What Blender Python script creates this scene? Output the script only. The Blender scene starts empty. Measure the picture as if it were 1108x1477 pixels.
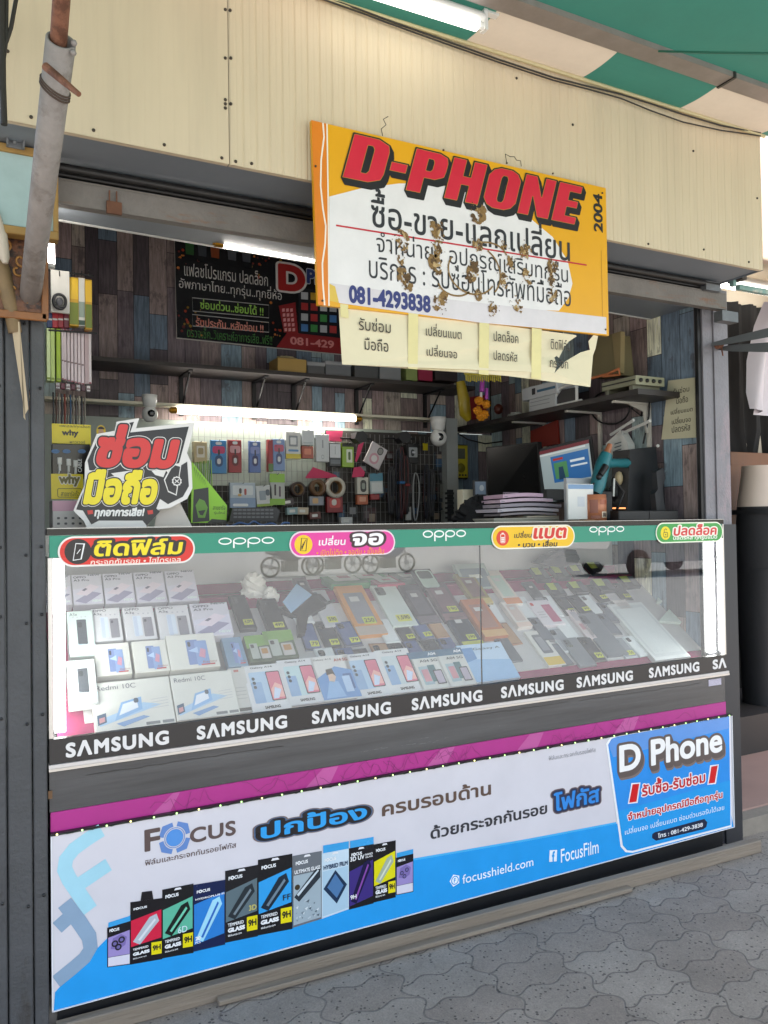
import bpy, bmesh, math, random
import numpy as np
from mathutils import Vector, Matrix
from mathutils.geometry import tessellate_polygon
random.seed(7)
S = bpy.context.scene
COL = S.collection
R = math.radians
# ------------------------------------------------------------------ camera
IW, IH, FOC = 1108.0, 1477.0, 1152.2976
YAW, PIT, ROL = R(27.3232), R(0.98479), R(-0.8507)
CAM = Vector((0, -2.2, 1.28))
_r = Vector((math.cos(YAW), -math.sin(YAW), 0)); _f = Vector((math.sin(YAW), math.cos(YAW), 0)); _u = Vector((0, 0, 1))
_f2 = math.cos(PIT)*_f + math.sin(PIT)*_u; _u2 = math.cos(PIT)*_u - math.sin(PIT)*_f
_r3 = math.cos(ROL)*_r + math.sin(ROL)*_u2; _u3 = math.cos(ROL)*_u2 - math.sin(ROL)*_r
cd = bpy.data.cameras.new("camera"); co = bpy.data.objects.new("camera", cd); COL.objects.link(co)
cd.sensor_fit = 'VERTICAL'; cd.sensor_height = 36; cd.lens = FOC/IH*36; cd.clip_start = .05; cd.clip_end = 2000
m3 = Matrix((_r3, _u3, -_f2)).transposed()
co.matrix_world = Matrix.Translation(CAM) @ m3.to_4x4()
S.camera = co
# ------------------------------------------------------------------ light
SUN_EL, SUN_AZ = R(66), R(160)      # azimuth from +Y towards +X: the sun stands over the street
w = bpy.data.worlds.new("World"); S.world = w; w.use_nodes = True
nt = w.node_tree; sky = nt.nodes.new('ShaderNodeTexSky'); sky.sky_type = 'NISHITA'; sky.sun_disc = False
sky.sun_elevation = SUN_EL; sky.sun_rotation = SUN_AZ; sky.air_density = 1.3; sky.dust_density = 2.5
nt.links.new(sky.outputs[0], nt.nodes['Background'].inputs[0]); nt.nodes['Background'].inputs[1].default_value = .15
sl = bpy.data.lights.new("sun", 'SUN'); so = bpy.data.objects.new("sun", sl); COL.objects.link(so)
sl.energy = 4.6; sl.angle = R(.5); sl.color = (1, .95, .87)
sd = Vector((math.sin(SUN_AZ)*math.cos(SUN_EL), math.cos(SUN_AZ)*math.cos(SUN_EL), math.sin(SUN_EL)))
so.rotation_euler = sd.to_track_quat('Z', 'Y').to_euler()
S.view_settings.view_transform = 'Standard'; S.view_settings.look = 'None'; S.view_settings.gamma = 1
S.view_settings.exposure = 1.68
S.view_settings.use_white_balance = True; S.view_settings.white_balance_temperature = 7000; S.view_settings.white_balance_tint = 14
S.render.engine = 'CYCLES'; S.cycles.use_denoising = True; S.cycles.max_bounces = 10; S.cycles.transparent_max_bounces = 16
S.cycles.sample_clamp_indirect = 6; S.cycles.caustics_reflective = False; S.cycles.caustics_refractive = False

# ------------------------------------------------------------------ helpers
def hx(s):
    c = [int(s[i:i+2], 16)/255 for i in (0, 2, 4)]
    return tuple(x/12.92 if x <= .04045 else ((x+.055)/1.055)**2.4 for x in c)
MATS = {}
def M(name, col=None, rough=.5, metal=0, var=.12, vs=9, bump=0, bs=60, coat=0, emit=0, stretch=None, alpha=1, spec=.5):
    """Principled material with procedural tone variation and optional bump."""
    if name in MATS: return MATS[name]
    c = hx(col) if isinstance(col, str) else col
    m = bpy.data.materials.new(name); m.use_nodes = True; n = m.node_tree.nodes; L = m.node_tree.links
    b = n['Principled BSDF']; b.inputs['Roughness'].default_value = rough; b.inputs['Metallic'].default_value = metal
    b.inputs['Coat Weight'].default_value = coat; b.inputs['Specular IOR Level'].default_value = spec
    b.inputs['Base Color'].default_value = (*c, 1)
    if emit:
        b.inputs['Emission Color'].default_value = (*c, 1); b.inputs['Emission Strength'].default_value = emit
    if var or bump:
        tc = n.new('ShaderNodeTexCoord'); mp = n.new('ShaderNodeMapping'); L.new(tc.outputs['Object'], mp.inputs[0])
        if stretch: mp.inputs['Scale'].default_value = stretch
    if var:
        nz = n.new('ShaderNodeTexNoise'); nz.inputs['Scale'].default_value = vs; nz.inputs['Detail'].default_value = 6; nz.inputs['Roughness'].default_value = .65
        L.new(mp.outputs[0], nz.inputs[0])
        rp = n.new('ShaderNodeMapRange'); rp.inputs[1].default_value = .25; rp.inputs[2].default_value = .75
        rp.inputs[3].default_value = 1-var; rp.inputs[4].default_value = 1+var*.6; L.new(nz.outputs[0], rp.inputs[0])
        mx = n.new('ShaderNodeMix'); mx.data_type = 'RGBA'; mx.blend_type = 'MULTIPLY'; mx.inputs[0].default_value = 1
        mx.inputs[6].default_value = (*c, 1); L.new(rp.outputs[0], mx.inputs[7]); L.new(mx.outputs[2], b.inputs['Base Color'])
        if rough > .15:
            rr = n.new('ShaderNodeMapRange'); rr.inputs[3].default_value = max(0, rough-.08); rr.inputs[4].default_value = min(1, rough+.08)
            L.new(nz.outputs[0], rr.inputs[0]); L.new(rr.outputs[0], b.inputs['Roughness'])
    if bump:
        n2 = n.new('ShaderNodeTexNoise'); n2.inputs['Scale'].default_value = bs; n2.inputs['Detail'].default_value = 4; L.new(mp.outputs[0], n2.inputs[0])
        bp = n.new('ShaderNodeBump'); bp.inputs['Strength'].default_value = bump; bp.inputs['Distance'].default_value = .01
        L.new(n2.outputs[0], bp.inputs['Height']); L.new(bp.outputs[0], b.inputs['Normal'])
    MATS[name] = m; return m
def P(hexcol, rough=.42, var=.05):               # a printed or plain coloured surface
    return M("print_"+hexcol+("_%d" % int(rough*100)), hexcol, rough, var=max(var, .07), vs=11, bump=.05, bs=7)
def raypt(px, py):
    v = Vector((px-IW/2, -(py-IH/2), FOC)); return v.x*_r3 + v.y*_u3 + v.z*_f2
def at(px, py, X=None, Y=None, Z=None, D=None):  # where the sight line of a photo pixel meets a plane of the place
    d = raypt(px, py)
    if Y is not None: t = (Y-CAM.y)/d.y
    elif X is not None: t = (X-CAM.x)/d.x
    elif Z is not None: t = (Z-CAM.z)/d.z
    else: t = D/FOC
    return CAM + t*d
class Frame:
    def __init__(s, O, U, V):
        s.O, s.U, s.V = Vector(O), Vector(U).normalized(), Vector(V).normalized(); s.N = s.U.cross(s.V)
    def p(s, u, v, w=0): return s.O + s.U*float(u) + s.V*float(v) + s.N*float(w)
    def px(s, px, py, w=0):
        d = raypt(px, py); o = s.O + w*s.N; t = (o-CAM).dot(s.N)/d.dot(s.N); q = CAM + t*d - s.O
        return (q.dot(s.U), q.dot(s.V))
def FY(y): return Frame((0, y, 0), (1, 0, 0), (0, 0, 1))          # faces the street
def FX(x): return Frame((x, 0, 0), (0, -1, 0), (0, 0, 1))         # faces left (the right-hand wall)
WLOC = {}
class MB:
    def __init__(s): s.v = []; s.f = []; s.mi = []; s.mats = []; s.cur = 0; s.col = {}; s.sm = set()
    def use(s, m):
        if isinstance(m, str): m = P(m)
        if m not in s.mats: s.mats.append(m)
        s.cur = s.mats.index(m); return s
    def face(s, pts, smooth=False, col=None):
        i = len(s.v); s.v += [tuple(p) for p in pts]; s.f.append(tuple(range(i, i+len(pts)))); s.mi.append(s.cur)
        if smooth: s.sm.add(len(s.f)-1)
        if col: s.col[len(s.f)-1] = col
    def faces(s, pts, fs, smooth=False):
        i = len(s.v); s.v += [tuple(p) for p in pts]
        for f in fs:
            if smooth: s.sm.add(len(s.f))
            s.f.append(tuple(i+k for k in f)); s.mi.append(s.cur)
    def box(s, x0, y0, z0, x1, y1, z1, b=0):
        s.obox(Frame((0, 0, 0), (1, 0, 0), (0, 1, 0)), x0, y0, x1, y1, z0, z1, b)
    def obox(s, F, u0, v0, u1, v1, w0, w1, b=0):
        """box in a frame; b > 0 chamfers the edges of the w1 face"""
        if u1 < u0: u0, u1 = u1, u0
        if v1 < v0: v0, v1 = v1, v0
        if w1 < w0: w0, w1 = w1, w0
        b = min(b, (u1-u0)*.4, (v1-v0)*.4, (w1-w0)*.45)
        if b <= 0:
            p = [F.p(u, v, w_) for w_ in (w0, w1) for u, v in ((u0, v0), (u1, v0), (u1, v1), (u0, v1))]
            s.faces(p, [(3, 2, 1, 0), (4, 5, 6, 7), (0, 1, 5, 4), (1, 2, 6, 5), (2, 3, 7, 6), (3, 0, 4, 7)])
        else:
            p = []
            for w_, k in ((w0, b), (w0+b, 0), (w1-b, 0), (w1, b)):
                p += [F.p(u, v, w_) for u, v in ((u0+k, v0+k), (u1-k, v0+k), (u1-k, v1-k), (u0+k, v1-k))]
            fs = [(3, 2, 1, 0), (12, 13, 14, 15)]
            for r_ in range(3):
                for k in range(4):
                    a, c = r_*4+k, r_*4+(k+1) % 4; fs.append((a, c, c+4, a+4))
            s.faces(p, fs)
    def poly(s, F, uv, w=0):
        a = sum(uv[i][0]*uv[(i+1) % len(uv)][1]-uv[(i+1) % len(uv)][0]*uv[i][1] for i in range(len(uv)))
        if a < 0: uv = uv[::-1]
        pts = [F.p(u, v, w) for u, v in uv]
        if len(uv) <= 4: s.face(pts); return
        tri = tessellate_polygon([[Vector((u, v, 0)) for u, v in uv]]); fs = []
        for t in tri:
            (a0, a1), (b0, b1), (c0, c1) = uv[t[0]], uv[t[1]], uv[t[2]]
            fs.append(tuple(t) if (b0-a0)*(c1-a1)-(b1-a1)*(c0-a0) > 0 else tuple(t[::-1]))
        s.faces(pts, fs)
    def prism(s, F, uv, w0, w1):
        a = sum(uv[i][0]*uv[(i+1) % len(uv)][1]-uv[(i+1) % len(uv)][0]*uv[i][1] for i in range(len(uv)))
        if a < 0: uv = uv[::-1]
        s.poly(F, uv, w1)
        n = len(uv); lo = [F.p(u, v, w0) for u, v in uv]; hi = [F.p(u, v, w1) for u, v in uv]
        s.faces(lo+hi, [(i, (i+1) % n, n+(i+1) % n, n+i) for i in range(n)])
        G = Frame(F.p(0, 0, w0), -F.U, F.V); s.poly(G, [(-u, v) for u, v in uv], 0)
    def tube(s, pts, r, n=8, caps=True, closed=False):
        pts = [Vector(p) for p in pts]; rs = r if isinstance(r, (list, tuple)) else [r]*len(pts)
        q = []; prev = None
        for i, p in enumerate(pts):
            a = pts[i-1] if (i or closed) else p; b = pts[(i+1) % len(pts)] if (i < len(pts)-1 or closed) else p
            t = (b-a).normalized()
            if prev is None: u = t.orthogonal().normalized()
            else:
                u = prev - prev.dot(t)*t
                u = u.normalized() if u.length > 1e-6 else t.orthogonal().normalized()
            prev = u; v = t.cross(u)
            q += [p + rs[i]*(math.cos(2*math.pi*k/n)*u + math.sin(2*math.pi*k/n)*v) for k in range(n)]
        m = len(pts); fs = []
        for i in range(m if closed else m-1):
            j = (i+1) % m
            for k in range(n): fs.append((i*n+k, i*n+(k+1) % n, j*n+(k+1) % n, j*n+k))
        s.faces(q, fs, True)
        if caps and not closed:
            s.face([q[k] for k in range(n)][::-1]); s.face([q[(m-1)*n+k] for k in range(n)])
    def lathe(s, c, axis, prof, n=20, up=None):
        c = Vector(c); t = Vector(axis).normalized(); u = t.orthogonal().normalized() if up is None else Vector(up).normalized(); v = t.cross(u); q = []
        for (r, h) in prof: q += [c + h*t + r*(math.cos(2*math.pi*k/n)*u + math.sin(2*math.pi*k/n)*v) for k in range(n)]
        fs = []
        for i in range(len(prof)-1):
            for k in range(n): fs.append((i*n+k, i*n+(k+1) % n, (i+1)*n+(k+1) % n, (i+1)*n+k))
        s.faces(q, fs, True)
    def ball(s, c, r, n=12, sq=(1, 1, 1)):
        q = []; fs = []; m = n//2
        for i in range(m+1):
            a = math.pi*i/m
            for k in range(n):
                b = 2*math.pi*k/n
                q.append(Vector(c)+Vector((r*sq[0]*math.sin(a)*math.cos(b), r*sq[1]*math.sin(a)*math.sin(b), r*sq[2]*math.cos(a))))
        for i in range(m):
            for k in range(n): fs.append((i*n+k, (i+1)*n+k, (i+1)*n+(k+1) % n, i*n+(k+1) % n))
        s.faces(q, fs, True)
    def build(s, name, parent=None, label=None):
        me = bpy.data.meshes.new(name)
        off = Vector((0, 0, 0))
        if parent is None and s.v:
            a = np.array(s.v); off = Vector(((a[:, 0].min()+a[:, 0].max())/2, (a[:, 1].min()+a[:, 1].max())/2, a[:, 2].min()))
        me.from_pydata([(p[0]-off.x, p[1]-off.y, p[2]-off.z) for p in s.v], [], s.f)
        for m in s.mats: me.materials.append(m)
        me.polygons.foreach_set('material_index', s.mi)
        if s.sm:
            sm = [i in s.sm for i in range(len(s.f))]; me.polygons.foreach_set('use_smooth', sm)
        if s.col:
            ca = me.color_attributes.new('col', 'FLOAT_COLOR', 'CORNER')
            for p in me.polygons:
                c = s.col.get(p.index, (1, 1, 1))
                for li in p.loop_indices: ca.data[li].color = (*c, 1)
        me.update()
        o = bpy.data.objects.new(name, me); COL.objects.link(o); o.location = off; WLOC[o] = off
        if parent:
            o.parent = parent; o.matrix_parent_inverse = Matrix.Translation(-WLOC[parent])
        if label: o['label'] = label
        return o
def thing(name, label, cat, loc=(0, 0, 0), group=None):
    o = bpy.data.objects.new(name, None); COL.objects.link(o); o.location = loc; o.empty_display_size = .05; WLOC[o] = Vector(loc)
    return tag(o, label, cat, group)
def tag(o, label=None, cat=None, group=None, kind=None):
    if label: o['label'] = label
    if cat: o['category'] = cat
    if group: o['group'] = group
    if kind: o['kind'] = kind
    return o
def ell(cx, cy, rx, ry=None, n=28, a0=0, a1=360):
    ry = ry or rx
    return [(cx+rx*math.cos(R(a0+(a1-a0)*k/n)), cy+ry*math.sin(R(a0+(a1-a0)*k/n))) for k in range(n if a1-a0 == 360 else n+1)]
def rrect(u0, v0, u1, v1, r, n=6):
    if u1 < u0: u0, u1 = u1, u0
    if v1 < v0: v0, v1 = v1, v0
    r = min(r, (u1-u0)/2*.999, (v1-v0)/2*.999); o = []
    for cx, cy, a in ((u1-r, v0+r, -90), (u1-r, v1-r, 0), (u0+r, v1-r, 90), (u0+r, v0+r, 180)):
        o += [(cx+r*math.cos(R(a+90*k/n)), cy+r*math.sin(R(a+90*k/n))) for k in range(n+1)]
    return o
def stroke(mb, F, pts, wd, w, closed=False):
    """flat ribbon of width wd along a polyline, in one plane"""
    n = len(pts); L_, R_ = [], []
    for i in range(n):
        a = pts[i-1] if (i or closed) else pts[i]; b = pts[(i+1) % n] if (i < n-1 or closed) else pts[i]
        d = Vector((b[0]-a[0], b[1]-a[1])); d = d.normalized() if d.length > 1e-9 else Vector((1, 0)); q = Vector((-d.y, d.x))*wd/2
        L_.append((pts[i][0]+q.x, pts[i][1]+q.y)); R_.append((pts[i][0]-q.x, pts[i][1]-q.y))
    for i in range(n if closed else n-1):
        j = (i+1) % n; mb.poly(F, [R_[i], R_[j], L_[j], L_[i]], w)
def ring(mb, F, c, rx, ry, wd, w, n=24):
    o = ell(c[0], c[1], rx, ry, n); i_ = ell(c[0], c[1], rx-wd, ry-wd, n)
    for k in range(n): mb.poly(F, [o[k], o[(k+1) % n], i_[(k+1) % n], i_[k]], w)
# ---- lettering: glyph outlines of the built-in font, grown by a signed distance field, laid out with Thai marks
GL = {}
UPV = set("ิีึืั็ํ"); TONE = set("่้๊๋์"); TALL = set("ปฝฟ")
_tc = bpy.data.curves.new("letter", 'FONT'); _tc.size = 1; _tc.resolution_u = 4
_to = bpy.data.objects.new("letter", _tc); COL.objects.link(_to)
def _polys(body):
    _tc.body = body; dg = bpy.context.evaluated_depsgraph_get(); dg.update()
    cu = _to.evaluated_get(dg).to_curve(dg, apply_modifiers=False); out = []
    for sp in cu.splines:
        bp = sp.bezier_points; pts = []; n = len(bp)
        for i in range(n):
            a, b = bp[i], bp[(i+1) % n]; p0, p1, p2, p3 = a.co, a.handle_right, b.handle_left, b.co
            st = abs((p1-p0).cross(p3-p0).z) < 1e-6 and abs((p2-p0).cross(p3-p0).z) < 1e-6
            for k in range(1 if st else 6):
                t = k/6; q = (1-t)**3*p0+3*(1-t)**2*t*p1+3*(1-t)*t*t*p2+t**3*p3; pts.append((q.x, q.y))
        if len(pts) > 2: out.append(np.array(pts))
    _to.evaluated_get(dg).to_curve_clear(); return out
_bar = min(p[:, 0].min() for p in _polys("|"))
def glyph(ch):
    if ch in GL: return GL[ch]
    ps = _polys(ch+"|"); k = max(range(len(ps)), key=lambda i: ps[i][:, 0].min()) if ps else 0
    adv = ps[k][:, 0].min()-_bar if ps else .3
    ps = _polys(ch) if ch.strip() else []
    GL[ch] = (ps, adv); return GL[ch]
def layout(s, track=0):
    x = 0; out = []; up = None; base = ''
    for ch in s:
        ps, adv = glyph(ch); dx = dy = 0
        if ch in UPV or ch in TONE:
            if base in TALL: dx = -.16
            if ch in TONE and up is not None and ps:
                dy = max(0, up+.03-min(p[:, 1].min() for p in ps))
            if ps: up = max(p[:, 1].max() for p in ps)+dy
        else:
            up = None if ch not in 'ุู' else up
            if ch not in 'ุู': base = ch
        out += [p+np.array([x+dx, dy]) for p in ps]; x += adv + (track if adv > .05 else 0)
    return out
def sdf(polys, off, n):
    h = 1.0/n; A = np.concatenate(polys); lo = A.min(0)-off-2*h; hi = A.max(0)+off+2*h
    W_, H_ = int((hi[0]-lo[0])/h)+2, int((hi[1]-lo[1])/h)+2
    D = np.full((H_, W_), 9.); WN = np.zeros((H_, W_))
    for p in polys:
        a, b = p, np.roll(p, -1, 0); m = off+3*h
        i0, i1 = max(0, int((p[:, 0].min()-m-lo[0])/h)), min(W_, int((p[:, 0].max()+m-lo[0])/h)+2)
        j0, j1 = max(0, int((p[:, 1].min()-m-lo[1])/h)), min(H_, int((p[:, 1].max()+m-lo[1])/h)+2)
        X = (lo[0]+h*np.arange(i0, i1))[None, :, None]; Y = (lo[1]+h*np.arange(j0, j1)+1e-7)[:, None, None]
        dx, dy = b[:, 0]-a[:, 0], b[:, 1]-a[:, 1]; q = dx*dx+dy*dy+1e-12
        t = np.clip(((X-a[:, 0])*dx+(Y-a[:, 1])*dy)/q, 0, 1)
        d = np.sqrt(((X-a[:, 0]-t*dx)**2+(Y-a[:, 1]-t*dy)**2).min(2))
        D[j0:j1, i0:i1] = np.minimum(D[j0:j1, i0:i1], d)
        s_ = dx*(Y-a[:, 1])-dy*(X-a[:, 0])
        upw = (a[:, 1] <= Y) & (b[:, 1] > Y) & (s_ > 0); dn = (a[:, 1] > Y) & (b[:, 1] <= Y) & (s_ < 0)
        WN[j0:j1, i0:i1] += upw.sum(2)-dn.sum(2)
    return np.where(np.abs(WN) > .5, np.maximum(D, h*.05), -D)+off, lo, h
def fill(phi, lo, h):
    """marching squares with interior runs merged: list of 2D polygons"""
    ins = phi > 0; full = ins[:-1, :-1] & ins[1:, :-1] & ins[:-1, 1:] & ins[1:, 1:]
    anyi = ins[:-1, :-1] | ins[1:, :-1] | ins[:-1, 1:] | ins[1:, 1:]; out = []
    for j in range(full.shape[0]):
        r = np.concatenate(([0], full[j].astype(int), [0])); e = np.flatnonzero(np.diff(r)); y0, y1 = lo[1]+j*h, lo[1]+(j+1)*h
        for a, b in zip(e[::2], e[1::2]): out.append([(lo[0]+a*h, y0), (lo[0]+b*h, y0), (lo[0]+b*h, y1), (lo[0]+a*h, y1)])
    for j, i in zip(*np.nonzero(anyi & ~full)):
        cs = ((i, j), (i+1, j), (i+1, j+1), (i, j+1)); q = []
        for k in range(4):
            a, b = cs[k], cs[(k+1) % 4]; fa, fb = phi[a[1], a[0]], phi[b[1], b[0]]
            if fa > 0: q.append((lo[0]+a[0]*h, lo[1]+a[1]*h))
            if (fa > 0) != (fb > 0):
                t = fa/(fa-fb); q.append((lo[0]+(a[0]+t*(b[0]-a[0]))*h, lo[1]+(a[1]+t*(b[1]-a[1]))*h))
        if len(q) > 2: out.append(q)
    return out
FILLS = {}
def text(mb, F, s, u0, v0, u1, v1, w, off=0, shear=0, track=0, rot=False, extra=0):
    """fit the lettering s into the rectangle; off thickens strokes inside the fit, extra grows an outline beyond it"""
    if rot: G = Frame(F.O, F.V, -F.U); text(mb, G, s, v0, -u1, v1, -u0, w, off, shear, track, False, extra); return
    pl = layout(s, track)
    if not pl: return
    A = np.concatenate(pl); bx0, by0 = A.min(0)-off; bx1, by1 = A.max(0)+off
    W0, H0 = u1-u0, v1-v0; sy = H0/(by1-by0); shw = shear*(by1-by0); sx = W0/((bx1-bx0)+abs(shw))
    n = int(min(84, max(22, sy/.0011)))
    key = (s, round(off+extra, 4), n, track)
    if key not in FILLS: FILLS[key] = fill(*sdf(pl, off+extra, n))
    for q in FILLS[key]:
        mb.face([F.p(u0+(x-bx0+shear*(y-by0))*sx, v0+(y-by0)*sy, w) for x, y in q])
def tpx(mb, F, s, bl, tr, w=.001, d=(0, 0), **k):
    a, b = F.px(*bl), F.px(*tr); text(mb, F, s, a[0]+d[0], a[1]+d[1], b[0]+d[0], b[1]+d[1], w, **k)
def ppx(mb, F, pts, w=.0006): mb.poly(F, [F.px(*p) for p in pts], w)
# ------------------------------------------------------------------ special materials
def nodes(m): m.use_nodes = True; return m.node_tree.nodes, m.node_tree.links
def wood_mat():
    m = bpy.data.materials.new("plank_wallpaper"); n, L = nodes(m); b = n['Principled BSDF']; b.inputs['Roughness'].default_value = .55
    at_ = n.new('ShaderNodeAttribute'); at_.attribute_name = 'col'; tc = n.new('ShaderNodeTexCoord')
    def noise(scale, sc3, det=5):
        mp = n.new('ShaderNodeMapping'); mp.inputs['Scale'].default_value = sc3; L.new(tc.outputs['Object'], mp.inputs[0])
        z = n.new('ShaderNodeTexNoise'); z.inputs['Scale'].default_value = scale; z.inputs['Detail'].default_value = det; z.inputs['Roughness'].default_value = .7
        L.new(mp.outputs[0], z.inputs[0]); return z.outputs[0]
    g = noise(14, (7, 7, .7)); k = noise(9, (1.6, 1.6, .9))
    r1 = n.new('ShaderNodeMapRange'); r1.inputs[1].default_value = .3; r1.inputs[2].default_value = .72; r1.inputs[3].default_value = .5; r1.inputs[4].default_value = 1.45; L.new(g, r1.inputs[0])
    mx = n.new('ShaderNodeMix'); mx.data_type = 'RGBA'; mx.blend_type = 'MULTIPLY'; mx.inputs[0].default_value = 1
    L.new(at_.outputs['Color'], mx.inputs[6]); L.new(r1.outputs[0], mx.inputs[7])
    r2 = n.new('ShaderNodeMapRange'); r2.inputs[1].default_value = .58; r2.inputs[2].default_value = .66; L.new(k, r2.inputs[0])
    m2 = n.new('ShaderNodeMix'); m2.data_type = 'RGBA'; L.new(r2.outputs[0], m2.inputs[0]); L.new(mx.outputs[2], m2.inputs[6])
    m3_ = n.new('ShaderNodeMix'); m3_.data_type = 'RGBA'; m3_.inputs[0].default_value = .55; L.new(mx.outputs[2], m3_.inputs[6]); m3_.inputs[7].default_value = (*hx('4a4044'), 1)
    L.new(m3_.outputs[2], m2.inputs[7]); L.new(m2.outputs[2], b.inputs['Base Color']); return m
WOODWALL = wood_mat()
def glass_mat(name, refl, tint=(1, 1, 1)):
    m = bpy.data.materials.new(name); n, L = nodes(m); n.remove(n['Principled BSDF'])
    t = n.new('ShaderNodeBsdfTransparent'); t.inputs[0].default_value = (*tint, 1); g = n.new('ShaderNodeBsdfGlossy'); g.inputs['Roughness'].default_value = .004
    lw = n.new('ShaderNodeFresnel'); lw.inputs[0].default_value = 1.5
    ma = n.new('ShaderNodeMath'); ma.operation = 'MULTIPLY_ADD'; ma.inputs[1].default_value = 1.0; ma.inputs[2].default_value = refl; ma.use_clamp = True
    L.new(lw.outputs[0], ma.inputs[0]); ge = n.new('ShaderNodeNewGeometry'); mb_ = n.new('ShaderNodeMath'); mb_.operation = 'MULTIPLY_ADD'; mb_.inputs[1].default_value = -1; mb_.inputs[2].default_value = 1; L.new(ge.outputs['Backfacing'], mb_.inputs[0])
    mm = n.new('ShaderNodeMath'); mm.operation = 'MULTIPLY'; L.new(ma.outputs[0], mm.inputs[0]); L.new(mb_.outputs[0], mm.inputs[1])
    x = n.new('ShaderNodeMixShader'); L.new(mm.outputs[0], x.inputs[0]); L.new(t.outputs[0], x.inputs[1]); L.new(g.outputs[0], x.inputs[2]); L.new(x.outputs[0], n['Material Output'].inputs[0]); return m
GLASS = glass_mat("show_glass", .098); FILM = glass_mat("clear_plastic", .06)
def cloth_mat(name, col, trans=.35, var=.15):
    m = M(name, col, .75, var=var, vs=5, bump=.15, bs=9); n, L = m.node_tree.nodes, m.node_tree.links
    t = n.new('ShaderNodeBsdfTranslucent'); t.inputs[0].default_value = (*hx(col), 1); x = n.new('ShaderNodeMixShader'); x.inputs[0].default_value = trans
    L.new(n['Principled BSDF'].outputs[0], x.inputs[1]); L.new(t.outputs[0], x.inputs[2]); L.new(x.outputs[0], n['Material Output'].inputs[0]); return m
def paver_mat():
    m = bpy.data.materials.new("wavy_pavers"); n, L = nodes(m); b = n['Principled BSDF']; b.inputs['Roughness'].default_value = .8
    tc = n.new('ShaderNodeTexCoord'); sp = n.new('ShaderNodeSeparateXYZ'); L.new(tc.outputs['Object'], sp.inputs[0])
    def math_(op, a, b_=None, c=None):
        q = n.new('ShaderNodeMath'); q.operation = op
        for i, v in enumerate((a, b_, c)):
            if v is None: continue
            if isinstance(v, (int, float)): q.inputs[i].default_value = v
            else: L.new(v, q.inputs[i])
        return q.outputs[0]
    x, y = sp.outputs[0], sp.outputs[1]
    nz = n.new('ShaderNodeTexNoise'); nz.inputs['Scale'].default_value = 3; L.new(tc.outputs['Object'], nz.inputs[0])
    x = math_('ADD', x, math_('MULTIPLY', math_('SUBTRACT', nz.outputs[0], .5), .03))
    xs = math_('ADD', x, math_('MULTIPLY', math_('SINE', math_('MULTIPLY', y, 2*math.pi/.125)), .018))
    ys = math_('ADD', y, math_('MULTIPLY', math_('SINE', math_('MULTIPLY', x, 2*math.pi/.12)), .011))
    cb = n.new('ShaderNodeCombineXYZ'); L.new(ys, cb.inputs[0]); L.new(xs, cb.inputs[1])
    br = n.new('ShaderNodeTexBrick'); L.new(cb.outputs[0], br.inputs[0]); br.inputs['Scale'].default_value = 1
    br.inputs['Brick Width'].default_value = .125; br.inputs['Row Height'].default_value = .235; br.inputs['Mortar Size'].default_value = .0042; br.inputs['Mortar Smooth'].default_value = .6
    br.offset = .5; br.inputs['Color1'].default_value = (*hx('958d84'), 1); br.inputs['Color2'].default_value = (*hx('897f76'), 1); br.inputs['Mortar'].default_value = (*hx('77706a'), 1); br.inputs['Bias'].default_value = -.1
    n2 = n.new('ShaderNodeTexNoise'); n2.inputs['Scale'].default_value = 3.2; n2.inputs['Detail'].default_value = 8; n2.inputs['Roughness'].default_value = .7; L.new(tc.outputs['Object'], n2.inputs[0])
    r = n.new('ShaderNodeMapRange'); r.inputs[1].default_value = .3; r.inputs[2].default_value = .7; r.inputs[3].default_value = .72; r.inputs[4].default_value = 1.15; L.new(n2.outputs[0], r.inputs[0])
    mx = n.new('ShaderNodeMix'); mx.data_type = 'RGBA'; mx.blend_type = 'MULTIPLY'; mx.inputs[0].default_value = 1; L.new(br.outputs[0], mx.inputs[6]); L.new(r.outputs[0], mx.inputs[7])
    vo = n.new('ShaderNodeTexVoronoi'); vo.inputs['Scale'].default_value = 58; L.new(tc.outputs['Object'], vo.inputs[0])
    n4 = n.new('ShaderNodeTexNoise'); n4.inputs['Scale'].default_value = 12; L.new(tc.outputs['Object'], n4.inputs[0])
    th_ = math_('MULTIPLY', n4.outputs[0], .41)
    sp2 = math_('LESS_THAN', vo.outputs['Distance'], math_('SUBTRACT', th_, .02))
    vs_ = n.new('ShaderNodeTexVoronoi'); vs_.inputs['Scale'].default_value = 260; L.new(tc.outputs['Object'], vs_.inputs[0])
    r5 = n.new('ShaderNodeMapRange'); r5.inputs[3].default_value = .8; r5.inputs[4].default_value = 1.15; L.new(vs_.outputs['Color'], r5.inputs[0])
    mx5 = n.new('ShaderNodeMix'); mx5.data_type = 'RGBA'; mx5.blend_type = 'MULTIPLY'; mx5.inputs[0].default_value = 1; L.new(mx.outputs[2], mx5.inputs[6]); L.new(r5.outputs[0], mx5.inputs[7])
    m2 = n.new('ShaderNodeMix'); m2.data_type = 'RGBA'; L.new(math_('MULTIPLY', sp2, .8), m2.inputs[0]); L.new(mx5.outputs[2], m2.inputs[6]); m2.inputs[7].default_value = (*hx('3a3634'), 1)
    L.new(m2.outputs[2], b.inputs['Base Color'])
    bp = n.new('ShaderNodeBump'); bp.inputs['Strength'].default_value = .55; bp.inputs['Distance'].default_value = .006
    hh = math_('SUBTRACT', math_('SUBTRACT', 1, br.outputs['Fac']), math_('MULTIPLY', sp2, .35)); L.new(hh, bp.inputs['Height']); L.new(bp.outputs[0], b.inputs['Normal']); return m
STEEL = M("dark_steel", '4b4d50', .5, .3, .2, 12)
RUST = None
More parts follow.
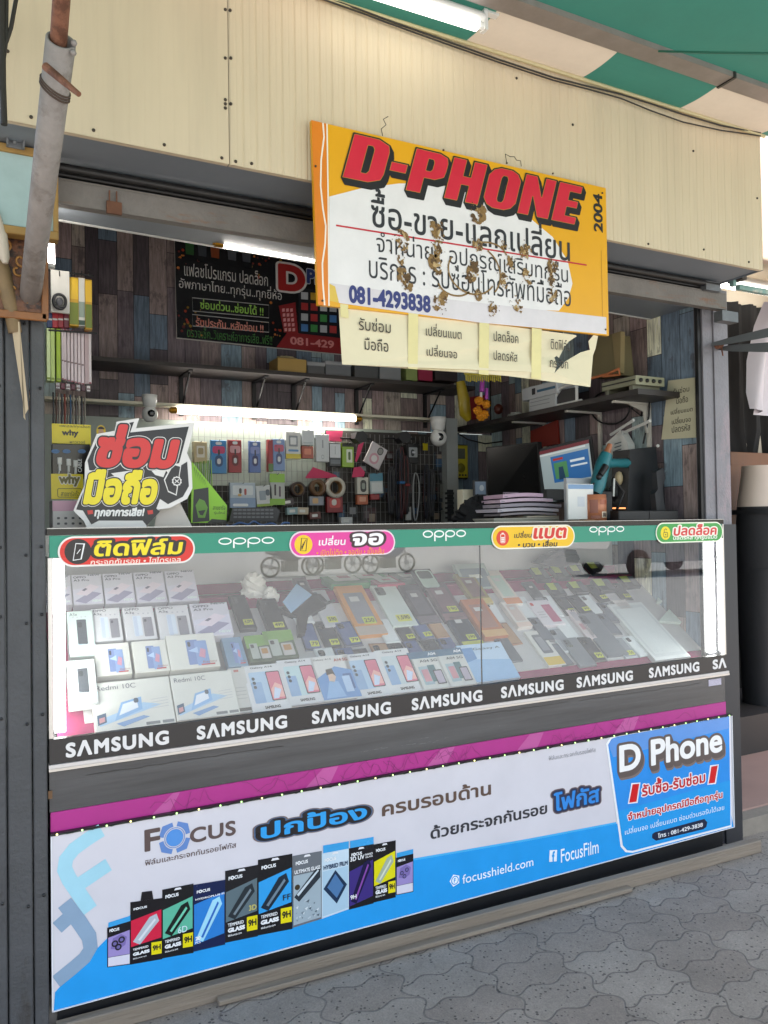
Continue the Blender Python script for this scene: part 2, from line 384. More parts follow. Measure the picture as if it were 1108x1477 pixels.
def rust_mat(name, c1, c2, sc=18, thr=.5, rough=.75, stretch=(1, 1, 1)):
    m = M(name, c1, rough, var=.25, vs=sc*1.5, bump=.25, bs=90); n, L = m.node_tree.nodes, m.node_tree.links; b = n['Principled BSDF']
    src = b.inputs['Base Color'].links[0].from_socket; tc = n.new('ShaderNodeTexCoord'); mp = n.new('ShaderNodeMapping'); mp.inputs['Scale'].default_value = stretch; L.new(tc.outputs['Object'], mp.inputs[0])
    z = n.new('ShaderNodeTexNoise'); z.inputs['Scale'].default_value = sc; z.inputs['Detail'].default_value = 9; z.inputs['Roughness'].default_value = .7; L.new(mp.outputs[0], z.inputs[0])
    r = n.new('ShaderNodeMapRange'); r.inputs[1].default_value = thr; r.inputs[2].default_value = thr+.1; L.new(z.outputs[0], r.inputs[0])
    mx = n.new('ShaderNodeMix'); mx.data_type = 'RGBA'; L.new(r.outputs[0], mx.inputs[0]); L.new(src, mx.inputs[6]); mx.inputs[7].default_value = (*hx(c2), 1); L.new(mx.outputs[2], b.inputs['Base Color']); return m
BEAM = rust_mat("weathered_beam", '75706b', '7d5a42', 9, .56, .7, (.4, 1, 2))
POSTM = rust_mat("grey_post_paint", '807d83', '9c8a90', 3, .55, .5, (1, 1, .4))
DOORM = rust_mat("grey_door_paint", '494a4c', '3a3735', 7, .58, .6, (2, 2, .35))
SOFFIT = M("soffit_grey", '7b8289', .55, 0, .12, 4)
BLACK = M("matt_black", '141416', .5, 0, .15, 10); GLOSSB = M("gloss_black", '0c0c0e', .2, 0, .1, 8)
WHITE = M("white_plastic", 'dcdcd8', .4, 0, .05, 8); CREAM = M("cream_plastic", 'd9d3bd', .5, 0, .08, 8)
TUBE = M("tube_lit", (1, 1, .96), .3, var=0, emit=8); TUBE2 = M("tube_lit_dim", (1, 1, .97), .3, var=0, emit=1.7); LED = M("led_lit", (.9, 1, 1), .3, var=0, emit=11)
ALU = M("brushed_aluminium", 'c9c6c2', .35, .8, .08, 30, stretch=(.05, 1, 1))
CHROME = M("dull_chrome", 'a8a9aa', .25, .9, .1, 10)
WIRE = M("wire_steel", '8b8d8c', .4, .6, .1, 10)
GOLD = M("tube_cap_gold", 'a8771c', .35, .7, .1, 10)
WOODP = M("bare_timber", '85796b', .8, 0, .3, 5, .4, 40, stretch=(.25, 3, 3))
# ------------------------------------------------------------------ ground
pv = MB().use(paver_mat()); pv.face([(-8, -3.0, 0), (12, -3.0, 0), (12, 3.2, 0), (-8, 3.2, 0)]); tag(pv.build("pavement"), kind="structure")
mk = MB().use(M("kerb_concrete", 'a5a29b', .85, 0, .2, 6, .3, 80)); mk.box(-40, -3.15, -.15, 40, -3.004, .004); tag(mk.build("kerb"), kind="structure")
rd = MB().use(M("sunlit_asphalt", '8f9698', .9, 0, .25, 5, .5, 150)); rd.face([(-400, -400, -.15), (400, -400, -.15), (400, -3.1, -.15), (-400, -3.1, -.15)]); tag(rd.build("road"), kind="structure")
# ------------------------------------------------------------------ the shop building
shop = thing("phone_shop", "open fronted phone shop with cream corrugated fascia and rustic plank wallpaper", "shop", (1.35, .75, 0))
BX0, BX1, BY = .10, 2.60, 1.50
PAL = [('4a3f44', 4), ('64555a', 4), ('786562', 4), ('8f7674', 5), ('85716c', 3), ('5a6f82', 4), ('6f8a99', 3), ('93a9aa', 2), ('9a8c80', 2), ('c4c4aa', 2)]
def planks(F, u0, u1, v0, v1, seed):
    rn = random.Random(seed); mb = MB(); mb.use(P('241d1e')); mb.poly(F, [(u0, v0), (u1, v0), (u1, v1), (u0, v1)], 0)
    mb.use(WOODWALL); u = u0; cols = [c for c, k in PAL for _ in range(k)]; pv_ = None
    while u < u1-.01:
        w_ = rn.choice((.055, .07, .08, .1, .1)); v = v0-rn.random()*.3
        while v < v1:
            h_ = rn.choice((.16, .24, .3, .38, .46)); a, b = max(v, v0), min(v+h_, v1); c = rn.choice(cols)
            while c == pv_: c = rn.choice(cols)
            pv_ = c; c3 = [x*k_ for x in hx(c) for k_ in (1,)]; k_ = rn.uniform(1.15, 1.7); g_ = sum(c3)/3; c3 = [(x*.78+g_*.22)*k_ for x in c3]
            if b-a > .01:
                q = [(u+.0012, a+.0012), (min(u+w_, u1)-.0012, a+.0012), (min(u+w_, u1)-.0012, b-.0012), (u+.0012, b-.0012)]
                mb.face([F.p(x, y, .0012) for x, y in q], col=c3)
            v += h_
        u += w_
    return mb
planks(FY(BY), BX0, BX1, 1.78, 2.74, 3).build("back_wall", shop, "upper back wall covered in rustic plank wallpaper")
planks(FX(BX1), -BY, -.075, .1, 2.74, 11).build("side_wall", shop, "right wall covered in rustic plank wallpaper")
mb = MB().use(M("pale_wall_paint", '9ba59d', .5, 0, .06, 3)); mb.box(BX0, BY-.012, .1, 2.02, BY+.1, 1.779)
mb.build("lower_back_wall", shop, "pale lower back wall behind the hanging stock")
mb = MB().use(P('241d1e')); mb.poly(FY(BY), [(2.02, .1), (BX1, .1), (BX1, 1.78), (2.02, 1.78)], -.001)
planks(FY(BY), 2.021, BX1, .1, 1.779, 5).build("back_wall", shop, "lower right back wall with plank wallpaper")
mb = MB().use(M("grey_wall_paint", '6c7072', .7, 0, .1, 4)); mb.box(-.1, .06, 0, .10, 1.6, 2.75); mb.build("partition", shop); mb = MB().use(MATS["grey_wall_paint"]); mb.box(BX1+.004, .18, 0, 2.74, 1.6, 2.75); mb.build("partition", shop)
mb = MB().use(SOFFIT); mb.box(-.1, .05, 2.75, 2.74, 1.6, 2.8); mb.build("ceiling", shop)
mb = MB().use(M("floor_tile_grey", '77736e', .5, 0, .15, 4)); mb.box(.1, .02, .004, 2.6, 1.5, .1); mb.build("floor", shop)
# fascia with fine ribs
FYF = -.22; FZ0, FZ1 = 2.212, 2.725
def fascia(x0, x1, amp, name, lab):
    mb = MB().use(FASC); n = int((x1-x0)/.0045); F = FY(FYF); pts = []
    for i in range(n+1):
        x = x0+(x1-x0)*i/n; ph = (x/.036) % 1; d = amp*(math.exp(-((ph-.5)/.07)**2)+.35*math.exp(-((ph-.0)/.05)**2)+.35*math.exp(-((ph-1.)/.05)**2)); pts.append((x, d))
    vs = [F.p(x, FZ0, -d) for x, d in pts]+[F.p(x, FZ1, -d) for x, d in pts]; mb.faces(vs, [(i, i+1, n+2+i, n+1+i) for i in range(n)])
    mb.box(x0+.0005, FYF+.006, FZ0+.001, x1-.0005, FYF+.018, FZ1)
    return mb.build(name, shop, lab)
FASC = M("cream_fascia", 'd2c1a5', .55, 0, .08, 3, 0, 60, stretch=(3, 1, .35))
n_, L_ = FASC.node_tree.nodes, FASC.node_tree.links; b_ = n_['Principled BSDF']; src_ = b_.inputs['Base Color'].links[0].from_socket
tc_ = n_.new('ShaderNodeTexCoord'); mp_ = n_.new('ShaderNodeMapping'); mp_.inputs['Scale'].default_value = (16, 1, 1.2); L_.new(tc_.outputs['Object'], mp_.inputs[0])
nz_ = n_.new('ShaderNodeTexNoise'); nz_.inputs['Scale'].default_value = 2; nz_.inputs['Detail'].default_value = 8; L_.new(mp_.outputs[0], nz_.inputs[0])
rp_ = n_.new('ShaderNodeMapRange'); rp_.inputs[1].default_value = .5; rp_.inputs[2].default_value = .9; rp_.inputs[4].default_value = .34; L_.new(nz_.outputs[0], rp_.inputs[0])
mx_ = n_.new('ShaderNodeMix'); mx_.data_type = 'RGBA'; L_.new(rp_.outputs[0], mx_.inputs[0]); L_.new(src_, mx_.inputs[6]); mx_.inputs[7].default_value = (*hx('b3a48e'), 1); L_.new(mx_.outputs[2], b_.inputs['Base Color'])
fl = fascia(.073, .5915, .0006, "fascia_panel", "nearly flat left fascia panel with screws along its seam")
fr = fascia(.594, 2.63, .0026, "fascia_panel", "finely ribbed right fascia panel")
F = FY(FYF)
for sx, sy, pr in ((325, 14, 0), (332, 15, 1), (325, 84, 0), (333, 84, 1), (325, 144, 0), (325, 150, 0), (325, 156, 0), (333, 150, 1), (320, 228, 0), (340, 233, 1), (363, 236, 1), (135, 188, 0), (237, 209, 0), (45, 169, 0), (11, 74, 0), (826, 180, 1), (745, 113, 1), (1092, 286, 1), (1000, 218, 1), (1015, 360, 1), (935, 352, 1), (1080, 378, 1), (700, 290, 1)):
    mb = MB().use(P('352c22', .5)); u, v = F.px(sx, sy); mb.lathe(F.p(u, v, -.002), F.N, [(.0042, 0), (.0042, .004), (.002, .006), (0, .006)], 8); mb.build('screw', fr if pr else fl)
mb = MB().use(SOFFIT); mb.box(.06, FYF+.02, FZ0+.006, 2.63, .034, FZ0+.03); mb.box(.06, .036, FZ0-.02, 2.6, .05, 2.8)
mb.face([(2.632, FYF+.001, FZ0), (2.632, .05, FZ0), (2.632, .05, FZ1), (2.632, FYF+.001, FZ1)]); mb.build("soffit", shop)
mb = MB().use(SOFFIT); zl, zr = 2.196, 2.150                      # the old false ceiling hangs a little lower at its right end
def slab_(y0, y1, d0, d1): mb.faces([(x, y, z+d) for d in (d0, d1) for x, y, z in ((.06, y0, zl), (2.598, y0, zr), (2.598, y1, zr), (.06, y1, zl))], [(3, 2, 1, 0), (4, 5, 6, 7), (0, 1, 5, 4), (1, 2, 6, 5), (2, 3, 7, 6), (3, 0, 4, 7)])
slab_(.055, .30, 0, .02); mb.use(WHITE); slab_(.301, .310, -.003, .018); mb.build("false_ceiling", shop)
mb = MB().use(BEAM); mb.box(.05, -.035, 2.112, 2.655, -.005, 2.172); mb.box(.05, -.034, 2.173, 2.655, .03, 2.178); mb.build("roller_beam", shop, "weathered steel beam with rust patches under the fascia")
mb = MB().use(M("oily_shaft", '2b2a2a', .45, .4, .3, 20)); mb.tube([(.05, -.045, 2.2), (2.6, -.045, 2.2)], .011, 10); mb.tube([(.05, -.02, 2.193), (2.6, -.02, 2.193)], .008, 8); mb.build("roller_shaft", shop)
mb = MB().use(M("galvanised_clip", '6e7174', .5, .5, .25, 20)); mb.box(2.60, -.06, 2.06, 2.69, -.02, 2.10); mb.build("beam_bracket", shop); mb = MB().use(MATS["galvanised_clip"]); mb.box(2.52, -.055, 2.172, 2.6, .0, 2.207); mb.box(2.57, -.03, 2.178, 2.585, .02, 2.25); mb.build("beam_bracket", shop)
mb = MB().use(POSTM)
for a, b, y, y1 in ((2.592, 2.647, .03, .072), (2.649, 2.70, .024, .17), (2.702, 2.742, .034, .17)): mb.box(a, y, 0, b, y1, FZ0+.004)
mb.use(M("post_dark", '333438', .5, .1, .2, 8)); mb.box(2.648, .014, 0, 2.742, .0235, 1.265); mb.use(BLACK); mb.box(2.572, .036, .3, 2.590, .052, 2.15); mb.build("post", shop, "grey boarded post at the right end of the opening")
mb = MB().use(M("clip_rust", '6b4632', .8, 0, .3, 30)); u, v = FY(-.04).px(164, 298); mb.box(u-.018, -.045, v-.02, u+.02, -.036, v+.012); mb.box(u-.012, -.044, v+.013, u-.009, -.04, v+.04); mb.box(u+.006, -.044, v+.013, u+.009, -.04, v+.04); mb.build("rusty_clip", shop)
# wall trim, cables on fascia
t = MB().use(M("old_wire", '2a2621', .6)); F = FY(-.235)
for dy, r_ in ((0, .003), (4, .0026)):
    t.tube([F.p(*F.px(x, y+dy)) for x, y in ((440, -14), (480, 0), (520, 14), (554, 27), (643, 59), (720, 86), (799, 112), (850, 125), (896, 138 if dy else 136), (940, 156 if dy else 150), (985, 172 if dy else 165), (1040, 184 if dy else 181), (1097, 192))], r_, 6)
t.use(M("conduit_cream", 'c2b68c', .5)); t.tube([(-.1, -.232, FZ1-.012), (2.64, -.232, FZ1-.012)], .006, 8)
t.build("cable_run"); tag(bpy.data.objects["cable_run"], "dark wires strung along the top edge of the cream fascia", "cable")
F = FY(-.245)
for lab, pts in (("thin twisted wire sticking up above the left half of the yellow sign", ((552, 196), (550, 186), (557, 180), (553, 172), (560, 168))), ("bent wire loop sticking up above the right half of the yellow sign", ((731, 236), (729, 222), (736, 226), (742, 226), (745, 231), (751, 232), (752, 240)))):
    t = MB().use(M("old_wire", '2a2621')); t.tube([F.p(*F.px(x, y)) for x, y in pts], .0012, 5)
    tag(t.build("hanging_wire"), lab, "wire", "loose wires on the fascia")
# ------------------------------------------------------------------ awning
AZ = 2.722
aw = thing("awning", "green and cream striped awning with grey steel bar and green tarp beyond", "awning", (2, -1.2, AZ))
GT = cloth_mat("awning_green", '2a6a5c', .10); CT = cloth_mat("awning_cream", 'b0a594', .12)
mb = MB(); x = 1.508; k = 0
bnds = [-1.31, -.87, -.44, 0, .44, .88, 1.321, 1.77, 2.209, 2.63, 3.06, 3.5, 3.94, 4.4]
for i in range(len(bnds)-1):
    mb.use(GT if i % 2 == 1 else CT)
    for j in range(6):
        y0, y1 = -.222-.029*j, -.222-.029*(j+1); z = lambda y: AZ+.003+.006*math.sin((y+.222)/.174*math.pi)
        mb.faces([(bnds[i], y0, z(y0)), (bnds[i+1], y0, z(y0)), (bnds[i+1], y1, z(y1)), (bnds[i], y1, z(y1))], [(0, 1, 2, 3)], True)
mb.build("striped_fabric", aw)
mb = MB().use(M("awning_bar", '8c8580', .5, .3, .2, 15)); mb.box(-1.3, -.452, AZ-.006, 4.4, -.390, AZ+.012)
mb.use(P('2a2826')); mb.box(2.20, -.456, AZ-.010, 2.21, -.386, AZ+.014); mb.build("bar", aw)
mb = MB().use(GT); nx, ny = 40, 24; vs = []
for j in range(ny+1):
    for i in range(nx+1):
        X = -1.2+5.6*i/nx; Y = -.450-2.5*j/ny
        vs.append((X, Y, AZ+.012+.18*j/ny+.018*math.sin(X*5.2+Y*1.3)*min(1, j/3)+.012*math.sin(Y*7+X)*min(1, j/3)))
mb.faces(vs, [(j*(nx+1)+i, j*(nx+1)+i+1, (j+1)*(nx+1)+i+1, (j+1)*(nx+1)+i) for j in range(ny) for i in range(nx)], True); mb.build("tarp", aw, "plain green tarp sheet beyond the steel bar")
mb = MB().use(P('17604f')); mb.tube([at(950, 74, Y=-.6), at(1030, 76, Y=-.75), at(1112, 77, Y=-.85)], .003, 6); mb.build("tarp_cord", aw)
# lamp under the awning
lt = thing("tube_lamp", "lit fluorescent tube with white end bracket under the striped awning", "lamp", tuple(at(640, 20, Y=-.30)))
a, b = at(480, -30, Y=-.365), at(688, 36, Y=-.365); d = (b-a).normalized(); b0 = b
mb = MB().use(TUBE2); mb.tube([a, b], .0165, 14); mb.build("tube", lt)
mb = MB().use(WHITE); off = Vector((0, .0, .024)); mb.tube([a+off, b+off+d*.02], .016, 8); mb.build("batten", lt)
mb = MB().use(WHITE); mb.tube([b, b+d*.02], .011, 10); mb.box(b.x+.018, b.y-.012, b.z-.012, b.x+.030, b.y+.012, b.z+.06); mb.box(b.x+.03, b.y-.01, b.z+.04, b.x+.07, b.y+.01, b.z+.062); mb.build("end_bracket", lt)
# ------------------------------------------------------------------ left side: boarded door and what hangs before it
door = thing("boarded_door", "weathered grey boarded folding door left of the counter", "door", (0, -.02, 0))
F = FY(-.012); xs = [F.px(px, 950)[0] for px in (-60, 5, 46, 74)]; xs = [-.32, -.24, -.155, -.07, .008, .10, .166]
xs[3], xs[4], xs[5], xs[6] = F.px(-30, 950)[0], F.px(9, 950)[0], F.px(46, 950)[0], .168
for i in range(len(xs)-1):
    mb = MB().use(DOORM); mb.obox(F, xs[i]+.0015, .01, xs[i+1]-.0015, 2.20, -.03, random.choice((0, .002, .004)), .003)
    bd = mb.build("board", door)
    for z in (.35, .8, 1.05, 1.22, 1.62, 1.8):
        if i < 3: continue
        mb = MB().use(M("door_screw", '39393a', .4, .6)); mb.lathe(F.p(xs[i+1]-.012, z+.02*(i % 2), .003), F.N, [(.004, 0), (.004, .003), (0, .004)], 8); mb.build("screw", bd)
mb = MB().use(M("grey_steel_bracket", '85888a', .5, .4, .2, 20)); F = FY(-.10)
a, b = F.px(9, 212), F.px(35, 172); mb.obox(F, a[0], a[1], b[0], b[1], 0, .004)
mb.obox(F, b[0]-.004, a[1], b[0], b[1], .004, .02); mb.obox(F, a[0], a[1], a[0]+.004, b[1], .004, .02); u, v = F.px(21, 206); mb.lathe(F.p(u, v, .003), F.N, [(.006, 0), (.006, .006), (0, .008)], 8)
tag(mb.build("steel_bracket"), "small grey steel channel bracket above the pale blue board", "bracket")
bb = thing("framed_board", "pale blue board in a thin timber frame hanging over the door", "board", tuple(FY(-.09).p(-.05, 1.9)))
F = FY(-.09); a, b = F.px(-40, 318), F.px(76, 232)
mb = MB().use(M("blue_paint_board", '9db5b3', .6, 0, .18, 7)); mb.obox(F, a[0], a[1], b[0], b[1], -.02, 0); mb.build("panel", bb)
fm = M("frame_timber", 'a07d44', .6, 0, .25, 14)
for q in ((a[0], b[1], b[0]+.012, b[1]+.02), (a[0], a[1]-.02, b[0]+.012, a[1]), (b[0], a[1], b[0]+.012, b[1])):
    mb = MB().use(fm); mb.obox(F, *q, -.03, .008, .002); mb.build("rail", bb)
cv = thing("carved_plaque", "carved rusty orange wooden plaque behind the grey awning pole", "plaque", tuple(at(35, 400, Y=-.03)))
F = FY(-.03); a, b = F.px(-30, 455), F.px(66, 345); CARV = rust_mat("carved_wood", '6a4025', '2b1a12', 30, .5, .5)
mb = MB().use(CARV); mb.obox(F, a[0], a[1], b[0], b[1], 0, .014, .003); pn = mb.build("panel", cv)
for q in ((a[0], b[1]-.016, b[0], b[1]+.004), (a[0], a[1]-.004, b[0], a[1]+.016), (b[0]-.012, a[1], b[0]+.004, b[1])):
    mb = MB().use(M("carved_rail", '86552c', .5, 0, .3, 25)); mb.obox(F, *q, .0142, .022, .002); mb.build("border", cv)
rn = random.Random(5)
for k in range(10):
    mb = MB().use(M("gilt_carving", 'a8763d', .45, .2, .3, 30)); c = (rn.uniform(a[0]+.03, b[0]-.02), rn.uniform(a[1]+.03, b[1]-.025)); pts = [(c[0]+.016*t*math.cos(5*t+k), c[1]+.018*t*math.sin(5*t+k)) for t in np.linspace(.15, 1, 12)]
    mb.tube([F.p(x, y, .016) for x, y in pts], .003, 6); mb.build("scroll", pn)
ap = thing("awning_pole", "grey sleeve pole with a rusty inner pipe pinned by a bolt", "pole", tuple(at(40, 485, D=2.08)))
p0, p1 = at(37, 484, D=2.10), at(88, 58, D=1.50); ax = (p1-p0).normalized()
mb = MB().use(rust_mat("sleeve_zinc", '8d8783', '756d68', 14, .52, .6)); mb.lathe(p0, ax, [(.0, 0), (.0245, 0), (.0262, (p1-p0).length*.5), (.027, (p1-p0).length), (.022, (p1-p0).length), (.022, (p1-p0).length-.12)], 24); mb.build("sleeve", ap)
mb = MB().use(rust_mat("rust_pipe", '80543f', '5b3828', 20, .5, .7)); q0 = p1-ax*.1; q1 = at(93, -60, D=1.40); mb.tube([q0, q1], .0155, 18); mb.build("inner_pipe", ap)
cc = p0+(p1-p0)*.885
mb = MB().use(MATS["rust_pipe"]); bx = raypt(108, 122).normalized(); s_ = at(66, 96, D=1.50); e_ = at(114, 136, D=1.47); mb.tube([s_, s_+(e_-s_)*.5, e_], [.008, .0072, .005], 10); mb.build("pin", ap)
for k in range(3):
    mb = MB().use(P('4a3a30', .6)); o1 = ax.orthogonal().normalized(); o2 = ax.cross(o1); cen = cc+ax*(-.012+.006*k)
    mb.tube([cen+.0285*(o1*math.cos(t)+o2*math.sin(t))+ax*.012*math.cos(t+.6) for t in np.linspace(0, 2*math.pi, 24)[:-1]], .0018, 6, closed=True); mb.build("wire_loop", ap)
mb = MB().use(MATS["sleeve_zinc"])
for px, py in ((107, 62), (106, 76)): mb.ball(at(px, py, D=1.5), .006, 8)
mb.build("weld_bead", ap)
st = thing("wooden_stick", "old bamboo stick with a pale splintered lower end at the left edge", "stick", tuple(at(38, 600, D=2.0)))
mb = MB().use(M("old_bamboo", '7d6748', .7, 0, .3, 20)); mb.tube([at(-30, 300, D=1.95), at(5, 395, D=1.96), at(22, 480, D=1.98)], [.014, .019, .016], 12); mb.build("bamboo", st)
mb = MB().use(M("split_wood", 'b7a487', .7, 0, .15, 20, stretch=(3, 3, .4)))
G = [at(x, y, D=1.97) for x, y in ((16, 466), (28, 464), (41, 590), (34, 602), (37, 606), (24, 520))]
n3 = raypt(25, 500).normalized()*.008; mb.faces(G+[p+n3 for p in G], [(5, 4, 3, 2, 1, 0), (6, 7, 8, 9, 10, 11)]+[(i, (i+1) % 6, 6+(i+1) % 6, 6+i) for i in range(6)]); mb.build("splinter", st)
mb = MB().use(M("pale_rod", 'c4b9a8', .6, 0, .15, 10)); mb.tube([at(-12, 300, D=1.9), at(2, 340, D=1.92), at(7, 372, D=1.93), at(8, 380, D=1.93)], [.014, .014, .012, .006], 12)
tag(mb.build("rounded_rod"), "short pale rounded rod end at the left edge", "rod")
for i, pts in enumerate((((25, -10), (16, 40), (4, 75), (-8, 110)), ((10, -10), (9, 60), (0, 130)), ((3, -10), (4, 120), (6, 180)))):
    mb = MB().use(MATS["old_wire"]); mb.tube([at(x, y, Y=-.30) for x, y in pts], (.0045, .004, .007)[i], 8)
    tag(mb.build("electric_cable"), ("dark cable slanting down to the left at the top left corner", "thinner dark cable nearly upright at the top left corner", "thick black cable running straight down beside the fascia")[i], "cable", "cables at the left edge")
# ------------------------------------------------------------------ the clothes shop next door
nb = thing("clothes_shop", "dark clothes shop next door with a black curtain and pink tiled step", "shop", (3.5, .5, 0))
PINK = M("pink_tile", 'a88a80', .5, 0, .12, 6)
mb = MB().use(PINK); mb.box(2.70, .10, .0, 5.5, .62, .075); mb.build("step", nb, "pink brown tiled step")
mb = MB().use(M("kerb_stone", '8d857a', .8, 0, .25, 10, .3, 60)); mb.box(2.665, .03, 0, 5.5, .098, .068); mb.build("step_edge", nb)
mb = MB().use(M("dark_plinth", '2d2927', .6, 0, .25, 6)); mb.box(2.745, .62, .0, 5.5, 1.3, .27); mb.build("plinth", nb)
cur = MB().use(M("black_curtain", '0c0c0d', .8, 0, .3, 10)); vs = []; nx = 90
for j in range(13):
    for i in range(nx+1):
        X = 2.745+2.2*i/nx; zz = .27+2.34*j/12; fold = .02*math.sin(X*42+.5*math.sin(zz*3))+.012*math.sin(X*97+zz*2); bun = .05*math.exp(-((zz-1.62)/.12)**2)*math.sin(zz*60+X*14); vs.append((X, 1.12+fold+bun, zz))
cur.faces(vs, [(j*(nx+1)+i, j*(nx+1)+i+1, (j+1)*(nx+1)+i+1, (j+1)*(nx+1)+i) for j in range(12) for i in range(nx)], True); cur.build("curtain", nb)
mb = MB().use(M("cream_wall", 'cfc6b4', .6, 0, .08, 4)); mb.box(2.745, 1.15, .27, 5.5, 1.2, 2.80); mb.build("back_wall", nb)
mb = MB().use(M("cream_wall", 'cfc6b4')); mb.box(2.745, .05, 2.80, 5.5, 1.2, 2.85); mb.build("ceiling", nb)
tl = thing("tube_lamp", "bright fluorescent tube above the black curtain of the clothes shop", "lamp", tuple(at(1080, 415, Y=.95)))
mb = MB().use(TUBE); mb.use(M("tube_lit_far", (1, 1, .97), .3, var=0, emit=3)); a, b = at(1036, 409, Y=.95), at(1140, 428, Y=.95); mb.tube([a, b], .02, 12); mb.build("tube", tl)
mb = MB().use(WHITE); up = Vector((0, 0, .045)); mb.tube([a+up, b+up], .022, 8); mb.build("batten", tl)
mb = MB().use(rust_mat("teal_edge", '7d9f98', 'c9c4b8', 9, .5)); mb.obox(FY(-.05), 2.69, 2.19, 2.9, 2.21, 0, .02); mb.obox(FY(-.05), 2.655, 2.20, 2.672, 2.66, 0, .02)
tag(mb.build("sign_edge"), "pale edge of the neighbouring shop sign at the right border", "sign")
# folded steel arms
fa = thing("folding_arm", "pair of flat grey folding awning arms hinged on the right post", "awning arm", tuple(at(1032, 497, Y=.0)))
ARM = M("arm_grey", '6f7477', .5, .3, .15, 12)
for (p, q, hw) in (((1030, 496), (1125, 476), 9), ((1040, 502), (1125, 500), 9)):
    mb = MB().use(ARM); A, B = at(*p, Y=.015), at(*q, Y=-.28); d = B-A; upv = Vector((0, 0, 1)); pts = []
    for t, k in ((0, .006), (.25, .012), (.8, .017), (1.3, .019)): pts.append((A+d*t, k))
    L_, U_ = [c-upv*k for c, k in pts], [c+upv*k for c, k in pts]; sd_ = Vector((0, .012, 0)); n = len(pts)
    mb.faces(L_+U_+[p_+sd_ for p_ in L_]+[p_+sd_ for p_ in U_], [(i, i+1, n+i+1, n+i) for i in range(n-1)]+[(2*n+i+1, 2*n+i, 3*n+i, 3*n+i+1) for i in range(n-1)]+[(n+i, n+i+1, 3*n+i+1, 3*n+i) for i in range(n-1)]+[(i+1, i, 2*n+i, 2*n+i+1) for i in range(n-1)]); mb.build("arm", fa)
mb = MB().use(MATS["rust_pipe"]); c = at(1034, 498, Y=.02); mb.lathe(c+Vector((0, .0, 0)), (0, -1, 0), [(.016, 0), (.016, .02), (.008, .03), (0, .03)], 10); mb.tube([c+Vector((.008, -.015, -.01)), c+Vector((.010, -.02, -.045))], .003, 6); mb.build("hinge", fa)
# mannequin, lower half, in black trousers
def loft(mb, secs, n=24):
    q = []
    for (cx, cy, z, rx, ry) in secs: q += [(cx+rx*math.cos(2*math.pi*k/n), cy+ry*math.sin(2*math.pi*k/n), z) for k in range(n)]
    mb.faces(q, [(i*n+k, i*n+(k+1) % n, (i+1)*n+(k+1) % n, (i+1)*n+k) for i in range(len(secs)-1) for k in range(n)], True)
    mb.face([q[k] for k in range(n)][::-1]); mb.face([q[-n+k] for k in range(n)])
MY = .80; mx = at(1108, 700, Y=MY).x-.045; z_ = lambda py, px=1085: at(px, py, Y=MY).z
mn = thing("mannequin", "white half mannequin wearing long black trousers in the clothes shop", "mannequin", (mx, MY, z_(1050)))
SKIN = M("mannequin_white", 'cdbcae', .4, 0, .05, 5)
mb = MB().use(SKIN); loft(mb, [(mx, MY, z_(745), .165, .11), (mx, MY, z_(725), .165, .11), (mx, MY, z_(700), .145, .10), (mx, MY, z_(680), .132, .092), (mx, MY, z_(672), .13, .09)]); mb.build("waist", mn)
TR = M("black_trousers", '17181c', .75, 0, .2, 8, .25, 14)
mb = MB().use(TR); loft(mb, [(mx, MY, z_(880), .12, .10), (mx, MY, z_(850), .172, .125), (mx, MY, z_(780), .178, .13), (mx, MY, z_(740), .168, .115), (mx, MY, z_(731), .167, .114)])
for sx, px in ((-.085, 0), (.085, .02)):
    loft(mb, [(mx+sx*.85+px*.3, MY-.02*abs(px)*20, z_(1042), .075, .085), (mx+sx*.9, MY, z_(950), .083, .09), (mx+sx, MY, z_(880), .09, .10), (mx+sx*.95, MY, z_(820), .09, .11)])
tr = mb.build("trousers", mn)
mb = MB().use(TR); mb.lathe((mx, MY, z_(742)), (0, 0, 1), [(.1705, 0), (.1715, .02), (.169, .026)], 28, (1, 0, 0)); mb.build("waistband", tr)
for sx in (-.075, .09):
    mb = MB().use(SKIN); mb.ball((mx+sx, MY-.03, z_(1048)), .06, 12, (.6, 1.3, .55)); mb.build("foot", mn)
# shirt on a hanger
SHY = .45; sx0 = at(1108, 520, Y=SHY).x
nf = thing("neighbour_fascia", "pale pinkish fascia of the clothes shop beyond the cream corrugated one", "fascia", (3.6, -.05, 2.3))
mb = MB().use(M("pink_fascia", 'd0b9a8', .6, 0, .12, 4)); mb.box(2.70, -.06, 2.33, 6.5, -.03, 3.1); mb.build("panel", nf)
mb = MB().use(P('3a2f28', .6)); mb.box(2.668, -.10, 2.22, 2.695, -.03, 2.80); mb.build("dark_edge", nf)
sh = thing("hanging_shirt", "white long sleeved shirt hanging at the right edge", "shirt", (sx0+.05, SHY, at(1100, 600, Y=SHY).z))
SM = M("white_shirt", 'd8d0d6', .8, 0, .06, 4, .3, 10); F = FY(SHY)
def cloth_piece(uvl, uvr, name, th=.05, seed=0):
    mb = MB().use(SM); q = []; n = len(uvl); m = 12
    for i in range(n):
        for k in range(m+1):
            t = k/m; u = uvl[i][0]*(1-t)+uvr[i][0]*t; v = uvl[i][1]*(1-t)+uvr[i][1]*t; q.append(F.p(u, v, th*math.sin(math.pi*t)+.008*math.sin(9*t+i*1.3+seed)))
    mb.faces(q, [(i*(m+1)+k, (i+1)*(m+1)+k, (i+1)*(m+1)+k+1, i*(m+1)+k+1) for i in range(n-1) for k in range(m)], True); return mb.build(name, sh)
P2 = lambda x, y: F.px(x, y)
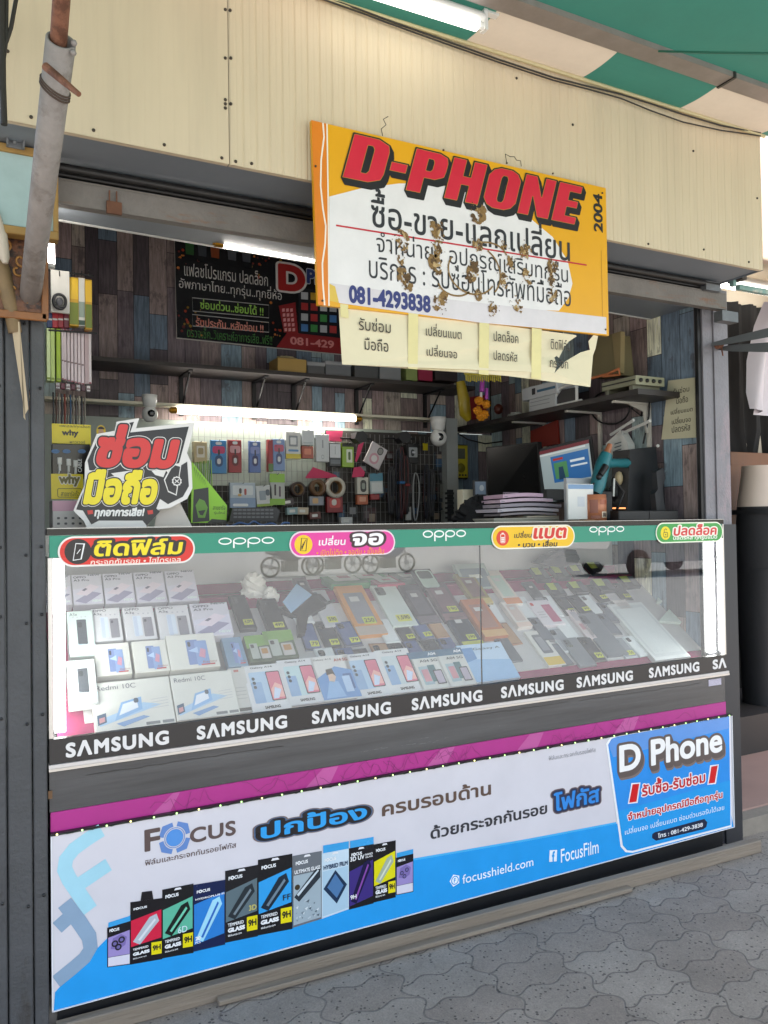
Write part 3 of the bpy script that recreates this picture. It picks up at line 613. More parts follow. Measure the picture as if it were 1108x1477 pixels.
cloth_piece([P2(1104, 438), P2(1099, 480), P2(1096, 540), P2(1088, 598)], [P2(1230, 428), P2(1225, 490), P2(1220, 560), P2(1216, 618)], "shirt_body", .07)
cloth_piece([P2(1100, 436), P2(1088, 470), P2(1079, 520), P2(1077, 566), P2(1080, 590)], [P2(1112, 440), P2(1108, 480), P2(1102, 530), P2(1097, 570), P2(1094, 596)], "sleeve", .045, 2)
mb = MB().use(SM); mb.tube([F.p(*P2(1130, 432), .04), F.p(*P2(1160, 418), .05), F.p(*P2(1190, 432), .04)], .012, 8); mb.build("collar", sh)
# bench behind the mannequin
bn = thing("wooden_cabinet", "orange brown wooden cabinet behind the half mannequin", "cabinet", tuple(at(1085, 700, Y=1.0)))
OW = M("orange_timber", '74461f', .5, 0, .2, 5, stretch=(4, 1, .5)); F = FY(1.0)
for nm, q in (("top_rail", (1052, 672, 1200, 658)), ("post", (1053, 760, 1076, 672)), ("side_panel", (1076, 760, 1200, 676))):
    a, b = F.px(q[0], q[1]), F.px(q[2], q[3]); mb = MB().use(OW if nm != "side_panel" else M("dark_timber", '5d3a20', .5, 0, .2, 5)); mb.obox(F, a[0], a[1], b[0], b[1], -.03, .012 if nm != "side_panel" else .0, .002); mb.build(nm, bn)
# ------------------------------------------------------------------ the counter
CX0, CX1 = .176, 2.642
ct = thing("display_counter", "glass fronted phone counter with green header band and black brand strip", "counter", (1.4, .28, 0))
F0 = FY(0)
mb = MB().use(GLOSSB); mb.box(CX0-.006, -.006, 1.268, CX1+.004, .60, 1.284); mb.use(CHROME); mb.box(CX0-.006, -.008, 1.2845, CX1+.004, .03, 1.2865); mb.build("top_slab", ct)
GREEN = M("header_green", '118a70', .35, 0, .04, 5)
mb = MB().use(GREEN); mb.box(CX0, -.004, 1.211, CX1, .012, 1.267); hb = mb.build("header_band", ct)
mb = MB().use("f2f4f0")
def oppo(mb, F, u0, v0, u1, v1, w):
    """rounded wide lettering made of rings and stems"""
    W_ = (u1-u0); H_ = v1-v0; xh = H_*.68; yb = v0+H_*.32; ws = W_/4.28; th_ = H_*.13
    x = u0
    for ch in "oppo":
        a = ws*.5; cx = x+a; cy = yb+xh/2; ring(mb, F, (cx, cy), a, xh/2, th_, w, 26)
        if ch == 'p': mb.poly(F, [(x, v0), (x+th_*1.15, v0), (x+th_*1.15, cy), (x, cy)], w+.0002)
        x += ws*1.093
for bl, tr in (((314.5, 791), (395, 774)), ((609, 781), (671, 764)), ((849, 772.5), (899, 758.5))):
    a, b = F0.px(*bl), F0.px(*tr); oppo(mb, F0, a[0], a[1], b[0], b[1], .0048)
mb.build("lettering", hb)
mb = MB().use(GLASS); xm = F0.px(694, 880)[0]
mb.box(CX0+.004, 0, .753, xm-.0015, .004, 1.212); mb.build("glass_pane", ct); mb = MB().use(GLASS); mb.box(xm+.0015, .0, .753, CX1-.004, .004, 1.212); mb.build("glass_pane", ct)
mb = MB().use(P('2f3032', .3)); mb.box(xm-.0014, .0005, .753, xm+.0014, .0045, 1.21); mb.build("pane_joint", ct)
mb = MB().use(M("strip_black", '2a2728', .38, 0, .08, 6)); mb.box(CX0-.004, -.008, .689, CX1, .01, .752); bs_ = mb.build("brand_strip", ct)
mb = MB().use("e2dfde")
SAM = [((95, 1094), (243.6, 1056)), ((284, 1069), (414, 1033.5)), ((450, 1045), (563.7, 1013.5)), ((594, 1026), (695.5, 995.5)), ((722.7, 1006), (812.8, 981.8)), ((831.8, 994), (912.7, 969)), ((936, 977.7), (1008.5, 955.5))]
FS = FY(-.008)
ZS0, ZS1 = .7005, .7405
for bl, tr in SAM: text(mb, FS, "SΛMSUNG", FS.px(*bl)[0], ZS0, FS.px(*tr)[0], ZS1, .0008, off=.045, track=.09)
text(mb, FS, "SΛ", FS.px(1028, 966)[0], ZS0, FS.px(1047.5, 950)[0], ZS1, .0008, off=.045, track=.06)
mb.build("lettering", bs_)
mb = MB().use(ALU); mb.box(CX0-.006, -.014, .672, CX1+.01, .01, .6785); mb.use(M("trim_white", 'd5cdc8', .4)); mb.box(CX0-.006, -.012, .6787, CX1+.01, .01, .688); mb.build("aluminium_trim", ct)
SS = M("brown_steel", '56585b', .25, .45, .4, 4, .06, 200, stretch=(.35, 1, 6))
mb = MB().use(SS); mb.box(CX0-.004, .0, .567, CX1-.002, .02, .671)
mb.use(P('262321')); rn = random.Random(3)
mid = mb.build("steel_panel", ct)
crk = MB().use(P('2a2623', .6))
for (xa, xb, zz) in ((.26, .80, .648), (1.35, 1.85, .655), (1.9, 2.5, .652)):
    pts = [(xa+(xb-xa)*k/24, zz+rn.uniform(-.002, .002)) for k in range(25)]; stroke(crk, FY(0), pts, .0016, .0008)
crk.build("scratch", mid)
mb = MB().use(P('6a4a2c')); u, v = F0.px(73, 1147); mb.obox(F0, u-.006, v-.008, u+.004, v+.012, .0005, .004); mb.build("rust_tag", mid)
mb = MB().use(M("asset_label", 'b9b4c6', .4, var=.3, vs=200)); a, b = F0.px(1022, 990), F0.px(1040, 978); mb.obox(F0, a[0], a[1], b[0], b[1], .0003, .0012); mb.build("small_sticker", mid)
MAG = M("magenta_vinyl", 'b32a86', .4, 0, .12, 3); MAG2 = M("magenta_vinyl_pale", 'c2559a', .4, 0, .12, 3)
mb = MB().use(MAG); mb.box(CX0-.002, -.001, .512, CX1, .018, .566)
zb, zt = .513, .5655; xs = [.178, .42, .50, .86, .97, 1.27, 1.38, 1.62, 1.74, 2.05, 2.18, 2.64]
for i in range(1, len(xs)-1, 2):
    mb.use(MAG2); mb.poly(FY(-.001), [(xs[i], zb), (xs[i+1]-.03, zb), (xs[i+1], zt), (xs[i]+.06, zt)], .0007)
mb.use(MAG2)
mg = mb.build("magenta_panel", ct)
mb = MB().use(P('7d2a66')); rn = random.Random(9)
for k in range(26):
    x = rn.uniform(.3, 2.5); z = rn.uniform(.522, .553); pts = [(x+.05*t, min(.565, max(.514, z+.014*math.sin(3*t+k)+.01*t*rn.choice((-1, 1))))) for t in np.linspace(0, 2.2, 9)]
    stroke(mb, FY(-.001), pts, .0011, .0012)
mb.build("line_pattern", mg)
mb = MB().use(BLACK); mb.box(CX0+.012, .012, .0, CX1-.02, .03, .13); mb.build("base", ct)
mb = MB().use(M("counter_side", '3a3a3c', .45, .2, .15, 8)); mb.box(CX1-.014, .021, .01, CX1, .58, .752); mb.build("side_panel", ct)
mb = MB().use(M("counter_side", '3a3a3c')); mb.box(CX0, .022, .01, CX0+.014, .58, .752); mb.build("side_panel", ct)
mb = MB().use(FILM); mb.box(CX1-.008, .006, .753, CX1-.004, .575, 1.21); mb.build("side_glass", ct)
mb = MB().use(FILM); mb.box(CX0+.004, .006, .753, CX0+.008, .575, 1.21); mb.build("side_glass", ct)
FELT = M("crimson_felt", '8d1b4d', .9, 0, .15, 20)
ang = R(37); BED = Frame((0, .045, .742), (1, 0, 0), (0, math.cos(ang), math.sin(ang)))
mb = MB().use(FELT); mb.obox(BED, CX0+.02, 0, CX1-.02, .50, -.012, 0); mb.use(M("bed_board", 'bcb9b6', .6, 0, .12, 8)); mb.obox(BED, CX0+.09, .035, CX1-.03, .44, .0002, .003); mb.use(FELT); mb.box(CX0+.02, .448, 1.035, CX1-.02, .56, 1.047); mb.build("felt_bed", ct, "crimson felt slope with a pale board under the boxes")
mb = MB().use(M("back_board", 'c9cccb', .4, 0, .1, 3)); mb.box(CX0+.016, .566, .75, CX1-.016, .578, 1.266)
mb.build("back_panel", ct)
mb = MB().use(FELT); mb.box(CX0+.02, .552, 1.05, CX1-.02, .563, 1.085); mb.build("felt_rail", ct)
for (p, q) in (((79, 1060), (100, 812)), ((1022, 944), (1037, 778))):
    a, b = FY(.03).px(*p), FY(.03).px(*q); mb = MB().use(LED); mb.box(min(a[0], b[0]), .026, .76, min(a[0], b[0])+.026 if p[0] < 500 else min(a[0], b[0])+.036, .038, 1.206); mb.build("light_strip", ct, "lit white light strip at the %s end of the glass" % ("left" if p[0] < 500 else "right"))
mb = MB().use(ALU); mb.box(CX1-.005, -.004, .752, CX1+.006, .012, 1.267); mb.build("frame_post", ct); mb = MB().use(ALU); mb.box(CX0-.004, -.004, .753, CX0+.006, .008, 1.21); mb.build("frame_post", ct)
# planks at the foot
for lab, (a, b, y, z1, dz, xx) in (("long weathered plank along the foot of the counter", ((.182, 2.70, -.030, .047, 0, 0))), ("short lower plank lying on the paving before the longer plank", ((.58, 2.02, -.062, .018, .004, 0)))):
    mb = MB().use(WOODP); mb.obox(Frame((0, y, 0), (1, -.028, 0), (0, 0, 1)), a, dz, b, z1, -.03, 0, .003); tag(mb.build("wooden_plank"), lab, "plank", "planks at the counter foot")
# ------------------------------------------------------------------ the printed banner
FBN = FY(-.012)
bn = thing("lightbox_banner", "white and blue printed advertising banner on the lower counter front", "banner", (1.41, -.01, .075))
mb = MB().use(M("banner_vinyl", 'd6d3da', .24, 0, .06, 5, .05, 7, coat=.2)); mb.box(CX0, -.012, .076, 2.658, .0, .511); mb.build("panel", bn)
mb = MB().use(P('e8e8ec', .3)); mb.box(CX0-.003, -.015, .074, CX0, .0, .512); mb.box(2.6585, -.015, .074, 2.6615, .0, .512); mb.box(CX0-.003, -.015, .0735, 2.6615, 0, .0755); mb.use(P('201f22')); mb.box(CX0-.003, -.016, .5115, 2.6615, .0, .517); mb.build("edging", bn)
B = MB().use(P('089be6', .22)); B.poly(FBN, [(CX0+.001, .0765)]+[FBN.px(*p) for p in ((79.5, 1431), (100, 1408), (186, 1322), (330, 1294), (597, 1241), (760, 1213), (889, 1188), (1052, 1160))]+[(2.657, .0765)], .0006)
ppx(B.use(P('3fb2ec', .22)), FBN, [(186, 1322), (330, 1294), (597, 1241), (760, 1213), (889, 1188), (889, 1185.5), (760, 1210), (597, 1238), (330, 1291), (189, 1318)], .0005)
B.use(P('a3d6e6', .22))
S4 = lambda x, y: FBN.px(60+x*.361, 1080+y*.361)
stroke(B, FBN, [S4(240, 325), S4(185, 360), S4(130, 400), S4(98, 440), S4(92, 480), S4(110, 520), S4(195, 645)], .036, .0007)
stroke(B, FBN, [S4(268, 462), S4(145, 545)], .036, .00075)
B.use(P('8aa4bd', .22)); stroke(B, FBN, [S4(92, 615), S4(150, 690), S4(190, 750), S4(196, 795), S4(172, 835), S4(120, 880), S4(58, 930)], .036, .0009)
stroke(B, FBN, [S4(62, 715), S4(110, 672)], .036, .00095)
B.use(P('5f87c4', .3)); c0 = S4(532, 355)
for k in range(4):
    a0 = 90*k+14; pts = [(c0[0]+r*math.cos(R(t)), c0[1]+r*math.sin(R(t))) for r, t in ((.030, a0-8), (.042, a0-6), (.048, a0+28), (.043, a0+64), (.030, a0+66))]
    ip = [(c0[0]+.030*math.cos(R(t)), c0[1]+.030*math.sin(R(t))) for t in np.linspace(a0+66, a0-8, 8)]; B.poly(FBN, pts[:-1]+ip, .0008)
ring(B, FBN, c0, .0275, .0275, .002, .0008); B.use(P('4b8fd6', .3)); B.poly(FBN, ell(c0[0], c0[1], .023), .0009)
# the D Phone panel at the right end
B.use(P('f0f2f4', .3)); ppx(B, FBN, [(874, 1073), (880, 1063.5), (890, 1059.5), (1053, 1030.5), (1055, 1192.5), (912, 1230), (902, 1229), (895, 1221), (893, 1205)], .0010)
B.use(P('1d8fe2', .22)); ppx(B, FBN, [(877, 1074), (882, 1065.5), (890, 1062.5), (1051.5, 1033), (1053.5, 1190), (912, 1227), (904, 1226), (898, 1219), (896, 1205)], .0013)
B.use(P('5a96dc', .22)); ppx(B, FBN, [(877, 1074), (882, 1065.5), (890, 1062.5), (1051.5, 1033), (1051.8, 1050), (960, 1074), (884, 1092)], .0016)
B.use(P('0a9be4', .22)); ppx(B, FBN, [(891, 1170), (1052.9, 1125), (1053.5, 1190), (912, 1227), (904, 1226), (898, 1219), (896, 1205)], .0016)
S6 = lambda x, y: (740+x*.332, 1000+y*.332)
for col, g in (('eef0f3', 4), ('d8151c', 0)):
    B.use(P(col, .3))
    for q in (((518, 395), (547, 392), (535, 470), (503, 475)), ((860, 318), (888, 313), (875, 388), (848, 392))):
        cx, cy = sum(p[0] for p in q)/4, sum(p[1] for p in q)/4
        ppx(B, FBN, [S6(x+(g if x > cx else -g)*1.3, y+(g if y > cy else -g)*1.3) for x, y in q], .0018 if g else .0021)
a = [S6(*p) for p in ((615, 603), (830, 545), (843, 560), (838, 580), (825, 590), (620, 640), (603, 628), (603, 612))]; B.use(P('16233f', .3)); ppx(B, FBN, a, .0019)
# icons in the blue band
B.use(P('eaf3fa', .3)); c = FBN.px(656, 1269.5)
B.poly(FBN, [(c[0]+.020*math.cos(t), c[1]+.020*math.sin(t)) for t in np.linspace(.6, .6+2*math.pi, 6)[:-1]], .0012); ring(B.use(P('089be6', .22)), FBN, c, .014, .014, .003, .0014); text(B, FBN, "F", c[0]-.004, c[1]-.007, c[0]+.004, c[1]+.007, .0014, off=.02)
B.use(P('eaf3fa', .3)); c = FBN.px(797.5, 1234)
B.poly(FBN, [(c[0]-.017, c[1]-.018), (c[0]+.015, c[1]-.022), (c[0]+.018, c[1]+.016), (c[0]-.014, c[1]+.021)], .0012); text(B.use(P('089be6', .22)), FBN, "f", c[0]-.005, c[1]-.022, c[0]+.008, c[1]+.015, .0014, off=.05)
pic = B.build("printed_picture", bn)
# printed packets
PK = [("6a", 154.6, 188, 1338, 1328, 1395, 1390.6, 'purple'), ("r", 188, 234, 1301, 1295, 1391, 1383, 'red'), ("g", 234, 279, 1283, 1274, 1382, 1374, 'green'), ("b", 279, 324.7, 1276, 1268.5, 1372.5, 1362, 'blue'),
      ("d", 324.7, 372, 1256, 1247, 1359.6, 1350, 'grey'), ("f", 372, 421.6, 1240, 1231, 1349, 1339.5, 'cyan'), ("u", 422, 464, 1234.4, 1227, 1338, 1325, 'steel'), ("h", 464, 503, 1231, 1223.6, 1325, 1311, 'white'),
      ("v", 503, 538.8, 1223.6, 1217, 1312, 1302.6, 'violet'), ("y", 538.8, 570.6, 1218, 1211.7, 1301.5, 1294, 'yellow'), ("6b", 571, 596, 1237, 1231, 1291, 1286, 'purple')]
TINT = {'purple': ('16151c', '9c8cc6'), 'red': ('17151a', 'd32243'), 'green': ('16171a', '57b79b'), 'blue': ('12214a', '1f7fd0'), 'grey': ('1c1c20', '5d7078'), 'cyan': ('17171b', '1f9ee4'), 'steel': ('6b7076', '9fb0ba'), 'white': ('c6dbe8', 'a8c8dc'), 'violet': ('17161c', '3d2d7c'), 'yellow': ('151516', 'e2d81a')}
for nm, x0, x1, tl_, tr_, bl_, br_, kind in PK:
    k1, k2 = TINT[kind]; q = MB().use(P(k1, .25))
    def PX(s_, t_): return (x0+(x1-x0)*s_, (bl_+(br_-bl_)*s_)*(1-t_)+(tl_+(tr_-tl_)*s_)*t_)
    w_ = .0015
    def pp(pts, w2): ppx(q, FBN, [PX(*p) for p in pts], w2)
    pp([(0, 0), (1, 0), (1, 1), (0, 1)], w_)
    if kind in ('purple', 'white', 'violet'): q.use(P('2f9fdd', .25)); pp([(.05, .97), (1, .97), (1, 1.12), (.05, 1.12)], w_-.0002)
    elif kind == 'red': q.use(P(k1, .25)); pp([(.32, 1.0), (.72, 1.0), (.68, 1.14), (.36, 1.14)], w_-.0002)
    q.use(P('e6e6ea', .3)); pp([(.38, .955), (.62, .955), (.58, .985), (.42, .985)], w_+.0003) if kind not in ('purple', 'red', 'blue') else None
    if kind == 'purple':
        q.use(P(k2, .25)); pp([(.04, .25), (.97, .25), (.97, .8), (.04, .74)], w_+.0003); q.use(P('d8d6e4', .3)); pp([(.04, .02), (.97, .02), (.97, .24), (.04, .24)], w_+.0003)
        q.use(P('7f6fae', .2)); pp([(.15, .45), (.5, .4), (.78, .48), (.85, .66), (.6, .76), (.25, .7)], w_+.0005)
        for cx, cy in ((.33, .56), (.62, .62), (.48, .46)):
            c = FBN.px(*PX(cx, cy)); q.use(P('2a2733', .2)); q.poly(FBN, ell(c[0], c[1], .0085 if nm == "6a" else .0065), w_+.0007); q.use(P('6f66a0', .2)); q.poly(FBN, ell(c[0], c[1], .0045), w_+.0009)
    elif kind in ('steel', 'white'):
        q.use(P(k2, .25)); pp([(.03, .03), (.97, .03), (.97, .72), (.03, .72)], w_+.0003)
        q.use(P('2b333c' if kind == 'steel' else '1c3350', .2)); pp([(.05, .42), (.22, .34), (.95, .62), (.95, .78), (.8, .76)] if kind == 'steel' else [(.06, .45), (.5, .7), (.93, .42), (.55, .16)], w_+.0005)
        q.use(P('c7d4dc' if kind == 'steel' else '4a78a8', .2)); pp([(.2, .42), (.9, .72), (.86, .74), (.14, .45)] if kind == 'steel' else [(.2, .46), (.5, .64), (.8, .42), (.55, .25)], w_+.0007)
        if kind == 'steel':
            for k in range(26):
                cx, cy = random.uniform(.1, .9), random.uniform(.06, .36); r_ = random.uniform(.02, .07); q.use(P(random.choice(('74848f', 'b4c2ca', '4d5a64', 'd2dbe0')), .3)); pp([(cx-r_, cy), (cx+r_*.3, cy-r_*.5), (cx+r_, cy+r_*.3)], w_+.0009+.00003*k)
            c = FBN.px(*PX(.16, .55)); q.use(P('3a3020', .3)); q.poly(FBN, ell(c[0], c[1], .008), w_+.0009)
    else:
        top = .82 if kind != 'violet' else .74; bot = .28 if kind in ('red', 'green', 'grey', 'cyan', 'yellow') else (.1 if kind == 'blue' else .05)
        q.use(P(k2, .25)); pp([(.02, bot), (.97, bot+.08), (.97, top), (.02, top-.12)], w_+.0003)
        pc = {'red': 'b4bcc6', 'green': '17211f', 'blue': '9fdcf2', 'grey': '2a3238', 'cyan': '1e2c3a', 'violet': '1a1740', 'yellow': 'a6b49c'}[kind]
        q.use(P(pc, .15)); pp([(.08, bot+.08), (.3, bot+.02), (.9, .64), (.82, .76), (.6, .72)], w_+.0006)
        q.use(P({'red': 'd8dde2', 'green': '6fd0b0', 'blue': '2b6ac0', 'grey': '77868f', 'cyan': '6f8494', 'violet': '8b4ba8', 'yellow': 'd6dccb'}[kind], .15)); pp([(.24, bot+.1), (.3, bot+.08), (.8, .66), (.76, .69)], w_+.0008)
        if kind in ('red', 'green', 'grey', 'cyan', 'yellow'):
            q.use(P('e8d816', .3)); pp([(.66, .1), (.98, .1), (.98, .3), (.66, .3)], w_+.0008)
    pk = q.build("printed_packet", pic)
    t_ = MB().use(P('eceef0', .3)); H_ = (bl_-tl_)/100
    def tt(s_, a, b, off=.03): tpx(t_, FBN, s_, PX(*a), PX(*b), w_+.0012, off=off)
    tt("F◎CUS", (.1, .86 if kind != 'purple' else .87), (.52, .92 if kind != 'purple' else .94), .04)
    if kind in ('red', 'green', 'grey', 'cyan', 'yellow'):
        tt("TEMPERED", (.08, .215), (.56, .27), .02); tt("GLASS", (.08, .13), (.6, .205), .07); tt("ฟิล์มกระจก", (.08, .075), (.5, .115), .01)
        t_.use(P('1a1a1c', .3)); tt("9H", (.7, .16), (.95, .26), .04)
    if kind == 'blue': tt("HYDROPLUS FI", (.06, .76), (.97, .81), .03); tt("20", (.06, .16), (.22, .22), .05); tt("PCS", (.06, .11), (.22, .15), .02)
    if kind == 'steel': tt("ULTIMATE GLASS", (.06, .74), (.94, .80), .03)
    if kind == 'white': t_.use(P('26415f', .3)); tt("HYBRID FILM", (.06, .74), (.95, .81), .04)
    if kind == 'violet': tt("3D UV", (.05, .78), (.62, .86), .03); tt("NANO", (.66, .83), (.95, .87), .02); tt("GLASS", (.66, .79), (.95, .82), .02); tt("9H", (.06, .16), (.3, .23), .03)
    if kind == 'grey': t_.use(P('c8bd6a', .3)); tt("3D", (.72, .38), (.95, .46), .03)
    if kind == 'cyan': t_.use(P('20303e', .3)); tt("FF", (.72, .4), (.95, .48), .02)
    if kind == 'green': t_.use(P('cfe8ee', .3)); tt("6D", (.5, .32), (.8, .42), .01)
    t_.build("lettering", pk)
# banner lettering
B = MB().use(P('5d4c4a', .3))
tpx(B, FBN, "F", (208.5, 1229), (231, 1193), .0009, off=.03); tpx(B, FBN, "CUS", (274, 1217), (340, 1182.5), .0009, off=.03, track=.04); tpx(B, FBN, "ฟิล์มและกระจกกันรอยโฟกัส", (209, 1249), (340.5, 1213.5), .0009, off=.012)
for o_, col, w_ in ((.20, '7e6a66', .0008), (.16, '46668a', .0010), (.13, '1d1b20', .0012), (.0, '1b9fe6', .0016)): tpx(B.use(P(col, .3)), FBN, "ปกป้อง", (376, 1211), (529, 1156), w_, off=.03, extra=o_)
tpx(B.use(P('5f4a40', .3)), FBN, "ครบรอบด้าน", (551, 1178), (708, 1124), .0009, off=.025)
tpx(B.use(P('34343a', .3)), FBN, "ด้วยกระจกกันรอย", (621, 1211), (789, 1155), .0009, off=.025)
for o_, col, w_ in ((.15, '6c5a58', .0008), (.10, '2a3350', .0010), (.0, '2389dc', .0014)): tpx(B.use(P(col, .3)), FBN, "โฟกัส", (799, 1171), (864, 1130), w_, off=.03, extra=o_)
tpx(B.use(P('8a8a90', .3)), FBN, "ฟิล์มและกระจกกันรอยโฟกัส", (791.5, 1097), (859, 1077.5), .0009)
tpx(B.use(P('e6f2fb', .3)), FBN, "focusshield.com", (667, 1275), (769, 1236), .0012, off=.006); tpx(B, FBN, "FocusFilm", (809, 1244.5), (863, 1211), .0012, off=.008)
FD = Frame(FBN.p(.003, 0), FBN.U, FBN.V)
for k in range(6):
    tpx(B.use(P('5f5350' if k < 4 else '7a6e68', .3)), FBN, "D Phone", (893, 1114.5), (1040.5, 1048), .0018+.0001*(5-k), d=(.0020*k, -.0042*k), off=.03, extra=.07)
tpx(B.use(P('f4f2f0', .3)), FBN, "D Phone", (893, 1114.5), (1040.5, 1048), .0026, off=.03)
for s_, bl, tr in (("รับซื้อ-รับซ่อม", (925.5, 1149), (1016.5, 1107)), ("จำหน่ายอุปกรณ์มือถือทุกรุ่น", (905, 1187), (1041.5, 1139))):
    tpx(B.use(P('f2eff0', .3)), FBN, s_, bl, tr, .0019, off=.03, extra=.07); tpx(B.use(P('c5202c', .3)), FBN, s_, bl, tr, .0023, off=.03)
tpx(B.use(P('d8ecf8', .3)), FBN, "เปลี่ยนจอ เปลี่ยนแบต ซ่อมด่วนรอรับได้เลย", (901, 1204), (1044, 1158), .0019, off=.006)
tpx(B.use(P('f0f2f4', .3)), FBN, "โทร : 081-429-3838", (948.5, 1209), (1013, 1185), .0023, off=.02)
B.build("lettering", bn)
# little lights along the top of the banner
ls = thing("light_string", "string of tiny green and yellow lights along the banner's top edge", "light string", (1.41, -.02, .512))
mb = MB().use(P('1d2a1c', .5)); pts = [(.18+2.47*k/160, -.0185, .5145+.0022*math.sin(k*1.9)) for k in range(161)]; mb.tube(pts, .0014, 5); mb.build("wire", ls)
BG = M("bulb_green", (.45, 1, .3), .3, var=0, emit=.8); BY_ = M("bulb_yellow", (1, .95, .35), .3, var=0, emit=.8)
for k in range(42):
    mb = MB().use(BG if k % 3 else BY_); mb.ball((.187+2.45*k/41, -.021, .516), .0026, 8); mb.build("bulb", ls)
# ------------------------------------------------------------------ the yellow shop sign on the fascia
SY = -.245; FG = FY(SY); S1 = lambda x, y: (440+x*.41516, 160+y*.41516)
sg = thing("shop_sign", "yellow sign with red slanted letters and brown peeling stains above the opening", "sign", tuple(FG.p(1.35, 1.9)))
q = [FG.px(*S1(*p)) for p in ((22, 32), (1045, 268), (1056, 781), (45, 674))]
mb = MB().use(M("sign_yellow", 'e3a310', .4, 0, .06, 4)); mb.prism(FG, q, -.012, 0); mb.build("panel", sg)
B = MB().use(P('dd7d18', .4)); ppx(B, FG, [S1(*p) for p in ((22, 32), (76, 45), (82, 678), (45, 674))], .0006)
B.use(P('efe6d6', .4)); wv = [(62, 42), (66, 90), (56, 170), (54, 260), (62, 340), (72, 400), (70, 460), (60, 530), (62, 600), (68, 676)]; stroke(B, FG, [FG.px(*S1(*p)) for p in wv], .0045, .0009)
stroke(B, FG, [FG.px(*S1(*p)) for p in ((76, 45), (80, 300), (83, 678))], .004, .001)
bl_ = [(84, 298), (200, 268), (330, 252), (450, 254), (560, 276), (680, 316), (780, 372), (860, 438), (912, 520), (929, 600), (915, 650), (882, 694), (700, 690), (84, 600)]
B.use(P('e2dfdf', .4)); ppx(B, FG, [S1(*p) for p in bl_], .0007)
B.use(M("yellowed_tape", 'd5cfd2', .3, 0, .12, 8)); ppx(B, FG, [S1(*p) for p in ((84, 598), (500, 655), (1046, 717), (1047, 776), (600, 735), (120, 668), (86, 640))], .0011)
B.use(P('d9b64a', .4)); ppx(B, FG, [S1(*p) for p in ((84, 600), (104, 610), (118, 668), (86, 660))], .0012)
B.use(P('c01f30', .4)); stroke(B, FG, [FG.px(*S1(107, 398)), FG.px(*S1(978, 536))], .0048, .0013)
B.build("printed_shapes", sg)
L1 = MB()
LET = {'D': ([[(0, 0), (.52, 0), (.76, .10), (.80, .24), (.80, .76), (.76, .90), (.52, 1), (0, 1)], [(.34, .20), (.34, .80), (.43, .80), (.47, .74), (.47, .26), (.43, .20)]], .80), '-': ([[(0, .36), (.36, .36), (.36, .58), (0, .58)]], .36),
       'P': ([[(0, 0), (.33, 0), (.33, .36), (.56, .36), (.75, .46), (.77, .60), (.77, .80), (.73, .93), (.54, 1), (0, 1)], [(.33, .55), (.33, .81), (.42, .81), (.45, .76), (.45, .60), (.42, .55)]], .77),
       'H': ([[(0, 0), (.32, 0), (.32, .39), (.48, .39), (.48, 0), (.80, 0), (.80, 1), (.48, 1), (.48, .61), (.32, .61), (.32, 1), (0, 1)]], .80),
       'O': ([[(.10, .07), (.26, 0), (.54, 0), (.70, .07), (.80, .22), (.80, .78), (.70, .93), (.54, 1), (.26, 1), (.10, .93), (0, .78), (0, .22)], [(.36, .19), (.33, .25), (.33, .75), (.36, .81), (.44, .81), (.47, .75), (.47, .25), (.44, .19)]], .80),
       'N': ([[(0, 0), (.29, 0), (.29, .48), (.50, 0), (.80, 0), (.80, 1), (.51, 1), (.51, .52), (.30, 1), (0, 1)]], .80),
       'E': ([[(0, 0), (.64, 0), (.64, .20), (.33, .20), (.33, .41), (.60, .41), (.60, .60), (.33, .60), (.33, .80), (.63, .80), (.63, 1), (0, 1)]], .64)}
def block_text(mb, F, s_, a, b, w, shear, d=(0, 0), grow=0, gap=.07):
    W_ = sum(LET[c][1] for c in s_)+gap*(len(s_)-1); H_ = b[1]-a[1]; sh_ = shear*H_; k = (b[0]-a[0]-sh_)/W_; x = 0
    for c in s_:
        pl = [np.array([(x+p[0], p[1]) for p in q_]) for q_ in LET[c][0]]; pl = [pl[0]]+[q_[::-1] if sum(q_[i][0]*q_[(i+1) % len(q_)][1]-q_[(i+1) % len(q_)][0]*q_[i][1] for i in range(len(q_))) > 0 else q_ for q_ in pl[1:]]
        for q_ in fill(*sdf(pl, grow, 64)): mb.face([F.p(a[0]+d[0]+u*k+sh_*v, a[1]+d[1]+v*H_, w) for u, v in q_])
        x += LET[c][1]+gap
a, b = FG.px(*S1(127, 232)), FG.px(*S1(966, 265))
for k in range(8): block_text(L1.use(P('1b1518', .4)), FG, "D-PHONE", a, b, .0014+.00008*(7-k), .30, d=(.0014*k, -.0022*k), grow=.022)
L1.use(P('b8922c', .4)); block_text(L1, FG, "D-PHONE", a, b, .0022, .30, grow=-.008); block_text(L1.use(P('d0233a', .35)), FG, "D-PHONE", a, b, .0025, .30, grow=-.016)
a, b = FG.px(*S1(1003, 418)), FG.px(*S1(1032, 292)); text(L1.use(P('221c1c', .4)), FG, "2004", a[0], a[1], b[0], b[1], .0012, off=.03, rot=True)
L1.use(P('28272c', .4))
tpx(L1, FG, "ซื้อ-ขาย-แลกเปลี่ยน", S1(230, 402), S1(918, 404), .0015, off=.01)
tpx(L1, FG, "จำหน่าย : อุปกรณ์เสริมทุกรุ่น", S1(248, 512), S1(912, 531), .0015); tpx(L1, FG, "บริการ : รับซ่อมโทรศัพท์มือถือ", S1(222, 580), S1(922, 600), .0015)
tpx(L1.use(P('27306f', .4)), FG, "081-4293838", S1(152, 667), S1(435, 643), .0018, off=.045)
L1.build("lettering", sg)
rn = random.Random(21); nrs = random.Random(5); GLUE = M("brown_glue", '8a6a3c', .6, 0, .35, 60, .5, 150); GLUE2 = M("brown_glue_dark", '5f4526', .65, 0, .35, 60, .5, 150)
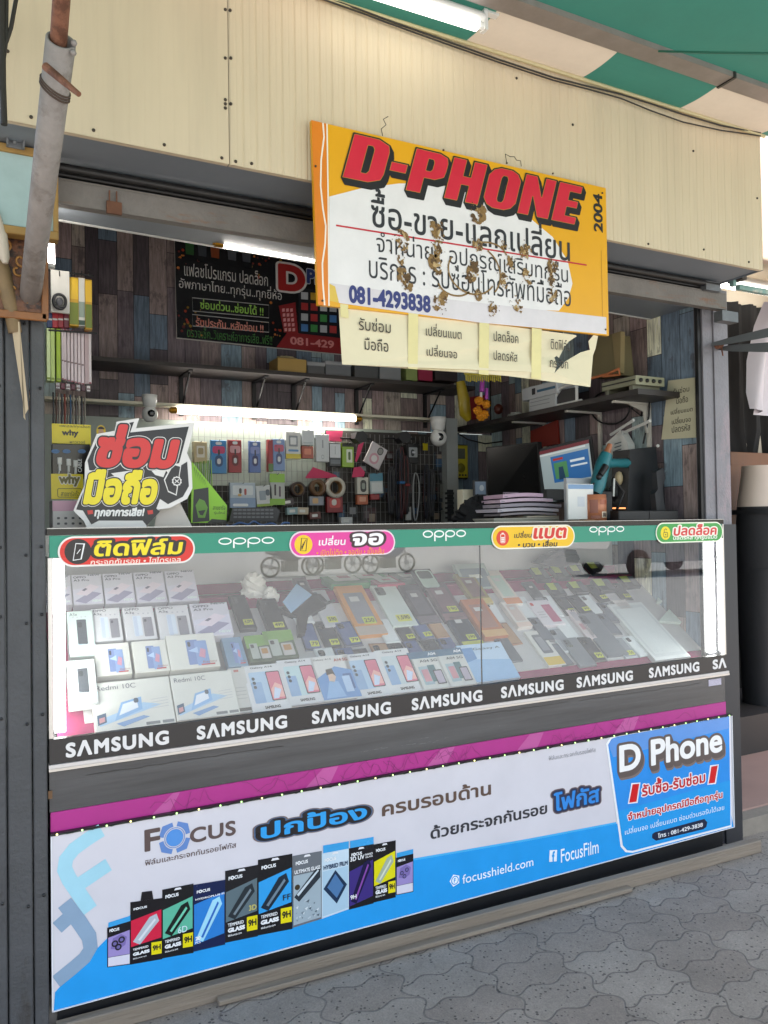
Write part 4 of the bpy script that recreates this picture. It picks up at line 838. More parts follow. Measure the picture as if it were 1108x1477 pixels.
for ci, (cx, cy, r_) in enumerate(((602, 355, 23), (458, 420, 18), (333, 450, 20), (765, 490, 15), (858, 540, 16), (455, 480, 14), (770, 575, 24), (345, 590, 24), (600, 470, 12), (710, 530, 14), (470, 660, 20), (650, 690, 22), (735, 672, 18), (600, 640, 16), (860, 640, 18), (450, 530, 22), (580, 560, 36), (690, 590, 20), (330, 520, 12), (855, 590, 12), (690, 470, 10))):
    g = MB(); c = FG.px(*S1(cx, cy)); rr = r_*.00105*nrs.uniform(.7, 1.35); nr = np.random.RandomState(100+ci); N = 44
    for lay, (thr, m_) in enumerate(((.48, GLUE), (.60, GLUE2), (.66, M("glue_pale", 'b79a6c', .6, 0, .3, 60, .4, 150)))):
        ph = np.zeros((N, N)); yy, xx = np.mgrid[0:N, 0:N]/(N-1)*2-1
        for q_, amp in ((5, .62), (9, .42), (19, .26)):
            gr = nr.rand(q_+1, q_+1); gx, gy = (xx+1)/2*q_, (yy+1)/2*q_; i0, j0 = np.minimum(gx.astype(int), q_-1), np.minimum(gy.astype(int), q_-1); fx, fy = gx-i0, gy-j0
            ph += amp*(gr[j0, i0]*(1-fx)*(1-fy)+gr[j0, i0+1]*fx*(1-fy)+gr[j0+1, i0]*(1-fx)*fy+gr[j0+1, i0+1]*fx*fy)
        sk_ = nr.uniform(-.5, .5); rd_ = np.sqrt(((xx-sk_*yy)*nr.uniform(.9, 1.5))**2+(yy*nr.uniform(.8, 1.0))**2); ph = ph/1.3 - .10*rd_ + .05 - np.maximum(0, rd_-.8)*1.8 - thr
        for q_ in fill(ph, (-1.25, -1.25), 2.5/(N-1)): g.use(m_).face([FG.p(c[0]+rr*x, c[1]+rr*1.1*y, .0030+.0003*lay) for x, y in q_])
    for k in range(6):
        g.use(GLUE2); x, y = c[0]+rn.uniform(-1.5, 1.5)*rr, c[1]+rn.uniform(-1.7, 1.7)*rr; g.poly(FG, ell(x, y, rn.uniform(.0008, .0022), rn.uniform(.001, .0028), 7), .0040)
    g.build("glue_stain", sg)
g = MB().use(GLUE)
for (cx, cy, rx, ry, a0, a1) in ((580, 560, 88, 70, 150, 330), (590, 560, 95, 85, -40, 60), (640, 500, 66, 38, 10, 130), (520, 600, 60, 38, 190, 330)):
    c = FG.px(*S1(cx, cy)); stroke(g, FG, [(c[0]+rx*.00105*.9*math.cos(R(a0+(a1-a0)*k/16)), c[1]+ry*.00105*.9*math.sin(R(a0+(a1-a0)*k/16))) for k in range(17)], .005, .0029)
g.build("glue_stain", sg)
for px, py in ((36, 193), (480, 137), (700, 182), (860, 218), (1032, 286), (1030, 400), (1043, 760), (60, 660)):
    mb = MB().use(P('4a3a2a')); u, v = FG.px(*S1(px, py)); mb.lathe(FG.p(u, v, .0005), FG.N, [(.003, 0), (.003, .003), (0, .004)], 8); mb.build("screw", sg)
mb = MB().use(P('b98318', .4)); stroke(mb, FG, [FG.px(*S1(1029, 485)), FG.px(*S1(1034, 735))], .0018, .0008); mb.build("scratch", sg)
# paper sheets taped under it
FP = FY(-.238); PAPER = M("cream_paper", 'e0d5b6', .8, 0, .06, 6, .25, 9)
ps = thing("paper_notice", "four torn cream paper sheets taped in a row under the yellow sign", "notice", tuple(FP.p(1.3, 1.78)))
out = [S1(*p) for p in ((115, 662), (330, 690), (600, 733), (940, 778), (946, 782), (920, 800), (905, 820), (884, 858), (878, 850), (868, 856), (872, 884), (862, 912), (905, 870), (960, 838), (990, 830), (985, 800), (1003, 778), (1018, 782), (1008, 826), (1000, 850), (988, 960), (850, 942), (700, 920), (500, 906), (330, 893), (124, 883))]
uvs = [FP.px(*p) for p in out]; mb = MB().use(PAPER); n0 = len(mb.v); mb.poly(FP, uvs, .0)
mb.v = [(x, y-.006*math.sin(x*16)*math.sin(z*30)-.004*(z < 1.78), z) for x, y, z in mb.v]; mb.build("sheet", ps)
B = MB().use(M("yellow_tape", 'dccf92', .3, 0, .1, 12))
for x in (372, 618, 800): ppx(B, FP, [S1(x-17, 698+(x-372)*.135), S1(x+17, 702+(x-372)*.135), S1(x+15, 900+(x-372)*.08), S1(x-19, 896+(x-372)*.08)], .0075)
ppx(B, FP, [S1(118, 672), S1(146, 676), S1(148, 722), S1(120, 718)], .0075); B.build("tape", ps)
B = MB().use(P('3d352e', .7))
for s_, bl, tr in (("รับซ่อม", (183, 763), (293, 729)), ("มือถือ", (203, 832), (285, 797)), ("เปลี่ยนแบต", (415, 782), (538, 752)), ("เปลี่ยนจอ", (418, 852), (523, 822)), ("ปลดล็อค", (650, 801), (735, 772)), ("ปลดรหัส", (650, 866), (732, 840)), ("ติดฟิล์ม", (848, 829), (916, 800)), ("กระจก", (845, 892), (908, 873))): tpx(B, FP, s_, S1(*bl), S1(*tr), .0085, off=.004)
B.build("lettering", ps)
# notice on the right wall
FW = FX(2.596); wn = thing("wall_notice", "cream paper notice curling on the right wall above the counter", "notice", tuple(FW.p(-.15, 1.62)))
mb = MB().use(M("greenish_paper", 'cfc9ab', .8, 0, .06, 6, .2, 10)); F2 = Frame(FW.p(0, 0, .004), FW.U, FW.V); ppx(mb, F2, [(964, 549), (1005, 544), (1006, 631), (954, 634)], 0); mb.build("sheet", wn)
B = MB().use(P('4a4438', .7)); S5 = lambda x, y: (700+x*.368, 340+y*.368)
for s_, bl, tr in (("รับซ่อม", (738, 617), (800, 592)), ("มือถือ", (750, 655), (795, 632)), ("เปลี่ยนแบต", (728, 697), (813, 670)), ("เปลี่ยนจอ", (732, 735), (806, 708)), ("ปลดรหัส", (732, 768), (804, 742))): tpx(B, F2, s_, S5(bl[0], bl[1]+5), S5(tr[0], tr[1]-7), .0008, off=.008)
B.build("lettering", wn)
# ------------------------------------------------------------------ four stickers on the header band
FT = FY(-.006)
def pill(label, p0, p1, cols, w=.0):
    """p0 bottom-left px, p1 top-right px of the pill's outer edge"""
    a, b = FT.px(*p0), FT.px(*p1); o = thing("service_sticker", label, "sticker", tuple(FT.p((a[0]+b[0])/2, a[1])), "service stickers on the green band")
    mb = MB().use(P(cols[0], .3)); r = (b[1]-a[1])/2; mb.prism(FT, rrect(a[0], a[1], b[0], b[1], r, 10), 0, .0012); e = (b[1]-a[1])*.06
    mb.use(P(cols[1], .3)); mb.poly(FT, rrect(a[0]+e, a[1]+e, b[0]-e, b[1]-e, r-e, 10), .0018)
    mb.build("backing", o); return o, a, b
def grow(I, c, k=1.45): q = FT.p(*c); I.v = [(q.x+(x-q.x)*k, y, q.z+(z-q.z)*k) for x, y, z in I.v]
def tx(o, items):
    B = MB()
    for s_, bl, tr, layers, kw in items:
        for i, (col, ex) in enumerate(layers): tpx(B.use(P(col, .3)), FT, s_, bl, tr, .0024+.0005*i, extra=ex, **kw)
    B.build("lettering", o)
o, a, b = pill("red pill sticker with yellow letters and a black phone icon", (83.5, 818.5), (281, 770.5), ('efe7e2', 'dd2a20'))
I = MB(); c = FT.px(112.5, 795.5); I.use(P('1c1517', .3)).poly(FT, ell(*c, .0225), .0022); I.use(P('f0eded', .3)); I.poly(FT, [(c[0]-.009, c[1]-.016), (c[0]+.006, c[1]-.014), (c[0]+.012, c[1]+.014), (c[0]-.004, c[1]+.015)], .0026); I.use(P('1c1517', .3)); I.poly(FT, [(c[0]-.0075, c[1]-.0145), (c[0]+.004, c[1]-.013), (c[0]+.009, c[1]+.0125), (c[0]-.003, c[1]+.0135)], .003); I.use(P('f0eded', .3)); stroke(I, FT, [(c[0]-.002, c[1]-.004), (c[0]+.004, c[1]+.004)], .0012, .0034); grow(I, c); I.build("icon", o)
tx(o, [("ติดฟิล์ม", (134, 803), (265, 776), [('201415', .12), ('f1d81c', 0)], dict(off=.03, shear=.12)), ("กระจกกันรอย • ไฮโดรเจล", (130, 815.5), (261, 802), [('f2d8cc', 0)], dict(off=.015, shear=.1))])
o, a, b = pill("bright pink pill sticker with white letters and a yellow circle icon", (417.5, 804.5), (569.5, 764), ('f0d6e2', 'e63a9a'))
I = MB(); c = FT.px(437.5, 785.5); I.use(P('f2c51e', .3)).poly(FT, ell(*c, .0195), .0022); I.use(P('2a1c14', .3)); stroke(I, FT, [(c[0]-.007, c[1]-.012), (c[0]+.005, c[1]-.013), (c[0]+.008, c[1]+.012), (c[0]-.004, c[1]+.013)], .0018, .0026, True)
for k in range(4): stroke(I, FT, [(c[0]-.004, c[1]-.010), (c[0]+.005-.003*k, c[1]+.010-.004*k)], .0012, .0028+.0001*k)
grow(I, c); I.build("icon", o)
tx(o, [("เปลี่ยน", (459, 787), (499, 772), [('f6eef2', 0)], dict(off=.02, shear=.1)), ("จอ", (506, 787.5), (554, 768.5), [('3a1c28', .10), ('f6f2f4', 0)], dict(off=.035, shear=.1)), ("• เปิดไม่ติด • จอดับ • เป็นเส้น", (456, 802), (554, 789), [('f09a28', 0)], dict(off=.012, shear=.1))])
o, a, b = pill("yellow pill sticker with a red battery icon and red letters", (709, 793), (828.5, 756.5), ('efe9d8', 'f0bd14'))
I = MB(); c = FT.px(724.7, 776); I.use(P('dd3a24', .3)).poly(FT, ell(*c, .0178), .0022); I.use(P('f2e6de', .3)); stroke(I, FT, rrect(c[0]-.006, c[1]-.011, c[0]+.006, c[1]+.009, .002, 2), .0014, .0026, True); I.poly(FT, [(c[0]-.003, c[1]+.010), (c[0]+.003, c[1]+.010), (c[0]+.003, c[1]+.012), (c[0]-.003, c[1]+.012)], .0026)
for k in range(3): I.poly(FT, [(c[0]-.0045, c[1]-.009+.004*k), (c[0]+.0045, c[1]-.009+.004*k), (c[0]+.0045, c[1]-.006+.004*k), (c[0]-.0045, c[1]-.006+.004*k)], .0027)
grow(I, c); I.build("icon", o)
tx(o, [("เปลี่ยน", (741, 776), (767, 765.5), [('2a1a14', 0)], dict(off=.02, shear=.1)), ("แบต", (768, 777.5), (817.5, 760.5), [('f5e3c8', .08), ('d4231c', 0)], dict(off=.035, shear=.15)), ("• บวม • เสื่อม", (746, 790), (804, 777.5), [('2a1a14', 0)], dict(off=.03, shear=.1))])
o, a, b = pill("green pill sticker with a yellow padlock icon and red letters", (946, 784), (1042, 752.5), ('eef0dc', '2f9c46'))
I = MB(); c = FT.px(959.5, 769); I.use(P('f0d51c', .3)).poly(FT, ell(*c, .0175), .0022); I.use(P('2c2a14', .3)); stroke(I, FT, rrect(c[0]-.007, c[1]-.010, c[0]+.007, c[1]+.002, .002, 2), .0016, .0026, True); stroke(I, FT, [(c[0]-.005, c[1]+.002), (c[0]-.005, c[1]+.008), (c[0], c[1]+.0115), (c[0]+.005, c[1]+.008)], .0016, .0027); I.poly(FT, ell(c[0], c[1]-.004, .002, n=8), .0028); grow(I, c); I.build("icon", o)
tx(o, [("ปลดล็อค", (970.5, 773), (1034, 755.5), [('f3ece0', .10), ('d42a2c', 0)], dict(off=.03, shear=.12)), ("ปลดรหัส ทุกรูปแบบ", (970, 780.5), (1034, 771.5), [('eef3e6', 0)], dict(off=.02, shear=.1))])
# ------------------------------------------------------------------ banner on the back wall
FK = FY(1.486); S3 = lambda x, y: (x*.41516, 300+y*.41516)
wb = thing("wall_banner", "black printed banner with phone pictures and red letters on the back wall", "banner", tuple(FK.p(1.3, 2.15)))
q = [FK.px(*S3(*p)) for p in ((606, 112), (1290, 205), (1290, 520), (614, 452))]; mb = MB().use(M("black_vinyl", '151315', .18, 0, .1, 6)); mb.prism(FK, q, -.004, 0); mb.use(P('b9b4ac')); stroke(mb, FK, q, .006, .0005, True); mb.build("panel", wb)
B = MB(); rn = random.Random(8)
for k in range(150):
    x, y = rn.choice(((640, 400), (640, 160), (980, 420), (900, 170))); sx = rn.gauss(0, 38); sy = rn.gauss(0, 34); X, Y = x+sx, y+sy
    if 616 < X < 1230 and 128+.13*(X-606) < Y < 446+.1*(X-606): B.use(P(rn.choice(('7a2415', 'a8381a', '5a1a12', 'c0702a', '8a6a1c')), .3)); u, v = FK.px(*S3(X, Y)); B.poly(FK, ell(u, v, rn.uniform(.002, .008), n=8), .0006+.000004*k)
B.use(P('8f1f22', .3)); ppx(B, FK, [S3(*p) for p in ((1000, 430), (1288, 465), (1288, 518), (960, 484))], .0013); ppx(B, FK, [S3(*p) for p in ((968, 340), (1026, 328), (1036, 440), (986, 432))], .0016)
for (x, c1) in ((638, '2a5a2c'), (682, '3d4248'), (726, '8a4424'), (785, '565a60'), (835, '4a4e54')):
    sl_ = .13*(x-638); B.use(P('0b0b0d', .2)); ppx(B, FK, [S3(x, 108+sl_), S3(x+42, 112+sl_), S3(x+40, 186+sl_), S3(x+5, 178+sl_)], .0014); B.use(P(c1, .25)); ppx(B, FK, [S3(x+5, 118+sl_), S3(x+36, 121+sl_), S3(x+35, 165+sl_), S3(x+8, 160+sl_)], .0018)
B.use(P('23252a', .2)); ppx(B, FK, [S3(*p) for p in ((1036, 278), (1180, 292), (1180, 452), (1038, 436))], .0016)
for r in range(4):
    for c in range(4): B.use(P(rn.choice(('3f8f4a', 'b8bcc0', '4a7fb8', 'c9a23a', 'b43a3a', 'd8dadc')), .3)); x, y = 1046+c*33, 292+r*37+c*2; ppx(B, FK, [S3(x, y), S3(x+24, y+2), S3(x+24, y+27), S3(x, y+25)], .002)
for r in range(5):
    for c in range(3): B.use(P('e0a0a0', .3)); x, y = 980+c*14-r*-2, 350+r*17; ppx(B, FK, [S3(x, y), S3(x+9, y-1), S3(x+9, y+10), S3(x, y+11)], .002)
for q in (((668, 312), (934, 338), (934, 382), (670, 358)), ((668, 370), (934, 398), (934, 432), (670, 410))): B.use(P('b8b8b4', .3)); stroke(B, FK, [FK.px(*S3(*p)) for p in q], .0035, .0015, True)
B.build("printed_picture", wb)
B = MB()
for s_, bl, tr, col, of in (("แฟลชโปรแกรม ปลดล็อก", (640, 235), (930, 224), 'd6d4d0', .0), ("อัพภาษาไทย..ทุกรุ่น..ทุกยี่ห้อ", (622, 288), (978, 278), 'd6d4d0', .0), ("ซ่อมด่วน..ซ่อมได้ !!", (695, 350), (915, 342), '9ad05a', .02), ("รับประกัน..หลังซ่อม !!", (680, 410), (915, 402), 'd99080', .02), ("ตรวจเช็ค..วิเคราะห์อาการเสีย..ฟรี!!", (650, 448), (945, 440), '3f7f3a', .0), ("081-429", (1008, 474), (1160, 462), 'd88a86', .03)):
    tpx(B.use(P(col, .35)), FK, s_, S3(*bl), S3(*tr), .0024, off=of)
tpx(B.use(P('dcd8d4', .3)), FK, "D", S3(966, 285), S3(1060, 205), .0022, off=.06, extra=.06); tpx(B.use(P('b02826', .3)), FK, "D", S3(966, 285), S3(1060, 205), .0028, off=.06)
tpx(B.use(P('c8ccd8', .3)), FK, "PHONE", S3(1066, 262), S3(1240, 236), .0022, off=.05, extra=.04); tpx(B.use(P('2c3f80', .3)), FK, "PHONE", S3(1066, 262), S3(1240, 236), .0028, off=.05)
B.build("lettering", wb)
# ------------------------------------------------------------------ tubes inside the shop
TUBE3 = M("tube_lit_strong", (1, 1, .96), .3, var=0, emit=17)
def lamp(label, p, q, Y, tm=TUBE, r=.014, nm="tube_lamp"):
    a, b = at(*p, Y=Y), at(*q, Y=Y); o = thing(nm, label, "lamp", tuple((a+b)/2), "fluorescent tubes in the shop"); d = (b-a).normalized()
    mb = MB().use(tm); mb.tube([a, b], r, 14); mb.build("tube", o)
    up = Vector((0, .03, .014)); mb = MB().use(WHITE); mb.tube([a+up, b+up], .012, 8); mb.build("batten", o)
    for e, s_ in ((a, -1), (b, 1)):
        mb = MB().use(GOLD); mb.tube([e+d*s_*.022-d*s_*.02, e+d*s_*.030], r*1.05, 12); mb.tube([e+d*s_*.03, e+d*s_*.036], r*.7, 10); mb.build("end_cap", o)
lamp("long fluorescent tube with a gold cap high in front of the black banner", (323, 352), (640, 400), .285, TUBE3, .0125)
lamp("long fluorescent tube above the hanging phone accessories", (256, 592), (512, 604), 1.40)
o = thing("tube_lamp", "short upright fluorescent tube beside the door at the left edge of the opening", "lamp", tuple(at(73, 385, Y=.20)), "fluorescent tubes in the shop"); a, b = at(73.5, 381, Y=.2), at(72, 300, Y=.2)
mb = MB().use(TUBE); mb.tube([a, b], .0105, 12); mb.build("tube", o); mb = MB().use(WHITE); mb.tube([a, a-(b-a).normalized()*.01], .011, 10); mb.build("end_cap", o)
# ------------------------------------------------------------------ goods in the display case
def LF(y, z, a): return Frame((0, y, z), (1, 0, 0), (0, math.cos(R(a)), math.sin(R(a))))
def goods(F, bl, tr, t, body, label, cat, group, art, name="phone_box", lift=0, sx=1):
    """a boxed or wrapped thing lying in frame F between two photo points, thickness t"""
    a, b = F.px(*bl, t+lift), F.px(*tr, t+lift); u0, v0, u1, v1 = min(a[0], b[0]), min(a[1], b[1]), max(a[0], b[0]), max(a[1], b[1])
    um = (u0+u1)/2; u0, u1 = um+(u0-um)*sx, um+(u1-um)*sx
    o = thing(name, label, cat, tuple(F.p((u0+u1)/2, v0)), group)
    mb = MB().use(M("card_"+body, body, .4, var=.05, vs=12)); mb.obox(F, u0, v0, u1, v1, lift, lift+t, .0012); mb.build("body", o)
    W_, H_ = u1-u0, v1-v0; w = t+lift; A = MB(); T_ = MB()
    pt = lambda x, y: (u0+W_*x, v0+H_*y)
    def pl(c, pts, k=0): A.use(P(c, .35)).poly(F, [pt(*p) for p in pts], w+.0006+.0004*k)
    def rr(c, x0, y0, x1, y1, r=.12, k=0): A.use(P(c, .3)); p, q = pt(x0, y0), pt(x1, y1); A.poly(F, rrect(p[0], p[1], q[0], q[1], r*min(abs(q[0]-p[0]), abs(q[1]-p[1]))), w+.0006+.0004*k)
    def tt(c, s_, x0, y0, x1, y1, off=0, k=0): p, q = pt(x0, y0), pt(x1, y1); text(T_.use(P(c, .4)), F, s_, p[0], p[1], q[0], q[1], w+.0022+.0003*k, off=off)
    art(pl, rr, tt)
    if A.f: A.build("printed_picture", o)
    if T_.f: T_.build("lettering", o)
    return o
def art_pro(pl, rr, tt):
    pl('c9c7d6', [(0.02, .02), (.98, .02), (.98, .62), (.02, .5)]); pl('8f8ba6', [(.05, .12), (.62, .42), (.95, .34), (.4, .03)], 1); pl('d6c9d4', [(.08, .34), (.6, .66), (.9, .56), (.45, .28)], 2); pl('5f5c70', [(.3, .46), (.42, .53), (.5, .5), (.38, .43)], 3)
    tt('4a4a52', "OPPO", .06, .86, .48, .93, .02); tt('4a4a52', "A3 Pro", .06, .76, .58, .83, .02); tt('d9e6e2', "NEW", .62, .06, .94, .14, .04); tt('50545c', "NEW", .55, .93, .95, .99, .03)
def art_x(pl, rr, tt):
    rr('c7d2de', .28, .12, .55, .72, .1); rr('7f7d86', .6, .08, .9, .66, .1); rr('b7c3d6', .3, .1, .42, .7, .1, 1); rr('4a4852', .64, .52, .72, .6, .3, 1)
    tt('55555c', "OPPO", .06, .88, .52, .95, .01); tt('55555c', "A3x", .06, .78, .36, .85, .01)
    for k in range(4): rr('a9a9b2', .3+.16*k, .76, .36+.16*k, .8, .5, 1)
def art_dark_phone(pl, rr, tt):
    rr('3b4048', .35, .25, .72, .8, .1); rr('23262c', .4, .62, .55, .74, .3, 1); pl('b8d4e4', [(.0, .05), (1, .12), (1, .24), (0, .3)]); tt('55555c', "A3x", .1, .88, .4, .95)
    for k in range(4): rr('a9a9b2', .2+.16*k, .84, .26+.16*k, .87, .5, 1)
def art_redmi(pl, rr, tt):
    rr('6f86b8', .38, .1, .62, .82, .1); rr('7f9ac8', .55, .06, .8, .78, .1, 1); pl('c98aa0', [(.6, .32), (.72, .26), (.76, .5), (.66, .56)], 2); pl('a8c4e6', [(.4, .5), (.6, .42), (.6, .6)], 2); rr('3c3f4a', .41, .62, .47, .76, .4, 2); pl('b9504c', [(.62, .06), (.9, .06), (.9, .1), (.62, .1)], 2)
    tt('a06a64', "Redmi", .66, .12, .94, .18)
def art_10c(pl, rr, tt):
    pl('9dbfdc', [(.05, .1), (.66, .34), (.85, .42), (.62, .5), (.06, .24)]); pl('7fa9d4', [(.24, .18), (.6, .36), (.6, .62), (.34, .54)], 1); pl('d9dfe8', [(.3, .28), (.55, .4), (.54, .56), (.36, .5)], 2); pl('33506e', [(.03, .12), (.14, .17), (.14, .36), (.03, .32)], 2); pl('c2868c', [(.05, .16), (.12, .19), (.12, .28), (.05, .26)], 3); pl('6f93bf', [(.25, .12), (.6, .23), (.68, .19), (.34, .05)], 3); rr('3c4a5c', .5, .5, .56, .6, .4, 3)
    tt('6f6f76', "Redmi 10C", .05, .82, .55, .92, .0); rr('77797c', .62, .03, .8, .09, .2); rr('77797c', .83, .03, .98, .09, .2)
    for k in range(4): pl('b4b4b8', [(.72, .35+.06*k), (.94, .37+.06*k), (.94, .38+.06*k), (.72, .36+.06*k)], 1)
def art_galaxy(c1='a9c4dc'):
    def f(pl, rr, tt):
        rr(c1, .12, .18, .62, .84, .08); rr('86a8cc', .12, .18, .4, .62, .08, 1); rr('23262c', .56, .2, .93, .83, .1, 2); rr('d86f86', .58, .22, .91, .81, .1, 3); pl('f0b0a8', [(.6, .26), (.9, .26), (.9, .5), (.74, .58), (.6, .44)], 4); pl('c9d6ee', [(.6, .24), (.74, .24), (.86, .42), (.7, .48)], 5)
        for k in range(3): rr('2b3640', .17, .66-.09*k, .25, .73-.09*k, .5, 3)
        tt('33333a', "Galaxy A14", .2, .9, .78, .95, .02); tt('2b2b30', "SAMSUNG", .32, .05, .72, .11, .04)
    return f
def art_person(pl, rr, tt):
    pl('5f92c8', [(.02, .02), (.98, .02), (.98, .62), (.55, .74), (.02, .5)]); pl('d8b8a4', [(.3, .42), (.42, .38), (.5, .5), (.44, .62), (.32, .58)], 1); pl('3b3028', [(.28, .55), (.44, .58), (.5, .52), (.46, .7), (.3, .68)], 2); pl('86b2dc', [(.1, .05), (.6, .05), (.52, .4), (.3, .42)], 1); rr('2f5f98', .68, .2, .9, .55, .1, 3); rr('a9c6e4', .64, .14, .84, .5, .1, 4)
    tt('55504c', "Galaxy A14", .06, .88, .52, .93, .01); tt('b0523c', "A14 5G", .58, .84, .94, .91, .03)
def art_a04(pl, rr, tt):
    pl('3f6a86', [(0, .82), (1, .82), (1, 1), (0, 1)]); rr('9fb4bc', .18, .12, .52, .6, .08); rr('c98a94', .24, .2, .46, .52, .08, 1); rr('3c6a72', .48, .18, .72, .62, .08, 2); rr('2c3038', .6, .1, .9, .48, .1, 3); rr('b0a4b4', .63, .13, .87, .45, .1, 4)
    tt('e6ecf0', "A04", .66, .87, .94, .95, .03); tt('34383c', "A04 5G", .3, .7, .9, .77, .01)
def art_lab(c, tag_=None, pc=None):
    def f(pl, rr, tt):
        if pc: rr(pc, .16, .22, .84, .84, .06)
        pl(c, [(.0, .0), (1, .0), (1, .17), (0, .17)])
        rr('c9c9c4', .3, .66, .62, .76, .1, 1)
        if tag_: rr('c6cf4a', .38, .2, .8, .34, .08, 2); tt('4a4a20', tag_, .42, .23, .76, .31, .02)
    return f
def art_plain_phone(cam='2a2a2e', tag_=None, logo=False):
    def f(pl, rr, tt):
        rr(cam, .08, .74, .44, .94, .25); rr('15151a', .13, .85, .22, .91, .5, 1); rr('15151a', .13, .77, .22, .83, .5, 1); rr('4a4a50', .3, .8, .36, .86, .5, 1)
        if tag_: rr('d2d455', .3, .1, .86, .26, .08, 1); tt('45451c', tag_, .36, .13, .8, .23, .02)
    return f
GB = "phone boxes standing in the display case"; GC = "phone cases lying on the display slope"
pro = lambda i: goods(LF(.335, 1.02, 52), (101+46*(i-1)+5.5, 874.5-1.5*i), (145.5+44.6*(i-1), 829.5-1.8*i), .035, 'c3c1cb', "pale grey box", "phone box", GB, art_pro)
for i, nm in enumerate(("leftmost beside the light strip", "second from the left", "third from the left", "second from the right", "rightmost")):
    o = pro(i); o['label'] = "pale grey lilac phone box in the rear row, " + nm
for i, (x0, x1, nm) in enumerate(((136, 172, "leftmost"), (183, 220, "middle"), (232, 270, "right of the middle"))):
    goods(LF(.235, .925, 50), (x0, 926-2*i), (x1, 876-2*i), .04, 'c9c9cc', "pale box with two upright phones, second row from the back, " + nm, "phone box", GB, art_x)
goods(LF(.235, .925, 50), (283, 919), (327, 868), .04, 'c4c2cc', "pale box with slanted phones ending the second row from the back", "phone box", GB, art_pro)
goods(LF(.22, .92, 54), (101, 948), (133, 880), .04, 'b9c9c4', "greenish box with one dark phone beside the left light strip, upper one", "phone box", GB, art_dark_phone)
goods(LF(.12, .83, 54), (101, 1018), (136, 950), .04, 'c2cac9', "greenish box with one dark phone beside the left light strip, lower one", "phone box", GB, art_dark_phone)
for i, (bl, tr, nm) in enumerate((((140, 976), (185, 926), "left"), ((196, 971), (238, 922), "middle"), ((247, 967), (308, 912), "right"))):
    goods(LF(.14, .845, 50), bl, tr, .03, 'd2d1c9', "cream box with a pair of blue phones in the third row, %s one of three" % nm, "phone box", GB, art_redmi)
for i, (bl, tr, nm) in enumerate((((139, 1057), (243, 975), "left"), ((256, 1040), (333, 966), "right"))):
    goods(LF(.05, .742, 50), bl, tr, .03, 'cfcec7', "wide cream box with blue phones lying aslant at the front left, %s one of two" % nm, "phone box", GB, art_10c)
goods(LF(.06, .745, 50), (343, 1029), (352, 962), .02, 'c2c0bb', "narrow grey box side with dark labels beside the wide cream boxes", "phone box", GB, lambda pl, rr, tt: (rr('3a3a3c', .1, .03, .9, .1), rr('b06a60', .3, .9, .6, .95), [pl('9a9a9a', [(.2, .3+.08*k), (.8, .3+.08*k), (.8, .31+.08*k), (.2, .31+.08*k)]) for k in range(4)]))
for i, (bl, tr, art, body, nm) in enumerate((((366, 1029), (402, 956), art_galaxy(), 'd6d6d8', "white box with a blue and a pink phone, leftmost in the front row"), ((418, 1018), (449.5, 948), art_galaxy('b8d2d6'), 'd2d2d4', "white box with pale blue phone, second from the left in the front row"),
        ((467, 1012), (501, 943), art_person, 'd6d4d0', "white box with a blue picture of a person, third in the front row"), ((516, 1008), (541, 940), art_galaxy(), 'd4d4d6', "white box with blue and pink phones right of the person picture box"),
        ((564, 1001), (587, 934), art_galaxy('c3cfd2'), 'd6d6d6', "white box with pink phone, fifth in the front row"), ((609, 996), (628, 938), art_a04, 'cfcfc9', "white box with a blue top band, left one of two near the pane joint"),
        ((649, 991), (664, 934), art_a04, 'cbcbc6', "white box with a blue top band, right one of two near the pane joint"))):
    goods(LF(.055, .745, 46), bl, tr, .022, body, nm, "phone box", GB, art)
goods(LF(.055, .745, 44), (685, 985), (722, 925), .02, 'b6cfe4', "pale blue box with a white top just right of the pane joint", "phone box", GB, lambda pl, rr, tt: (pl('8fb8dc', [(0, 0), (1, 0), (1, .5), (0, .62)]), pl('5f92c4', [(0, .5), (.3, .6), (.3, .9), (0, .9)], 1), tt('4a4f55', "Galaxy A", .3, .8, .9, .88)))
def art_green(pl, rr, tt): pl('6f9a4a', [(0, .5), (1, .62), (1, 1), (0, 1)]); rr('a9b0a8', .12, .1, .45, .68, .1, 1); rr('b8b4b0', .5, .08, .9, .52, .1, 2); rr('a8783c', .56, .26, .82, .46, .1, 3); rr('2a2c2a', .16, .5, .3, .64, .3, 3)
goods(LF(.085, .77, 44), (362, 955), (385, 915), .03, '3d4f38', "dark green phone box with orange chip picture, left one of two", "phone box", GB, art_green)
goods(LF(.085, .77, 44), (390, 951), (419, 908), .03, '3d4f38', "dark green phone box with orange chip picture, right one of two", "phone box", GB, art_green)
goods(LF(.085, .77, 44), (330, 962), (347, 918), .03, '6f8fa8', "small box with pale blue phone picture beside the green boxes", "phone box", GB, art_redmi)
